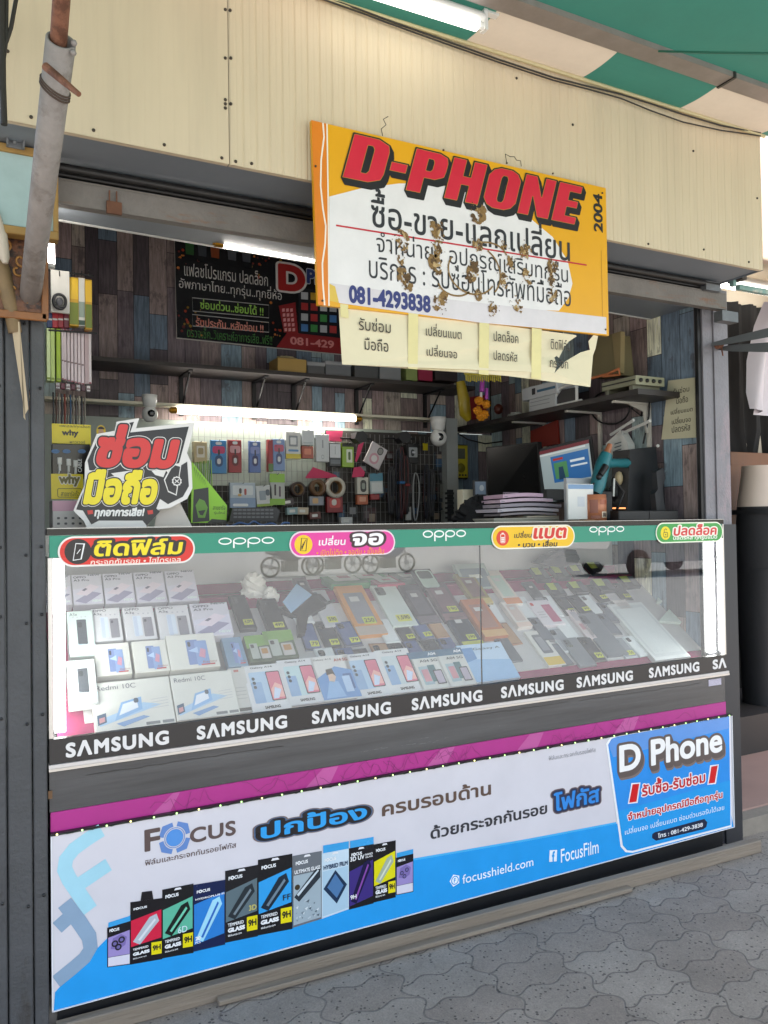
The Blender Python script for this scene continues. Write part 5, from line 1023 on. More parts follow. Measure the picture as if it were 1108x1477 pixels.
CASES = [  # bl, tr, thickness, body, art, label
 ((340, 908), (360, 857), .02, '25262a', art_plain_phone('3a3a3e', "4,299"), "black tablet case with a yellow price tag at the left of the slope"),
 ((382, 912), (405, 862), .03, '17181c', art_plain_phone('222228', "499"), "thick black phone case with a small yellow tag beside the tablet case"),
 ((462, 905), (476, 850), .014, 'b9b9bb', art_plain_phone('55606a', "590"), "silver grey phone lying left of the orange case"),
 ((505, 918), (534, 843), .02, 'cf8c45', art_lab('b8a89a', "250", '86868c'), "orange framed phone case holding a grey phone"),
 ((556, 905), (580, 842), .016, 'c8d4cb', art_plain_phone('4a5450', "1,590"), "pale mint phone with a yellow price tag"),
 ((598, 900), (612, 842), .02, '3f3a40', art_lab('6a6068', None, '57525a'), "dark grey phone case right of the mint phone"),
 ((633, 896), (650, 838), .02, '574048', art_lab('7a5a60', "190", '6b4a54'), "maroon phone case with a yellow tag"),
 ((662, 936), (676, 880), .02, '2f3b4c', art_lab('c3c25a', "390", '26303e'), "navy phone pouch in clear film with a yellow label"),
 ((690, 920), (706, 862), .026, 'b8683a', art_lab('d2a46a', None, 'a06a58'), "orange box with a person picture beside the pane joint"),
 ((676, 872), (690, 826), .02, '8a7a40', art_lab('c9b46a', None, '6f4a44'), "gold edged phone case high on the slope left of the pane joint"),
 ((724, 872), (726, 822), .02, 'd6cdbf', art_lab('d98a5a', None, 'b9cdbd'), "cream package with an orange stripe right of the pane joint"),
 ((742, 905), (748, 866), .02, 'd8d0c8', art_lab('e0c8b8', None, 'c9b6ac'), "cream package below the orange striped one"),
 ((770, 868), (772, 838), .012, '54575c', art_lab('8a8c90', None, '3f4248'), "dark grey phone lying below the lime labelled boxes"),
 ((776, 903), (798, 864), .018, 'd6cfd2', lambda pl, rr, tt: (rr('b85a78', .5, .1, .92, .8, .06), rr('c23a30', .06, .78, .2, .9, .3), [pl('b8b0b4', [(.1, .3+.1*k), (.42, .3+.1*k), (.42, .33+.1*k), (.1, .33+.1*k)]) for k in range(3)]), "white pack with a pink picture in the middle of the right pane"),
 ((784, 962), (788, 908), .012, 'd2d0c8', lambda pl, rr, tt: (rr('6a6c72', .22, .34, .8, .88, .15), pl('d3b03c', [(.02, .02), (.98, .02), (.98, .24), (.02, .24)]), rr('8d8f95', .3, .42, .7, .8, .1, 1)), "white hanging pack with a yellow foot at the front right"),
 ((845, 922), (832, 878), .012, 'c9bcbb', lambda pl, rr, tt: (pl('b88a8e', [(.2, .3), (.6, .3), (.6, .5), (.2, .5)]), rr('a8a2a6', .2, .6, .8, .9)), "pale pink card pack right of the white hanging pack"),
 ((868, 948), (866, 882), .012, '6b7076', art_plain_phone('4a4e55'), "grey phone lying between the pink card and the white tray"),
 ((730, 955), (735, 915), .012, '5b6066', art_plain_phone('44484e'), "grey phone at the front just right of the pane joint"),
 ((830, 962), (838, 918), .012, '777b80', art_plain_phone('55595f'), "grey phone at the front beside the pale pink card"),
 ((900, 893), (908, 864), .02, 'd0c9c2', lambda pl, rr, tt: rr('b9b2ac', .1, .4, .9, .85, .05), "flat cream box behind the big white tray"),
 ((432, 868), (447, 832), .02, '6a5d64', art_lab('8a7f86', None, '4f4850'), "dark mauve phone case high on the slope left of centre")]
for bl, tr, t, body, art, lab in CASES: goods(BED, bl, tr, t, body, lab, "phone case", GC, art, "phone_case", 0, .62)
LIME = [((778, 836), (783, 818)), ((806, 833), (812, 816)), ((832, 830), (838, 814)), ((858, 826), (864, 810)), ((800, 858), (805, 840)), ((832, 855), (838, 838)), ((868, 852), (876, 834)), ((905, 846), (912, 830))]
ORD = ("leftmost of the upper four", "second of the upper four", "third of the upper four", "rightmost of the upper four", "leftmost of the lower four", "second of the lower four", "third of the lower four", "rightmost of the lower four")
for (bl, tr), nm in zip(LIME, ORD):
    goods(BED, bl, tr, .022, '34363a', "black phone case with a lime label at the upper right, " + nm, "phone case", "lime labelled phone cases", lambda pl, rr, tt: (pl('a9b84a', [(.02, .4), (.5, .4), (.6, .98), (.02, .98)]), rr('55585c', .55, .1, .95, .9, .05)), "phone_case")
o = goods(BED, (946, 953), (925, 868), .02, 'd2d6d2', "large white plastic tray wrapped in film at the front right", "tray", "", lambda pl, rr, tt: (rr('c3c8c6', .06, .05, .94, .95, .05), rr('cfd4d1', .12, .1, .88, .9, .05, 1)), "plastic_tray")
OCC = []
for bl, tr, t, *_ in CASES:
    a, b = BED.px(*bl, t), BED.px(*tr, t); um, hw = (a[0]+b[0])/2, abs(b[0]-a[0])*.31; OCC.append((um-hw, a[1], um+hw, b[1]))
for bl, tr in LIME: a, b = BED.px(*bl, .02), BED.px(*tr, .02); OCC.append((a[0], a[1], b[0], b[1]))
for q in ((.55, .0, .98, .30), (.98, .0, 1.72, .125), (1.72, .0, 1.86, .16)): OCC.append(q)
a, b = BED.px(946, 953, .02), BED.px(925, 868, .02); OCC.append((min(a[0], b[0]), a[1]-.02, max(a[0], b[0])+.02, b[1]+.02))
NEW = []; KIND = [('23252a', '3a3d44', "black phone case with a yellow tag among the crowded cases on the slope", "99"), ('4a4d54', '6a6e76', "slate grey phone case without a tag among the crowded cases on the slope", None), ('b9bdbf', '8f9498', "pale silver phone case among the crowded cases on the slope", "150"), ('8a5a3c', 'b08a6a', "brown leather phone case among the crowded cases on the slope", None), ('c7ccca', 'd8dcda', "clear white phone case among the crowded cases on the slope", None), ('303a52', '55648a', "dark blue phone case among the crowded cases on the slope", "79")]
rn = random.Random(12)
for row in range(7):
    v = .03+.062*row; u = .93+.03*(row % 2)
    while u < 2.42:
        w_, h_ = rn.uniform(.055, .07), rn.uniform(.105, .135)
        ov = lambda o: max(0, min(u+w_, o[2])-max(u, o[0]))*max(0, min(v+h_, o[3])-max(v, o[1]))/(w_*h_)
        if v+h_ < .455 and sum(ov(o) for o in OCC) < .42 and not any(ov(o) > .10 for o in NEW):
            c, pc, lab, tg_ = KIND[rn.choice((0, 0, 1, 1, 2, 3, 4, 4, 5))]; G = Frame(BED.p(u+w_/2, v+h_/2), BED.U*math.cos(R(k_ := rn.uniform(-5, 5)))+BED.V*math.sin(R(k_)), BED.V*math.cos(R(k_))-BED.U*math.sin(R(k_)))
            o = thing("phone_case", lab, "phone case", tuple(BED.p(u+w_/2, v)), "crowded cases on the display slope"); t = rn.uniform(.006, .0105)
            mb = MB().use(M("card_"+c, c, .3, var=.06, vs=12)); mb.obox(G, -w_/2, -h_/2, w_/2, h_/2, .0035, .0035+t, .004); mb.build("body", o); w2 = .0035+t
            A = MB().use(P(pc, .25)); A.poly(G, rrect(-w_*.42, -h_*.44, w_*.42, h_*.44, .006), w2+.0004); A.use(P('17181b', .2)); A.poly(G, rrect(-w_*.36, h_*.2, -w_*.02, h_*.4, .006), w2+.0008)
            for q in range(3): A.use(P('3a3c42', .1)); A.poly(G, ell(-w_*.28+w_*.16*(q == 2), h_*(.35-.1*(q % 2)), .0055, n=10), w2+.0012)
            if tg_: A.use(P('cdd24a', .4)); A.poly(G, [(-w_*.1, -h_*.38), (w_*.4, -h_*.38), (w_*.4, -h_*.18), (-w_*.1, -h_*.18)], w2+.0010)
            A.build("printed_picture", o)
            if tg_: B = MB(); text(B.use(P('3a3a18', .4)), G, tg_, -w_*.04, -h_*.34, w_*.34, -h_*.22, w2+.0016, off=.02); B.build("lettering", o)
            NEW.append((u, v, u+w_, v+h_))
        u += .022
# loose things at the back of the case
bag = thing("plastic_bag", "crumpled white plastic bag standing behind the wide boxes in the case", "bag", tuple(at(360, 870, Y=.42)))
def crumple(mb, c, sx, sy, sz, seed, n=14):
    rn = random.Random(seed); q = []; m = n
    for i in range(m+1):
        a_ = math.pi*i/m
        for k in range(n):
            b_ = 2*math.pi*k/n; f = 1+rn.uniform(-.22, .22); q.append(Vector(c)+Vector((sx*f*math.sin(a_)*math.cos(b_), sy*f*math.sin(a_)*math.sin(b_), sz*f*math.cos(a_))))
    mb.faces(q, [(i*n+k, (i+1)*n+k, (i+1)*n+(k+1) % n, i*n+(k+1) % n) for i in range(m) for k in range(n)])
mb = MB().use(M("white_film", 'dcdcd6', .3, 0, .05, 10)); c = at(366, 848, Y=.46); crumple(mb, c, .045, .03, .05, 4); mb.build("bag_body", bag)
mb = MB().use(M("white_film", 'dcdcd6')); crumple(mb, c+Vector((.05, -.03, -.045)), .03, .03, .045, 6); mb.build("bag_fold", bag)
kn = thing("key_pouch", "black leather pouch with a strap and blue card lying on the slope", "pouch", tuple(at(440, 890, Y=.25)))
c = BED.px(440, 878, .02); mb = MB().use(BLACK); mb.prism(BED, [BED.px(*p, .02) for p in ((405, 880), (425, 855), (462, 858), (472, 868), (470, 876), (445, 888), (440, 915), (430, 915), (428, 890))], .004, .024); mb.build("body", kn)
mb = MB().use(P('9fc4e4')); mb.prism(BED, [BED.px(*p, .026) for p in ((408, 868), (428, 842), (450, 858), (420, 884))], .0245, .027); mb.build("card", kn)
mb = MB().use(BLACK); mb.tube([BED.p(*BED.px(455, 868), .02), BED.p(*BED.px(468, 878), .024), BED.p(*BED.px(480, 872), .018)], .006, 8); mb.build("strap", kn)
for bl, tr, c, nm in (((478, 843), (505, 822), '3f8a4f', "green card box at the back of the case, left one"), ((512, 838), (542, 822), '4a9a58', "green card box with white top at the back of the case"), ((545, 843), (565, 830), '9a2f4a', "crimson packet between the green boxes at the back of the case"), ((575, 836), (600, 818), '2f4a3c', "dark green packet at the back of the case near the centre")):
    goods(LF(.46, 1.048, 12), bl, tr, .022, c, nm, "card box", "small boxes at the back of the case", lambda pl, rr, tt: (rr('d6dcd0', .2, .2, .85, .85, .1), pl('b05a60', [(.4, .4), (.7, .4), (.7, .6), (.4, .6)], 1)), "card_box")
goods(BED, (612, 850), (620, 820), .02, '3a3d3c', "white rimmed phone case standing high on the slope", "phone case", GC, lambda pl, rr, tt: (rr('b9d0c2', .06, .06, .94, .94, .2), rr('3f4a44', .14, .5, .86, .88, .2, 1)), "phone_case")
goods(LF(.44, 1.03, 48), (672, 850), (698, 812), .02, '9fb0a8', "grey patterned packet with a mint rim high beside the pane joint", "packet", "small boxes at the back of the case", lambda pl, rr, tt: (rr('6d7d84', .08, .05, .92, .8, .1), rr('dfe4d8', .3, .4, .7, .55, .1, 1)), "phone_case")
hd = thing("camera_case", "black zipped camera case on the ledge behind the lime labelled cases", "case", tuple(at(805, 815, Y=.5)))
mb = MB().use(BLACK); F = FY(.50); mb.prism(F, [F.px(*p) for p in ((772, 812), (790, 800), (812, 792), (824, 793), (830, 806), (826, 814), (800, 818))], -.03, .03); mb.build("body", hd)
mb = MB().use(P('2c2c30')); mb.tube([F.p(*F.px(x, y), .034) for x, y in ((776, 810), (800, 802), (826, 800))], .003, 6); mb.build("zip", hd)
pk_ = FY(.562); o = thing("pink_price_sheet", "pale pink price sheet taped inside the back of the display case at the right", "notice", tuple(pk_.p(2.4, 1.1)))
mb = MB().use(M("pink_paper", 'd8bcc4', .7, 0, .05, 6)); ppx(mb, pk_, [(908, 786), (950, 784), (950, 832), (908, 836)], .0005); mb.build("sheet", o)
B = MB(); tpx(B.use(P('b86a74', .6)), pk_, "ฟิล์มกระจก", (916, 796), (946, 786), .0015); tpx(B, pk_, "100", (934, 814), (946, 808), .0015, off=.02); B.build("lettering", o)
for i, (xy, nm) in enumerate((([(948, 868), (952, 846), (975, 842), (1000, 852), (1024, 850), (1024, 872), (985, 868)], "upper"), ([(950, 896), (966, 878), (1000, 884), (1024, 886), (1024, 905), (990, 898)], "lower"))):
    mb = MB().use(M("bubble_wrap", 'c9d8cc', .3, 0, .1, 60, .5, 120)); mb.prism(BED, [BED.px(*p, .02) for p in xy], .008, .022); tag(mb.build("bubble_wrap"), "crumpled mint bubble wrap near the right light strip, %s piece" % nm, "bubble wrap", "bubble wrap pieces")
# ------------------------------------------------------------------ things standing on the counter top (z = 1.2865)
TZ = 1.2868
def card(mb, F, pxs, w0, w1): mb.prism(F, [F.px(*p) for p in pxs], w0, w1)
S7 = lambda x, y: (x*.30686, 560+y*.30686)
FD1 = FY(.05); FD1 = Frame((0, .05, 0), (1, .0, 0), (0, .02, 1))
dc = thing("die_cut_sign", "red and yellow die cut repair sign with white edge standing on the counter", "sign", (.5, .06, TZ))
mb = MB().use(P('dcd9d6', .35)); card(mb, FD1, [S7(*p) for p in ((548, 158), (655, 140), (640, 188), (918, 160), (880, 305), (900, 350), (905, 470), (880, 520), (800, 562), (745, 570), (680, 662), (560, 662), (410, 660), (395, 625), (345, 575), (398, 455), (400, 350), (455, 215), (540, 200))], -.004, 0); mb.build("backing", dc)
A = MB().use(P('17161a', .35))
card(A, FD1, [S7(*p) for p in ((562, 172), (630, 158), (612, 208), (888, 180), (842, 352), (800, 362), (560, 388), (470, 392), (420, 385), (412, 340), (462, 232), (555, 218))], .0004, .0008)
card(A, FD1, [S7(*p) for p in ((430, 400), (470, 380), (770, 372), (790, 400), (880, 345), (888, 460), (860, 510), (790, 545), (752, 520), (735, 565), (752, 580), (690, 645), (670, 622), (465, 622), (430, 640), (390, 575), (358, 570), (398, 470))], .0003, .0007)
A.use(P('dcd9d6', .35)); card(A, FD1, [S7(*p) for p in ((812, 352), (852, 362), (830, 505), (790, 488), (770, 430))], .0008, .0011); A.use(P('17161a', .35)); card(A, FD1, [S7(*p) for p in ((815, 360), (847, 369), (826, 498), (792, 482), (776, 432))], .0011, .0014)
c = FD1.px(*S7(831, 437)); A.use(P('dcd9d6', .35)); A.poly(FD1, [(c[0]+(.0125+.0022*(k % 2))*math.cos(R(18*k)), c[1]+(.0125+.0022*(k % 2))*math.sin(R(18*k))) for k in range(20)], .0017); A.use(P('17161a', .35)); A.poly(FD1, ell(*c, .0098), .0019); A.use(P('dcd9d6', .35)); stroke(A, FD1, [(c[0]-.006, c[1]-.005), (c[0]+.006, c[1]+.005)], .0024, .0021); stroke(A, FD1, [(c[0]-.006, c[1]+.005), (c[0]+.006, c[1]-.005)], .0024, .0022)
A.use(P('dcd9d6', .35)); card(A, FD1, [S7(*p) for p in ((522, 400), (610, 388), (588, 440), (545, 420))], .0008, .0011); card(A, FD1, [S7(*p) for p in ((712, 388), (785, 378), (768, 418), (730, 408))], .0008, .0011)
A.use(P('c8322a', .35))
for x in (418, 700): card(A, FD1, [S7(x-8, 575), S7(x+18, 572), S7(x+20, 590), S7(x-4, 594)], .0008, .0012)
A.build("printed_shapes", dc)
B = MB()
for s_, bl, tr, cf, of in (("ซ่อม", (432, 372), (862, 182), 'cf2422', .058), ("มือถือ", (388, 548), (757, 386), 'e6d31c', .058)):
    tpx(B.use(P('e4e0dc', .35)), FD1, s_, S7(*bl), S7(*tr), .0016, off=of, shear=.24, extra=.05); tpx(B.use(P('17161a', .35)), FD1, s_, S7(*bl), S7(*tr), .0020, off=of, shear=.24, extra=.035); tpx(B.use(P(cf, .3)), FD1, s_, S7(*bl), S7(*tr), .0024, off=of, shear=.24)
tpx(B.use(P('e6e3e0', .35)), FD1, "ทุกอาการเสีย!", S7(440, 615), S7(682, 560), .0016, off=.05, shear=.2); B.build("lettering", dc)
mb = MB().use(P('b8b0a8', .5)); mb.prism(Frame((FD1.px(215, 760)[0], .084, TZ), (0, 1, 0), (0, 0, 1)), [(.002, 0), (.09, 0), (.002, .16)], -.001, .001); mb.build("easel_foot", dc)
def stand_box(name, label, cat, px0, px1, y, dep, body, group=None, art=None, zmin=TZ):
    """a carton standing on the counter: px0 bottom-left and px1 top-right of its front"""
    F = FY(y); a, b = F.px(*px0), F.px(*px1); v0 = max(a[1], zmin) if zmin else a[1]
    o = thing(name, label, cat, tuple(F.p((a[0]+b[0])/2, v0)), group)
    mb = MB().use(M("card_"+body, body, .4, var=.06, vs=12)); mb.obox(F, a[0], v0, b[0], b[1], -dep, 0, .0012); mb.build("body", o)
    if art: art(o, F, a[0], v0, b[0], b[1])
    return o
def art_pink(o, F, u0, v0, u1, v1):
    A = MB(); h_ = v1-v0; w_ = u1-u0
    A.use(P('d7a3b8', .35)); A.poly(F, [(u0, v1-h_*.38), (u0+w_*.85, v1-h_*.38), (u0+w_*.85, v1-.001), (u0, v1-.001)], .0008); A.use(P('55555a', .4))
    for r in range(2):
        for k in range(4): A.poly(F, rrect(u0+w_*(.12+.2*k), v0+h_*(.12+.2*r), u0+w_*(.2+.2*k), v0+h_*(.2+.2*r), .002), .0008)
    A.build("printed_picture", o)
stand_box("carton", "white carton with a pink panel behind the die cut sign", "box", (76, 765), (128, 722), .16, .10, 'd6d2cf', None, art_pink)
sb = thing("folded_card", "white folded card leaning behind the die cut sign's right side", "card", (at(250, 760, Y=.14).x, .14, TZ)); F = FY(.13)
mb = MB().use(P('cfc8c0', .5)); mb.prism(F, [F.px(*p) for p in ((222, 764), (278, 762), (258, 722), (240, 716), (226, 740))], 0, .003); mb.build("sheet", sb)
def why(label, px0, px1, y, ttl, sub):
    F = FY(y); a, b = F.px(*px0), F.px(*px1); o = thing("yellow_header_card", label, "header card", tuple(F.p((a[0]+b[0])/2, a[1])), "yellow header cards of the cable packs")
    mb = MB().use(P('e6cf14', .35)); mb.obox(F, a[0], a[1], b[0], b[1], -.002, 0); mb.build("card", o)
    B = MB().use(P('232018', .4)); w_ = b[0]-a[0]; h_ = b[1]-a[1]
    if sub == 2:
        text(B, F, "แพเลสก์ทุกเลือก", a[0]+w_*.2, a[1]+h_*.8, a[0]+w_*.98, a[1]+h_*.98, .0008); text(B, F, ttl, a[0]+w_*.25, a[1]+h_*.36, a[0]+w_*.68, a[1]+h_*.74, .0008, off=.04); text(B, F, "พาวเวอร์", a[0]+w_*.45, a[1]+h_*.08, a[0]+w_*.85, a[1]+h_*.22, .0008)
    else:
        text(B.use(P('e8e4d8', .4)), F, ttl, a[0]+w_*.24, a[1]+h_*.5, a[0]+w_*.9, a[1]+h_*1.0, .0007, off=.05, extra=.06); text(B.use(P('6a621c', .4)), F, ttl, a[0]+w_*.24, a[1]+h_*.5, a[0]+w_*.9, a[1]+h_*1.0, .0012, off=.05)
        B.use(P('232018', .4)); stroke(B, F, rrect(a[0]+w_*.2, a[1]+h_*.08, a[0]+w_*.95, a[1]+h_*.42, .004), .0014, .0008, True); text(B, F, "สายชาร์จเร็ว", a[0]+w_*.3, a[1]+h_*.12, a[0]+w_*.88, a[1]+h_*.34, .0008)
    B.build("lettering", o); return o
o = why("upper yellow header card at the left with dark lettering", (75, 641), (131, 613), .22, "why", 2)
c = FY(.219).px(146, 622); mb = MB().use(P('d8b21c', .4)); mb.poly(FY(.221), ell(c[0], c[1], .013, .018), 0); mb.use(P('c99a7a', .5)); mb.poly(FY(.221), ell(c[0], c[1]-.003, .0075, .0095), .0008); mb.use(P('2a1c18', .5)); mb.poly(FY(.221), ell(c[0], c[1]+.006, .009, .008, 18, 0, 180), .0012); mb.build("round_portrait", o)
why("lower yellow header card at the left with big pale lettering", (74, 720), (120, 684), .20, "why", 1)
F = FY(.21); o = thing("cable_pack", "black pack of three white charging cables between the yellow header cards", "cable pack", tuple(F.p(.25, 1.37)))
mb = MB().use(GLOSSB); a, b = F.px(75, 690), F.px(130, 641); mb.obox(F, a[0], a[1], b[0], b[1], -.02, 0, .002); mb.build("pack", o)
for k, x in enumerate((86, 99, 109)):
    mb = MB().use(WHITE); p = F.px(x, 668+k*2); mb.obox(F, p[0]-.006, p[1]-.004, p[0]+.006, p[1]+.016, .0005, .006, .002); mb.obox(F, p[0]-.0035, p[1]-.022, p[0]+.0035, p[1]-.004, .0005, .005, .002); mb.tube([F.p(p[0]-.001, p[1]-.022, .003), F.p(p[0]-.004, p[1]-.036, .003)], .002, 6); mb.build("cable_plug", o)
B = MB().use(P('dcdcd8', .4)); a, b = F.px(112.5, 681), F.px(118, 662); text(B, F, "CABLE", a[0], a[1], b[0], b[1], .001, off=.02, rot=True); B.use(P('3a6a9a', .4))
for x in (80, 96, 118): p = F.px(x, 651); B.poly(F, ell(p[0], p[1], .011, .006), .0008)
B.build("lettering", o)
# green cardboard stand, mat, cord
F = FY(.22); S8 = lambda x, y: (260+x*.3249, 560+y*.3249)
gs = thing("card_stand", "lime green cardboard stand with a dark monster picture on the counter", "display stand", tuple(F.p(F.px(300, 750)[0], TZ)))
mb = MB().use(P('86c225', .4)); mb.prism(F, [F.px(*S8(*p)) for p in ((48, 598), (52, 325), (60, 335), (208, 520), (206, 596))], -.04, 0); mb.build("body", gs)
A = MB().use(P('16201a', .4)); ppx(A, F, [S8(*p) for p in ((60, 450), (125, 440), (130, 590), (55, 596))], .0006); A.use(P('5a8f2a', .4)); ppx(A, F, [S8(*p) for p in ((68, 520), (85, 490), (108, 500), (122, 530), (110, 575), (80, 575))], .001); A.use(P('16201a', .4)); ppx(A, F, [S8(*p) for p in ((80, 545), (112, 540), (100, 565), (88, 562))], .0013)
for x in range(6): ppx(A, F, [S8(60+9*x, 348+11*x), S8(63+9*x, 352+11*x), S8(72+10*x, 405+9*x)], .0007)
ppx(A, F, [S8(*p) for p in ((120, 598), (140, 580), (205, 585), (206, 597))], .0007); A.build("printed_picture", gs)
B = MB().use(P('1c2a14', .4)); tpx(B, F, "สายชาร์จ", S8(145, 540), S8(200, 520), .001); tpx(B, F, "รุ่นใหม่", S8(150, 562), S8(198, 546), .001); B.build("lettering", gs)
F = FY(.30); tip = thing("tip_bunch", "bunch of thin green tipped cables standing behind the lime stand", "cable bunch", tuple(F.p(F.px(290, 700)[0], 1.38)))
for k in range(12):
    mb = MB().use(P(('5f8a24', '4a7a20', '7aa030')[k % 3], .4)); x = 274+2.7*k; mb.tube([F.p(*F.px(x, 668-k*.4), .006*(k % 2)), F.p(*F.px(x+1.5, 706), .004*(k % 3))], .0016, 6); mb.build("cable", tip)
F = FY(.20); o = thing("perforated_rack", "black perforated plastic tray leaning on the counter behind the glass band", "tray", tuple(F.p(F.px(368, 748)[0], TZ)))
mb = MB().use(BLACK); mb.prism(F, [F.px(*S8(*p)) for p in ((218, 592), (232, 530), (425, 528), (444, 545), (430, 592))], -.03, 0); mb.build("body", o)
mb = MB().use(P('45474a', .4))
for r in range(3):
    for k in range(9): p = F.px(*S8(245+20*k, 540+16*r)); mb.poly(F, rrect(p[0]-.0065, p[1]-.003, p[0]+.0065, p[1]+.003, .003), .0008)
mb.build("slots", o)
mb = MB().use(P('33507a', .5)); F = FY(.08); mb.tube([F.p(*F.px(*S8(x, 602+6*math.sin(x*.09)+5*math.sin(x*.031+1))), .012*math.sin(x*.05)) for x in range(210, 492, 7)], .0032, 6); tag(mb.build("blue_cord"), "loosely coiled blue cord lying along the counter top", "cord")
# ------------------------------------------------------------------ wire grid with hanging stock
GY = 1.42; FGr = FY(GY)
gp = thing("wire_grid", "white wire grid panel carrying the hanging accessories on the back wall", "grid panel", tuple(FGr.p(1.35, 1.3)))
mb = MB().use(WIRE); x0, x1 = FGr.px(262, 640)[0], FGr.px(640, 640)[0]; z0, z1 = 1.25, FGr.px(300, 616)[1]
k = 0; x = x0
while x < x1:
    mb.tube([(x, GY+.004, z0), (x, GY+.004, z1)], .0011, 4, False); x += .0265
z = z0
while z < z1:
    mb.tube([(x0, GY+.001, z), (x1, GY+.001, z)], .0011, 4, False); z += .05
mb.build("mesh", gp)
mb = MB().use(M("dark_backing", '3b3735', .7, 0, .35, 12)); a, b = FY(1.47).px(472, 752), FY(1.47).px(640, 628); mb.box(a[0], 1.465, 1.2, b[0], 1.48, b[1]); tag(mb.build("backing_board"), "dark backing board behind the right half of the wire grid", "board")
mb = MB().use(M("dark_backing", '3b3735')); a, b = FY(1.47).px(262, 752), FY(1.47).px(471, 702); mb.box(a[0], 1.465, 1.2, b[0], 1.48, b[1]); tag(mb.build("backing_board"), "dark backing board low behind the left half of the wire grid", "board")
rn = random.Random(77)
for k in range(26):
    x, y = 478+rn.random()*158, 648+rn.random()*92; w_, h_ = rn.uniform(7, 15), rn.uniform(12, 26); c = rn.choice(('1d1d20', '2a2a2e', '3a3437', '4a4446', '25303a', '4a2a2c'))
    F_ = FY(1.445); a, b = F_.px(x, y+h_), F_.px(x+w_, y); mb = MB().use(M("pack_"+c, c, .35, var=.06, vs=20)); mb.obox(F_, a[0], a[1], b[0], b[1], -.012, .0+.0006*k*.5, .002); mb.use(P(rn.choice(('8a8c90', '6a5a5c', '54565a', '9a8a7a', '3a5a7a')), .35)); q = [(a[0]+(b[0]-a[0])*u, a[1]+(b[1]-a[1])*v) for u, v in ((.2, .2), (.8, .2), (.8, .65), (.2, .65))]; mb.poly(F_, q, .0008+.0003*k)
    tag(mb.build("dark_pack"), "small dark hanging pack with a faded print among the cables", "pack", "dark packs behind the cables")
mb = MB().use(M("grey_trim", '9fa4a2', .5, 0, .1, 8)); a = FGr.px(640, 640)[0]; mb.box(a, GY-.03, 1.1, FGr.px(656, 640)[0], GY+.06, FGr.px(640, 604)[1]); tag(mb.build("wall_trim"), "pale grey upright trim at the right end of the wire grid", "trim")
mb = MB().use(CREAM); a = FGr.px(300, 588); mb.box(BX0, GY-.02, a[1]-.004, FGr.px(628, 600)[0], GY+.06, a[1]+.008); tag(mb.build("light_ledge"), "narrow cream ledge above the accessory lamp", "ledge")
def hang(px0, px1, dep, body, label, cat, name, parts=(), y=GY-.03, tilt=0, hook=True, group="packs hanging on the wire grid"):
    """a pack hanging on the grid; parts = (colour, x0, y0, x1, y1, roundness) in fractions of its front"""
    F = FY(y); a, b = F.px(*px0), F.px(*px1); cx, cz = (a[0]+b[0])/2, (a[1]+b[1])/2
    F = Frame((cx, y, cz), (math.cos(R(tilt)), 0, math.sin(R(tilt))), (-math.sin(R(tilt)), 0, math.cos(R(tilt)))); hw, hh = abs(b[0]-a[0])/2, abs(b[1]-a[1])/2
    o = thing(name, label, cat, (cx, y, cz-hh), group)
    mb = MB().use(M("pack_"+body, body, .35, var=.06, vs=20)); mb.obox(F, -hw, -hh, hw, hh, -dep, 0, .002); mb.build("body", o)
    if parts:
        A = MB()
        for k, (c, p0, q0, p1, q1, r_) in enumerate(parts):
            A.use(P(c, .3)).poly(F, rrect(-hw+2*hw*p0, -hh+2*hh*q0, -hw+2*hw*p1, -hh+2*hh*q1, r_*min(hw, hh)), .0007+.0004*k)
        A.build("printed_picture", o)
    if hook:
        mb = MB().use(WIRE); mb.tube([F.p(0, hh*.9, -dep-.002), F.p(0, hh*.98, .02), F.p(0, hh*1.04, .024)], .0015, 5); mb.build("hook", o)
    return o
def H(x0, y0, x1, y1, *a, **k): return hang(S8(x0, y1), S8(x1, y0), *a, **k)
BL = lambda c1, c2: (("e8eef2", .3, .86, .7, .95, .5), (c1, .1, .6, .9, .82, .3), (c2, .25, .2, .75, .55, .9), ('d8dde2', .38, .28, .62, .45, .9), ('2f3338', .44, .55, .56, .72, .5))
H(62, 238, 120, 330, .04, 'c9b88f', "cream boxed charger at the left end of the grid", "charger box", "charger_box", (('e6e2d6', .2, .25, .8, .8, .1), ('b0a078', .3, .4, .7, .7, .2)))
H(138, 232, 205, 378, .02, '2f86c4', "bright blue blister pack left of the red one", "blister pack", "blister_pack", BL('d2487a', '1c4f80'))
H(216, 230, 272, 374, .02, 'a23038', "red blister pack between two blue packs", "blister pack", "blister_pack", BL('d8a0a8', '6a1c28'))
H(308, 236, 357, 374, .02, '5a78b8', "violet blue blister pack right of the red one", "blister pack", "blister_pack", BL('8a9ad2', '303c70'))
H(392, 228, 412, 370, .03, 'a02a34', "narrow red and green pack beside a pale blue pack", "blister pack", "blister_pack", (('4a7a3a', 0, 0, 1, .25, 0),))
H(413, 226, 464, 366, .02, '7a98c8', "pale blue blister pack left of the yellow based box", "blister pack", "blister_pack", BL('c24a6a', '3a4c80'))
H(470, 194, 534, 312, .035, 'd8dad6', "white box with a yellow foot high on the grid", "charger box", "charger_box", (('d8c41c', 0, 0, 1, .18, 0), ('8a9096', .2, .45, .8, .85, .1), ('e8eaea', .3, .52, .7, .78, .1), ('4a8ac0', .15, .26, .85, .34, .2)))
H(541, 186, 594, 252, .05, 'd2d8da', "small plain white box jutting out at the top of the grid", "charger box", "charger_box", (('b8c2c6', .1, .1, .9, .2, .1),))
H(541, 258, 592, 310, .03, 'b0503c', "small orange red pack below the small white box", "pack", "small_pack", (('d87a5a', .2, .3, .8, .8, .2),))
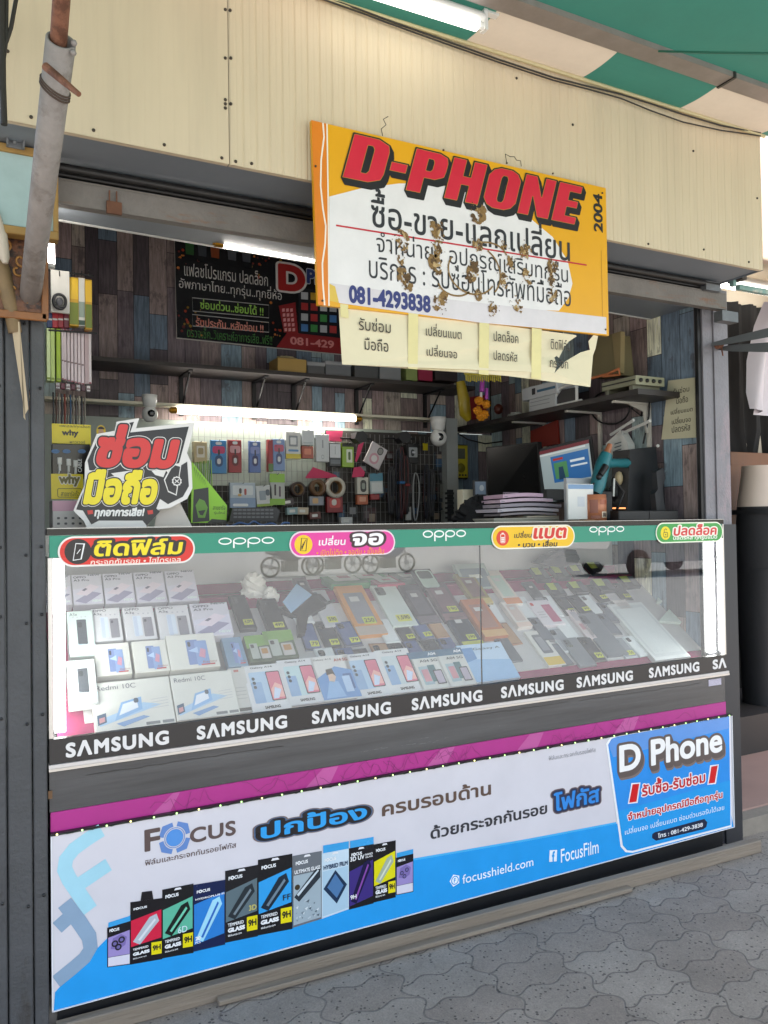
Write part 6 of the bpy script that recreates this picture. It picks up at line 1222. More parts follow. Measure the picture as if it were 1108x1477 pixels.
H(604, 206, 661, 326, .03, 'd0d6d8', "tall white earphone box right of the small white box", "earphone box", "charger_box", (('aab2b6', .4, .1, .6, .26, 1), ('d8dee0', .44, .13, .56, .23, 1), ('9aa2a8', .45, .5, .55, .8, .5)))
H(662, 242, 714, 346, .03, '2c3038', "black and white cable pack left of the lime pack", "cable pack", "cable_pack_card", (('d6dade', .06, .36, .94, .94, .05), ('8a9096', .48, .5, .52, .85, .2), ('55606a', .1, .1, .9, .28, .1)))
H(720, 246, 771, 350, .03, '8fb82a', "lime green pack with a white window beside the black cable pack", "cable pack", "cable_pack_card", (('1f2a1c', 0, .86, 1, 1, 0), ('d8e2c8', .35, .2, .85, .75, .1), ('4a6a2a', .5, .3, .7, .65, .4)))
H(832, 250, 905, 350, .012, 'cfc8ca', "tilted white ring pack hanging right of the black bracket", "ring pack", "ring_pack", (('d09aa8', .2, .1, .75, .6, 1), ('e2dcdc', .3, .2, .65, .5, 1), ('4a4a48', .45, .6, .8, .95, .4), ('8a8a86', .5, .64, .75, .9, .6)), tilt=-28)
H(1010, 246, 1058, 332, .02, '1e1f22', "black pouch pack with grey print right of the cables", "pouch", "small_pack", (('9aa0a4', .12, .3, .88, .8, .1), ('3a3c40', .3, .35, .6, .7, .4), ('c8ccd0', .4, .5, .7, .6, .2)))
H(1080, 244, 1100, 275, .01, 'c9b81c', "small yellow tag above the right cables", "tag", "small_tag")
H(222, 420, 334, 542, .02, 'b4c4d2', "large pale blue zip pack low on the grid", "pack", "zip_pack", (('7f9cc0', .0, .0, 1, .45, .0), ('d8e0e6', .1, .55, .9, .9, .1), ('c89a4a', .3, .5, .45, .6, .4), ('3a3c44', .35, .6, .45, .8, .4), ('a83a3a', .55, .55, .64, .78, .4), ('e6ecf0', .1, .14, .7, .24, .2)))
H(338, 432, 408, 524, .02, 'c9cfd2', "white pack with a green foot low on the grid", "pack", "zip_pack", (('8aaa3c', 0, 0, 1, .12, 0), ('8a9aa8', .2, .3, .6, .75, .1), ('4a5a6a', .6, .5, .85, .8, .2)), tilt=4)
H(398, 380, 464, 518, .015, 'b2b8b4', "lime topped cable pack low on the grid", "cable pack", "cable_pack_card", (('86c028', 0, .72, 1, 1, 0), ('7ab424', 0, 0, 1, .2, 0), ('3a3640', .3, .3, .42, .66, .5), ('5a4a5c', .6, .26, .72, .6, .5)))
H(652, 482, 722, 552, .02, '8a1f26', "red toy pack with a white emblem under the white tape roll", "pack", "small_pack", (('c23a3a', .15, .3, .85, .9, .3), ('d8cfc8', .3, .45, .6, .85, .3)))
H(786, 396, 836, 470, .03, 'c9c7bc', "black rimmed gadget pack with a cream card low on the grid", "gadget pack", "gadget_pack", (('26282a', .28, .12, .8, .85, .5), ('8a948a', .4, .3, .68, .66, .2)))
H(844, 378, 900, 468, .02, 'b9c4c6', "white and teal box tilted beside the gadget pack", "box", "small_pack", (('2a7f9a', 0, .62, 1, 1, 0), ('d8dcdc', .1, .1, .9, .55, .05)), tilt=3)
H(786, 474, 834, 516, .02, 'c26a4a', "small orange pack below the gadget pack", "pack", "small_pack", (('e0a084', .2, .3, .8, .8, .2),))
H(846, 470, 885, 495, .02, 'a03a3c', "small red pack below the white and teal box", "pack", "small_pack")
H(575, 480, 638, 520, .015, '8a8f9c', "small grey pack below the brown tape roll", "pack", "small_pack", (('c8a070', .2, .2, .6, .8, .3),))
PKP = M("pink_paper_bright", 'd8446e', .7, 0, .06, 10)
for lab, pts in (("square pink paper at the top of the grid", ((648, 190), (722, 190), (716, 238), (652, 232))), ("long pink paper triangle across the middle of the grid", ((556, 395), (590, 350), (690, 385), (700, 398), (560, 400))), ("round ended pink paper right of the long triangle", ((762, 396), (770, 352), (800, 348), (820, 372), (815, 392))), ("thin pink paper wedge hanging under the black bracket", ((776, 322), (790, 252), (815, 240), (800, 290), (782, 330)))):
    F = FY(GY-.006); mb = MB().use(PKP); mb.prism(F, [F.px(*S8(*p)) for p in pts], 0, .001); tag(mb.build("pink_paper"), lab, "paper", "pink papers behind the grid")
for lab, (cx, cy, r0, r1), c in (("dark tape roll hanging left of the brown roll", (519, 449, 31, 22), '3a2c2a'), ("brown tape roll hanging in the middle of the grid", (607, 442, 33, 21), '6e5038'), ("large white tape roll hanging right of the brown roll", (685, 441, 42, 27), 'c9c4b8')):
    F = FY(GY-.03); o = F.px(*S8(cx, cy)); k = F.px(*S8(cx+100, cy))[0]-o[0]; ra, rb = r0*k/100, r1*k/100; ct_ = F.p(o[0], o[1], 0); rl = thing("tape_roll", lab, "tape", tuple(ct_-Vector((0, 0, ra))), "tape rolls on the grid")
    mb = MB().use(M("tape_"+c, c, .3, 0, .1, 20)); mb.lathe(ct_, (0, -1, 0), [(rb, -.02), (rb, .02), (ra, .02), (ra, -.02), (rb, -.02)], 28); mb.build("roll", rl)
    mb = MB().use(P('8a6a48')); mb.lathe(ct_, (0, -1, 0), [(rb-.0005, -.021), (rb-.0005, .021), (rb-.003, .021), (rb-.003, -.021)], 24); mb.build("core", rl)
for lab, x in (("left black bracket head jutting from the grid", 797), ("right black bracket head jutting from the grid", 990)):
    F = FY(GY-.10); c = F.px(*S8(x, 218)); o = thing("camera_bracket", lab, "bracket", tuple(F.p(c[0], c[1])), "black bracket heads")
    mb = MB().use(BLACK); mb.prism(F, [(c[0]+.036*math.cos(R(60*k+14)), c[1]+.031*math.sin(R(60*k+14))) for k in range(6)], -.04, .02); mb.build("head", o)
    mb = MB().use(BLACK); mb.tube([F.p(c[0]-.09, c[1]-.004, -.03), F.p(c[0]+.08, c[1]-.002, -.03)], .0045, 8); mb.build("arm", o)
rn = random.Random(17); CC = ['17171a', '202024', '2b2b30', '3d3f44', '1c2030', '4a4c50', '5a2a2c']
CL = ["leftmost black cable bunch on the right of the grid", "second black cable bunch on the right of the grid", "dark cable bunch with a blue tie on the grid", "black cable bunch with a red band on the grid", "pale grey cable loop hanging on the right of the grid", "dark cable bunch right of the grey loop", "last dark cable bunch beside the grey trim"]
for k, (x, y0, y1) in enumerate(((930, 350, 560), (955, 270, 585), (975, 260, 580), (998, 300, 560), (1045, 375, 588), (1085, 340, 580), (1110, 360, 570))):
    F = FY(GY-.03); o = thing("cable_bunch", CL[k], "cable", tuple(F.p(*F.px(*S8(x, y1)))), "cable bunches on the grid")
    for j in range(2 if k == 4 else 5):
        c = ('a9abad' if k == 4 else rn.choice(CC)); w_ = rn.uniform(8, 17) if k != 4 else 20-4*j; ph = rn.uniform(-5, 5); mb = MB().use(P(c, .45)); pts = []
        for t in np.linspace(0, 2*math.pi, 22)[:-1]: pts.append(F.p(*F.px(*S8(x+ph+w_*math.sin(t)*(.75+.25*math.cos(t*.5)), (y0+y1)/2-(y1-y0)/2*math.cos(t))), .006*j+.004*math.sin(t*2)))
        mb.tube(pts, .0026, 6, closed=True); mb.build("cable", o)
    if k in (2, 3): mb = MB().use(P('2f6fa8' if k == 2 else '8a2a2c')); p = F.px(*S8(x, (y0+y1)/2)); mb.obox(F, p[0]-.014, p[1]-.007, p[0]+.014, p[1]+.007, -.01, .034, .003); mb.build("tie", o)
H(1004, 525, 1026, 586, .015, 'b9b9b4', "small white adapter hanging low between the cables", "adapter", "adapter", (('8a8a88', .2, .6, .8, .8, .2),))
for j, (x, y, c, lab) in enumerate(((500, 545, '8fb0b8', "pale blue packet lying low on the grid shelf"), (545, 545, 'c9b8a0', "cream packet lying low on the grid shelf"), (600, 565, '6a3a34', "brown packet lying low on the grid shelf"), (480, 505, '3a2f34', "dark packet lying low on the grid shelf"), (740, 588, 'c2c4c4', "white packet lying low near the red toy pack"))):
    H(x-25, y-16, x+25, y+16, .03, c, lab, "packet", "small_packet", (('d8d8d4', .2, .3, .7, .7, .2),), hook=False, tilt=rn.uniform(-8, 8))
# two dome cameras
def cctv(label, c, y, s_):
    F = FY(y); u, v = F.px(*c); o = thing("security_camera", label, "security camera", tuple(F.p(u, v)), "white security cameras")
    P0 = F.p(u, v, .03)
    mb = MB().use(WHITE); mb.lathe(P0+Vector((0, 0, .012*s_)), (0, 0, 1), [(.012*s_, 0), (.022*s_, .004*s_), (.026*s_, .03*s_), (.027*s_, .045*s_), (.0, .045*s_)], 20); mb.build("mount", o)
    mb = MB().use(WHITE); mb.ball(P0-Vector((0, 0, .012*s_)), .028*s_, 20, (1, 1, 1.05)); hd_ = mb.build("head", o)
    d = (CAM-P0); d.z = 0; d.normalize(); mb = MB().use(P('101114', .15)); mb.lathe(P0-Vector((0, 0, .012*s_))+d*.0245*s_+Vector((.006*s_, 0, 0)), d, [(.013*s_, 0), (.013*s_, .004*s_), (.006*s_, .0055*s_), (0, .0055*s_)], 16); mb.build("lens", hd_)
cctv("white dome security camera above the die cut sign", (214, 594), 1.2, 1.15)
cctv("white security camera at the right end of the accessory lamp", (628, 627), 1.30, 1.5)
F = FY(1.42); o = thing("multimeter", "yellow multimeter hanging on the plank wall right of the grid", "multimeter", tuple(F.p(*F.px(663, 690)))); a, b = F.px(653, 689), F.px(673, 643)
mb = MB().use(P('23231f', .5)); mb.obox(F, a[0]-.006, a[1]-.006, b[0]+.006, b[1]+.006, -.03, .0, .004); mb.build("holster", o); mb = MB().use(P('a89c1c', .5)); mb.obox(F, a[0], a[1], b[0], b[1], .0005, .014, .004); mb.build("body", o)
W_, H_ = b[0]-a[0], b[1]-a[1]; A = MB().use(P('50564c', .2)); A.obox(F, a[0]+W_*.22, a[1]+H_*.58, a[0]+W_*.78, a[1]+H_*.9, .0142, .0155); A.build("screen", o)
A = MB().use(P('6a6416', .4)); A.lathe(F.p(a[0]+W_*.5, a[1]+H_*.3, .014), F.N, [(W_*.28, 0), (W_*.26, .004), (0, .004)], 18); A.build("dial", o)
for k in range(4): A = MB().use(P('1a1a18', .4)); A.lathe(F.p(a[0]+W_*(.2+.2*k), a[1]+H_*.08, .014), F.N, [(W_*.06, 0), (W_*.06, .002), (0, .002)], 10); A.build("socket", o)
# ------------------------------------------------------------------ shelves
SHM = M("dark_shelf_board", '2f2a28', .5, 0, .2, 6, stretch=(.3, 3, 3))
F = FY(1.28); z0 = F.px(135, 508)[1]; sf = thing("wall_shelf", "long dark shelf on the back wall below the black banner", "shelf", (1.2, 1.39, 2.0))
zsh = 2.0; mb = MB().use(SHM); mb.box(.30, 1.27, zsh-.018, 2.34, 1.497, zsh); mb.build("board", sf)
for px in (268, 375, 433, 525, 625):
    x = at(px, 560, Y=1.4).x; mb = MB().use(BLACK); mb.box(x-.009, 1.30, zsh-.026, x+.009, 1.495, zsh-.0185); mb.box(x-.009, 1.483, zsh-.20, x+.009, 1.496, zsh-.0265); mb.tube([(x, 1.33, zsh-.03), (x, 1.485, zsh-.18)], .005, 6); mb.build("bracket", sf)
def onshelf(px0, px1, body, label, cat, name, dep=.12, y=1.30, art=None, group="boxes on the back shelf"): return stand_box(name, label, cat, (px0, 548), (px1[0], px1[1]), y, dep, body, group, art, zsh+.0005)
def art_lid(o, F, u0, v0, u1, v1): mb = MB().use(P('9a9c9e', .2)); mb.obox(F, u0-.003, v1-.016, u1+.003, v1+.003, -.1, .003, .002); mb.build("lid", o)
def art_mess(o, F, u0, v0, u1, v1): mb = MB().use(P('c8b88a', .7)); crumple(mb, ((u0+u1)/2-.01, F.O.y+.05, v1+.005), .05, .03, .014, 3, 10); mb.build("crumpled_paper", o)
onshelf(401, (442, 519), 'b3924e', "tan wooden box with crumpled paper on the back shelf", "box", "wooden_box", art=art_mess)
for a, b, c, nm in ((444, 468, '585a5c', "small grey"), (470, 506, '6e7276', "wide clear grey"), (512, 545, '4f5254', "dark clear"), (548, 578, '84888a', "pale clear")):
    onshelf(a, (b, 524), c, "%s plastic case with a lid on the back shelf behind the notice" % nm, "plastic case", "plastic_case", art=art_lid)
onshelf(586, (602, 530), '8a9a5a', "small greenish jar box on the back shelf left of the red one", "box", "small_carton"); onshelf(604, (624, 530), 'a02a4a', "small red box on the back shelf beside the greenish one", "box", "small_carton")
onshelf(628, (660, 532), '3a3234', "dark box on the back shelf right of the red one", "box", "small_carton")
SX, SZ = 2.36, 1.812; sr = thing("wall_shelf", "dark shelf with white brackets along the right wall", "shelf", (2.48, .8, SZ))
mb = MB().use(SHM); mb.box(SX, .15, SZ-.022, 2.597, 1.496, SZ); mb.build("board", sr)
for y in (.32, .62, 1.02):
    mb = MB().use(M("white_bracket", 'c9c6bc', .4, .2, .1, 8)); mb.box(2.39, y-.009, SZ-.031, 2.594, y+.009, SZ-.0225); mb.box(2.584, y-.009, SZ-.24, 2.596, y+.009, SZ-.0315); mb.prism(Frame((0, y, 0), (1, 0, 0), (0, 0, 1)), [(2.47, SZ-.032), (2.583, SZ-.032), (2.583, SZ-.15), (2.572, SZ-.15), (2.56, SZ-.06)], -.004, .004) if y < .4 else None; mb.build("bracket", sr)
def xbox(name, label, cat, px0, px1, X, dep, body, group=None, z=None, bev=.002):
    F = FX(X); a, b = F.px(*px0), F.px(*px1); v0 = z if z is not None else a[1]
    o = thing(name, label, cat, tuple(F.p((a[0]+b[0])/2, v0, -dep/2)), group); mb = MB().use(M("card_"+body, body, .45, var=.08, vs=12)); mb.obox(F, a[0], v0, b[0], b[1], -dep, 0, bev); mb.build("body", o); return o, F, a[0], v0, b[0], b[1]
g_ = "things on the right shelf"
o, F, u0, v0, u1, v1 = xbox("carton", "lower white carton of the stack on the right shelf", "box", (763, 590), (801, 568), 2.37, .12, 'b9bec0', g_, SZ+.0005)
A = MB().use(P('8a9094')); 
for k in range(2): A.poly(F, [(u0+.01, v0+(v1-v0)*(.4+.3*k)), (u1-.04, v0+(v1-v0)*(.4+.3*k)), (u1-.04, v0+(v1-v0)*(.46+.3*k)), (u0+.01, v0+(v1-v0)*(.46+.3*k))], .0008)
A.build("printed_picture", o); vt = v1
o, F, u0, v0, u1, v1 = xbox("carton", "upper white carton with blue print on the right shelf", "box", (753, 568), (803, 548), 2.365, .13, 'c3c8cb', g_, vt+.0005)
A = MB().use(P('3a6a86')); A.poly(F, [(u0+(u1-u0)*.45, v0+(v1-v0)*.4), (u1-.01, v0+(v1-v0)*.4), (u1-.01, v0+(v1-v0)*.6), (u0+(u1-u0)*.45, v0+(v1-v0)*.6)], .0008); A.use(P('2a2c30')); A.poly(F, [(u0+(u1-u0)*.3, v0+(v1-v0)*.3), (u0+(u1-u0)*.4, v0+(v1-v0)*.3), (u0+(u1-u0)*.4, v0+(v1-v0)*.8), (u0+(u1-u0)*.3, v0+(v1-v0)*.8)], .0008); A.build("printed_picture", o)
F = FX(2.38); o = thing("arched_frame", "white arched plastic frame beside the cartons on the right shelf", "frame", tuple(F.p(F.px(818, 575)[0], SZ)), g_)
a = F.px(802, 575)[0]; b = F.px(832, 570)[0]; mb = MB().use(WHITE); h_ = F.px(818, 556)[1]-SZ; mb.tube([F.p(a, SZ+.006), F.p(a, SZ+h_*.6), F.p(a+(b-a)*.2, SZ+h_*.93), F.p(a+(b-a)*.5, SZ+h_), F.p(b-.01, SZ+h_), F.p(b, SZ+h_*.8), F.p(b, SZ+.006)], .007, 8); mb.tube([F.p(a, SZ+.006), F.p(b+.03, SZ+.006)], .006, 8); mb.build("arch", o); mb = MB().use(P('26262a')); mb.prism(F, [(a+.008, SZ+.012), (b-.008, SZ+.012), (b-.008, SZ+h_*.8), (a+(b-a)*.3, SZ+h_*.85), (a+.008, SZ+h_*.5)], -.02, .0); mb.build("dark_insert", o)
o, F, u0, v0, u1, v1 = xbox("bench_device", "grey green bench power unit at the near end of the right shelf", "device", (868, 560), (917, 541), 2.375, .16, '8f8f76', g_, SZ+.022)
mb = MB().use(P('2a2c26', .5)); mb.obox(F, u0+.004, v0+(v1-v0)*.45, u1-.004, v0+(v1-v0)*.6, .0004, .002); mb.build("slot", o)
for k in (.1, .8): mb = MB().use(P('6f6f5c')); uu = u0+(u1-u0)*k; mb.obox(F, uu, SZ+.0008, uu+.02, SZ+.0215, -.15, -.002); mb.build("foot", o)
mb = MB().use(P('55574a')); FF = FY(F.O.y-u1+.0) if False else None
yf = -u0; mb = MB().use(P('4a4a42', .5)); mb.box(2.377, yf+.0005, v0+.003, 2.533, yf+.003, v1-.003); mb.build("rear_panel", o)
for k in range(4): mb = MB().use(P('1e1e1c')); mb.lathe((2.40+.035*k, -u1-.0005, v0+(v1-v0)*.5), (0, -1, 0), [(.008, 0), (.008, .006), (0, .007)], 10); mb.build("knob", o)
cb = thing("cardboard_box", "open brown cardboard box leaning on the right shelf behind the power unit", "box", (2.5, .55, SZ)); F = FX(2.47); CARD = M("brown_card", '7d7352', .8, 0, .12, 8)
mb = MB().use(CARD); mb.prism(F, [F.px(*p) for p in ((848, 545), (855, 486), (884, 482), (890, 540))], -.10, 0); mb.build("panel", cb)
mb = MB().use(M("brown_card_light", '93835c', .8, 0, .12, 8)); mb.prism(FX(2.468), [F.px(*p) for p in ((884, 482), (897, 478), (896, 538), (890, 541))], -.02, .004); mb.build("flap", cb)
mb = MB().use(P('c9774a', .5)); F = FX(2.40); mb.tube([F.p(*F.px(852, 546)), F.p(*F.px(875, 540)), F.p(*F.px(893, 532)), F.p(*F.px(894, 540)), F.p(*F.px(870, 543))], .006, 6); tag(mb.build("orange_cable"), "short orange cord lying over the grey green power unit", "cord")
F = FX(2.42); mb = MB().use(P('b9bcb8', .4)); crumple(mb, F.p(F.px(742, 597)[0], SZ+.012), .03, .05, .013, 12, 10); tag(mb.build("crumpled_film"), "small crumpled clear film lying left of the cartons on the right shelf", "film")
# amulets and tassels above the shelf corner
am = thing("flower_garland", "orange marigold garland with a purple ribbon hanging below the notice", "garland", tuple(at(697, 590, Y=1.0)))
for x, y in ((691, 578), (701, 583), (689, 592), (699, 598), (694, 601)): mb = MB().use(M("marigold", 'd98a12', .7, 0, .3, 60, .6, 80)); crumple(mb, at(x, y, Y=1.0), .021, .021, .019, x+y, 10); mb.build("flower", am)
mb = MB().use(P('b048b0', .5)); mb.tube([at(696, 548, Y=1.0), at(695, 565, Y=1.0)], [.011, .013], 8); mb.tube([at(702, 560, Y=1.0), at(702, 576, Y=1.0)], .008, 8); mb.build("ribbon", am); mb = MB().use(P('e0dcd8')); mb.tube([at(694, 566, Y=1.0), at(694, 574, Y=1.0)], .007, 8); mb.build("white_beads", am)
mb = MB().use(M("yellow_film", 'a8921c', .35, 0, .2, 15, .3, 20)); mb.tube([at(664, 550, Y=1.15), at(669, 575, Y=1.15), at(671, 597, Y=1.15), at(676, 606, Y=1.15)], [.022, .03, .03, .015], 12); tag(mb.build("yellow_sleeve"), "yellow crinkled sleeve hanging beside the marigold garland", "sleeve")
mb = MB().use(P('c2b43a', .5))
for k in range(18): x = 672+2.9*k; mb.tube([at(x, 540, Y=.9), at(x+1, 549+(k % 3), Y=.9)], .0035, 5)
mb.tube([at(670, 539, Y=.9), at(722, 541, Y=.9)], .004, 6); tag(mb.build("yellow_fringe"), "yellow fringe peeping out under the cream notice", "fringe")
mb = MB().use(P('8f2026', .4)); F = FY(1.475); mb.prism(F, [F.px(*p) for p in ((677, 573), (700, 570), (702, 602), (680, 606))], 0, .006); tag(mb.build("red_envelope"), "red envelope hanging on the wall behind the marigold garland", "envelope")
mb = MB().use(P('5a2418', .4)); mb.ball(at(719, 590, Y=1.2), .025, 12, (1, 1, 1.1)); tag(mb.build("brown_figurine"), "small round brown ornament at the left end of the right shelf", "ornament")
F = FX(2.592); mb = MB().use(P('8a2a1e', .6)); mb.prism(F, [F.px(*p) for p in ((768, 622), (806, 606), (808, 640), (768, 648))], 0, .012); tag(mb.build("red_basket"), "dull red basket panel on the wall behind the monitors", "basket")
for lab, pts in (("black cable coiled on the right wall below the power unit", [(880+28*math.cos(t), 588+24*math.sin(t)) for t in np.linspace(.5, 7.2, 30)]), ("black cable drooping from the white camera to the right wall", [(645, 603), (655, 622), (675, 634), (700, 640), (730, 636), (750, 625)]), ("thin black cable hanging down the right wall near the notice", [(918, 560), (912, 590), (925, 600), (930, 575), (938, 560), (936, 600), (928, 640)])):
    mb = MB().use(P('18181a', .5)); mb.tube([(at(x, y, X=2.575) if 'right wall' in lab and 'droop' not in lab else at(x, y, Y=1.40)) for x, y in pts], .004, 6); tag(mb.build("black_cable"), lab, "cable", "black cables inside the shop")
# ------------------------------------------------------------------ right end of the counter
def monitor(label, quad, Y0, Y1, scr, name="monitor"):
    p = [at(x, y, Y=Y0 if i in (0, 3) else Y1) for i, (x, y) in enumerate(quad)]; n_ = (p[1]-p[0]).cross(p[3]-p[0]).normalized(); n_ = n_ if n_.y < 0 else -n_
    o = thing(name, label, "monitor", tuple((p[2]+p[3])/2))
    mb = MB().use(M("monitor_shell", '101012', .45, 0, .1, 8)); q = [a-n_*.03 for a in p]; mb.faces(p+q, [(3, 2, 1, 0), (0, 1, 5, 4), (1, 2, 6, 5), (2, 3, 7, 6), (3, 0, 4, 7), (4, 5, 6, 7)]); mb.build("shell", o)
    return o, p, n_
o, p, n_ = monitor("large black monitor seen from the side on the counter", ((701, 645), (776, 637), (782, 735), (704, 735)), .98, .70, None)
mb = MB().use(P('08080a', .25)); c = [sum((p[k] for k in range(4)), Vector())/4*(.05)+a*.95+n_*.001 for a in p]; mb.face(c[::-1]); mb.build("screen", o)
o, p, n_ = monitor("tilted monitor with a lit pale screen showing a blue web page", ((771, 650), (853, 629), (862, 718), (786, 728)), .72, .52, None)
F = Frame(p[3], p[2]-p[3], p[0]-p[3]); F.V = (F.N.cross(F.U)); wv = [((a-p[3]).dot(F.U), (a-p[3]).dot(F.V)) for a in p]
sc_ = lambda s_, t_: tuple((wv[3][i]*(1-s_)+wv[2][i]*s_)*(1-t_)+(wv[0][i]*(1-s_)+wv[1][i]*s_)*t_ for i in (0, 1))
wsg = 1 if F.N.dot(n_) > 0 else -1
def SCM(c, e=.12): return M("screen_"+c, c, .3, var=0, emit=e)
A = MB()
def sp(c, pts, k): A.use(SCM(c)); A.face([F.p(*sc_(*q), wsg*(.001+.0006*k)) for q in pts])
sp('9fb0b4', [(.03, .04), (.97, .04), (.97, .96), (.03, .96)], 0); sp('6a2a30', [(.03, .9), (.97, .9), (.97, .96), (.03, .96)], 1); sp('c9d0d0', [(.06, .86), (.9, .86), (.9, .89), (.06, .89)], 1)
sp('2a6aa8', [(.26, .36), (.94, .36), (.94, .82), (.26, .82)], 1); sp('4a8a5a', [(.3, .42), (.54, .42), (.54, .7), (.3, .7)], 2); sp('20405a', [(.36, .4), (.48, .4), (.46, .62), (.38, .62)], 3); sp('d8e4ea', [(.6, .66), (.86, .66), (.86, .7), (.6, .7)], 2); sp('d8e4ea', [(.6, .58), (.9, .58), (.9, .61), (.6, .61)], 2); sp('b0342c', [(.3, .74), (.48, .74), (.48, .78), (.3, .78)], 2)
A.build("screen_picture", o)
mb = MB().use(P('2f3236', .4)); F = FY(.48); a, b = F.px(790, 722), F.px(856, 706); mb.obox(F, a[0], a[1], b[0], b[1], -.03, 0, .003); tag(mb.build("monitor_bar"), "dark grey bar across the foot of the lit monitor", "bar")
# pile of papers and pink folders
g_ = "papers and folders piled on the counter"; F = FY(.28); zz = TZ; rn = random.Random(4)
PL = [('9f9f94', 712, 806, .007, "lowest grey green book of the paper pile"), ('a8a598', 712, 806, .007, "second grey green book of the paper pile"), ('b9ad9c', 760, 806, .006, "short cream book in the paper pile"), ('8f868a', 722, 803, .008, "dull grey folder in the paper pile"), ('c4bcc4', 718, 806, .012, "pale grey folder in the paper pile"), ('9d949e', 722, 810, .012, "darker folder with a black edge in the paper pile"), ('c9b0bf', 722, 798, .012, "lower pink folder of the paper pile"), ('c3a3b6', 726, 784, .014, "topmost pink folder of the paper pile with a spiral")]
for c, x0, x1, h_, lab in PL:
    a, b = F.px(x0, 740)[0], F.px(x1, 740)[0]; o = thing("folder" if "folder" in lab else "book", lab, "folder" if "folder" in lab else "book", ((a+b)/2, .35, zz), g_); tl_ = rn.uniform(-.012, .012)
    mb = MB().use(M("card_"+c, c, .6, var=.08, vs=10)); n = 10; vs = []
    for j, y in enumerate((.28, .42)):
        for i in range(n+1): t = i/n; sag = .010*math.sin(math.pi*t)*(1 if "folder" in lab else .1)+(.008*t*t if "pink" in lab else 0); x = a+(b-a)*t+tl_*j; vs += [(x, y, zz+sag*.6), (x, y, zz+sag*.6+h_)]
    m = 2*(n+1); fs = []
    for i in range(n): fs += [(2*i, 2*i+2, 2*i+3, 2*i+1), (m+2*i+2, m+2*i, m+2*i+1, m+2*i+3), (2*i+1, 2*i+3, m+2*i+3, m+2*i+1), (2*i, m+2*i, m+2*i+2, 2*i+2)]
    fs += [(0, 1, m+1, m), (2*n, m+2*n, m+2*n+1, 2*n+1)]; mb.faces(vs, fs); mb.build("cover", o)
    if "folder" in lab:
        mb = MB().use(P('8a8288', .7)); mb.box(a+.006, .2790, zz+h_*.35, a+.02, .2798, zz+h_*.6); mb.build("page_edge", o)
    if "topmost" in lab:
        for k in range(6): mb = MB().use(P('a894a4')); x = a+.01+.012*k; mb.tube([(x+.005*math.cos(t), .285, zz+h_+.004+.005*math.sin(t)) for t in np.linspace(0, 6.28, 10)[:-1]], .0012, 5, closed=True); mb.build("spiral_ring", o)
    zz += h_+.0012+(.0045 if "folder" in lab else 0)
# acrylic payment stand with the code left out
F = FY(.16); a, b = F.px(820, 746), F.px(856, 698); o = thing("payment_stand", "white acrylic stand with a pale blue header beside the orange tin", "stand", tuple(F.p((a[0]+b[0])/2, TZ)))
mb = MB().use(WHITE); mb.obox(F, a[0], TZ+.006, b[0], b[1], -.012, 0, .002); mb.build("board", o); A = MB().use(P('6f93b8', .35)); A.poly(F, [(a[0]+.001, b[1]-.02), (b[0]-.001, b[1]-.02), (b[0]-.001, b[1]-.003), (a[0]+.001, b[1]-.003)], .0006); A.use(P('c9cdd2', .4)); c = ((a[0]+b[0])/2, (TZ+b[1])/2+.004); A.poly(F, [(c[0]-.018, c[1]-.02), (c[0]+.018, c[1]-.02), (c[0]+.018, c[1]+.018), (c[0]-.018, c[1]+.018)], .0006); A.build("printed_picture", o)
mb = MB().use(FILM); mb.obox(F, a[0]-.01, TZ, b[0]+.01, TZ+.0055, -.05, .02); mb.build("foot", o)
F = FY(.26); a, b = F.px(818, 720), F.px(853, 690); mb = MB().use(P('b9bcc0', .5)); mb.obox(F, a[0], TZ, b[0], b[1], -.02, 0, .002); tag(mb.build("pale_card_box"), "pale card box standing right behind the payment stand", "box")
F = FY(.13); a, b = F.px(854, 750), F.px(883, 713); cx = (a[0]+b[0])/2; r_ = (b[0]-a[0])/2; o = thing("orange_tin", "orange printed tin holding a heat gun cable at the counter edge", "tin", (cx, .13+r_, TZ))
mb = MB().use(M("tin_orange", 'c27a58', .4, .1, .15, 25)); mb.lathe((cx, .13+r_, TZ), (0, 0, 1), [(0, 0), (r_, 0), (r_, b[1]-TZ), (r_-.002, b[1]-TZ), (r_-.002, .01)], 28); mb.build("body", o)
A = MB().use(P('7a3f2c', .4)); h_ = b[1]-TZ
def cyl(c, a0, a1, v0, v1):
    A.use(P(c, .4)); n = 8; A.faces([(cx+(r_+.0006)*math.sin(R(a0+(a1-a0)*k/n)), .13+r_-(r_+.0006)*math.cos(R(a0+(a1-a0)*k/n)), TZ+h_*v) for v in (v0, v1) for k in range(n+1)], [(k, k+1, n+2+k, n+1+k) for k in range(n)])
cyl('d8c2a8', -2, 40, .12, .35); cyl('3a2c26', 5, 32, .15, .3); cyl('8a4a34', -55, -20, .3, .8); cyl('a85a40', -10, 45, .62, .8); cyl('8a4a34', -50, -10, .08, .2); A.build("printed_picture", o)
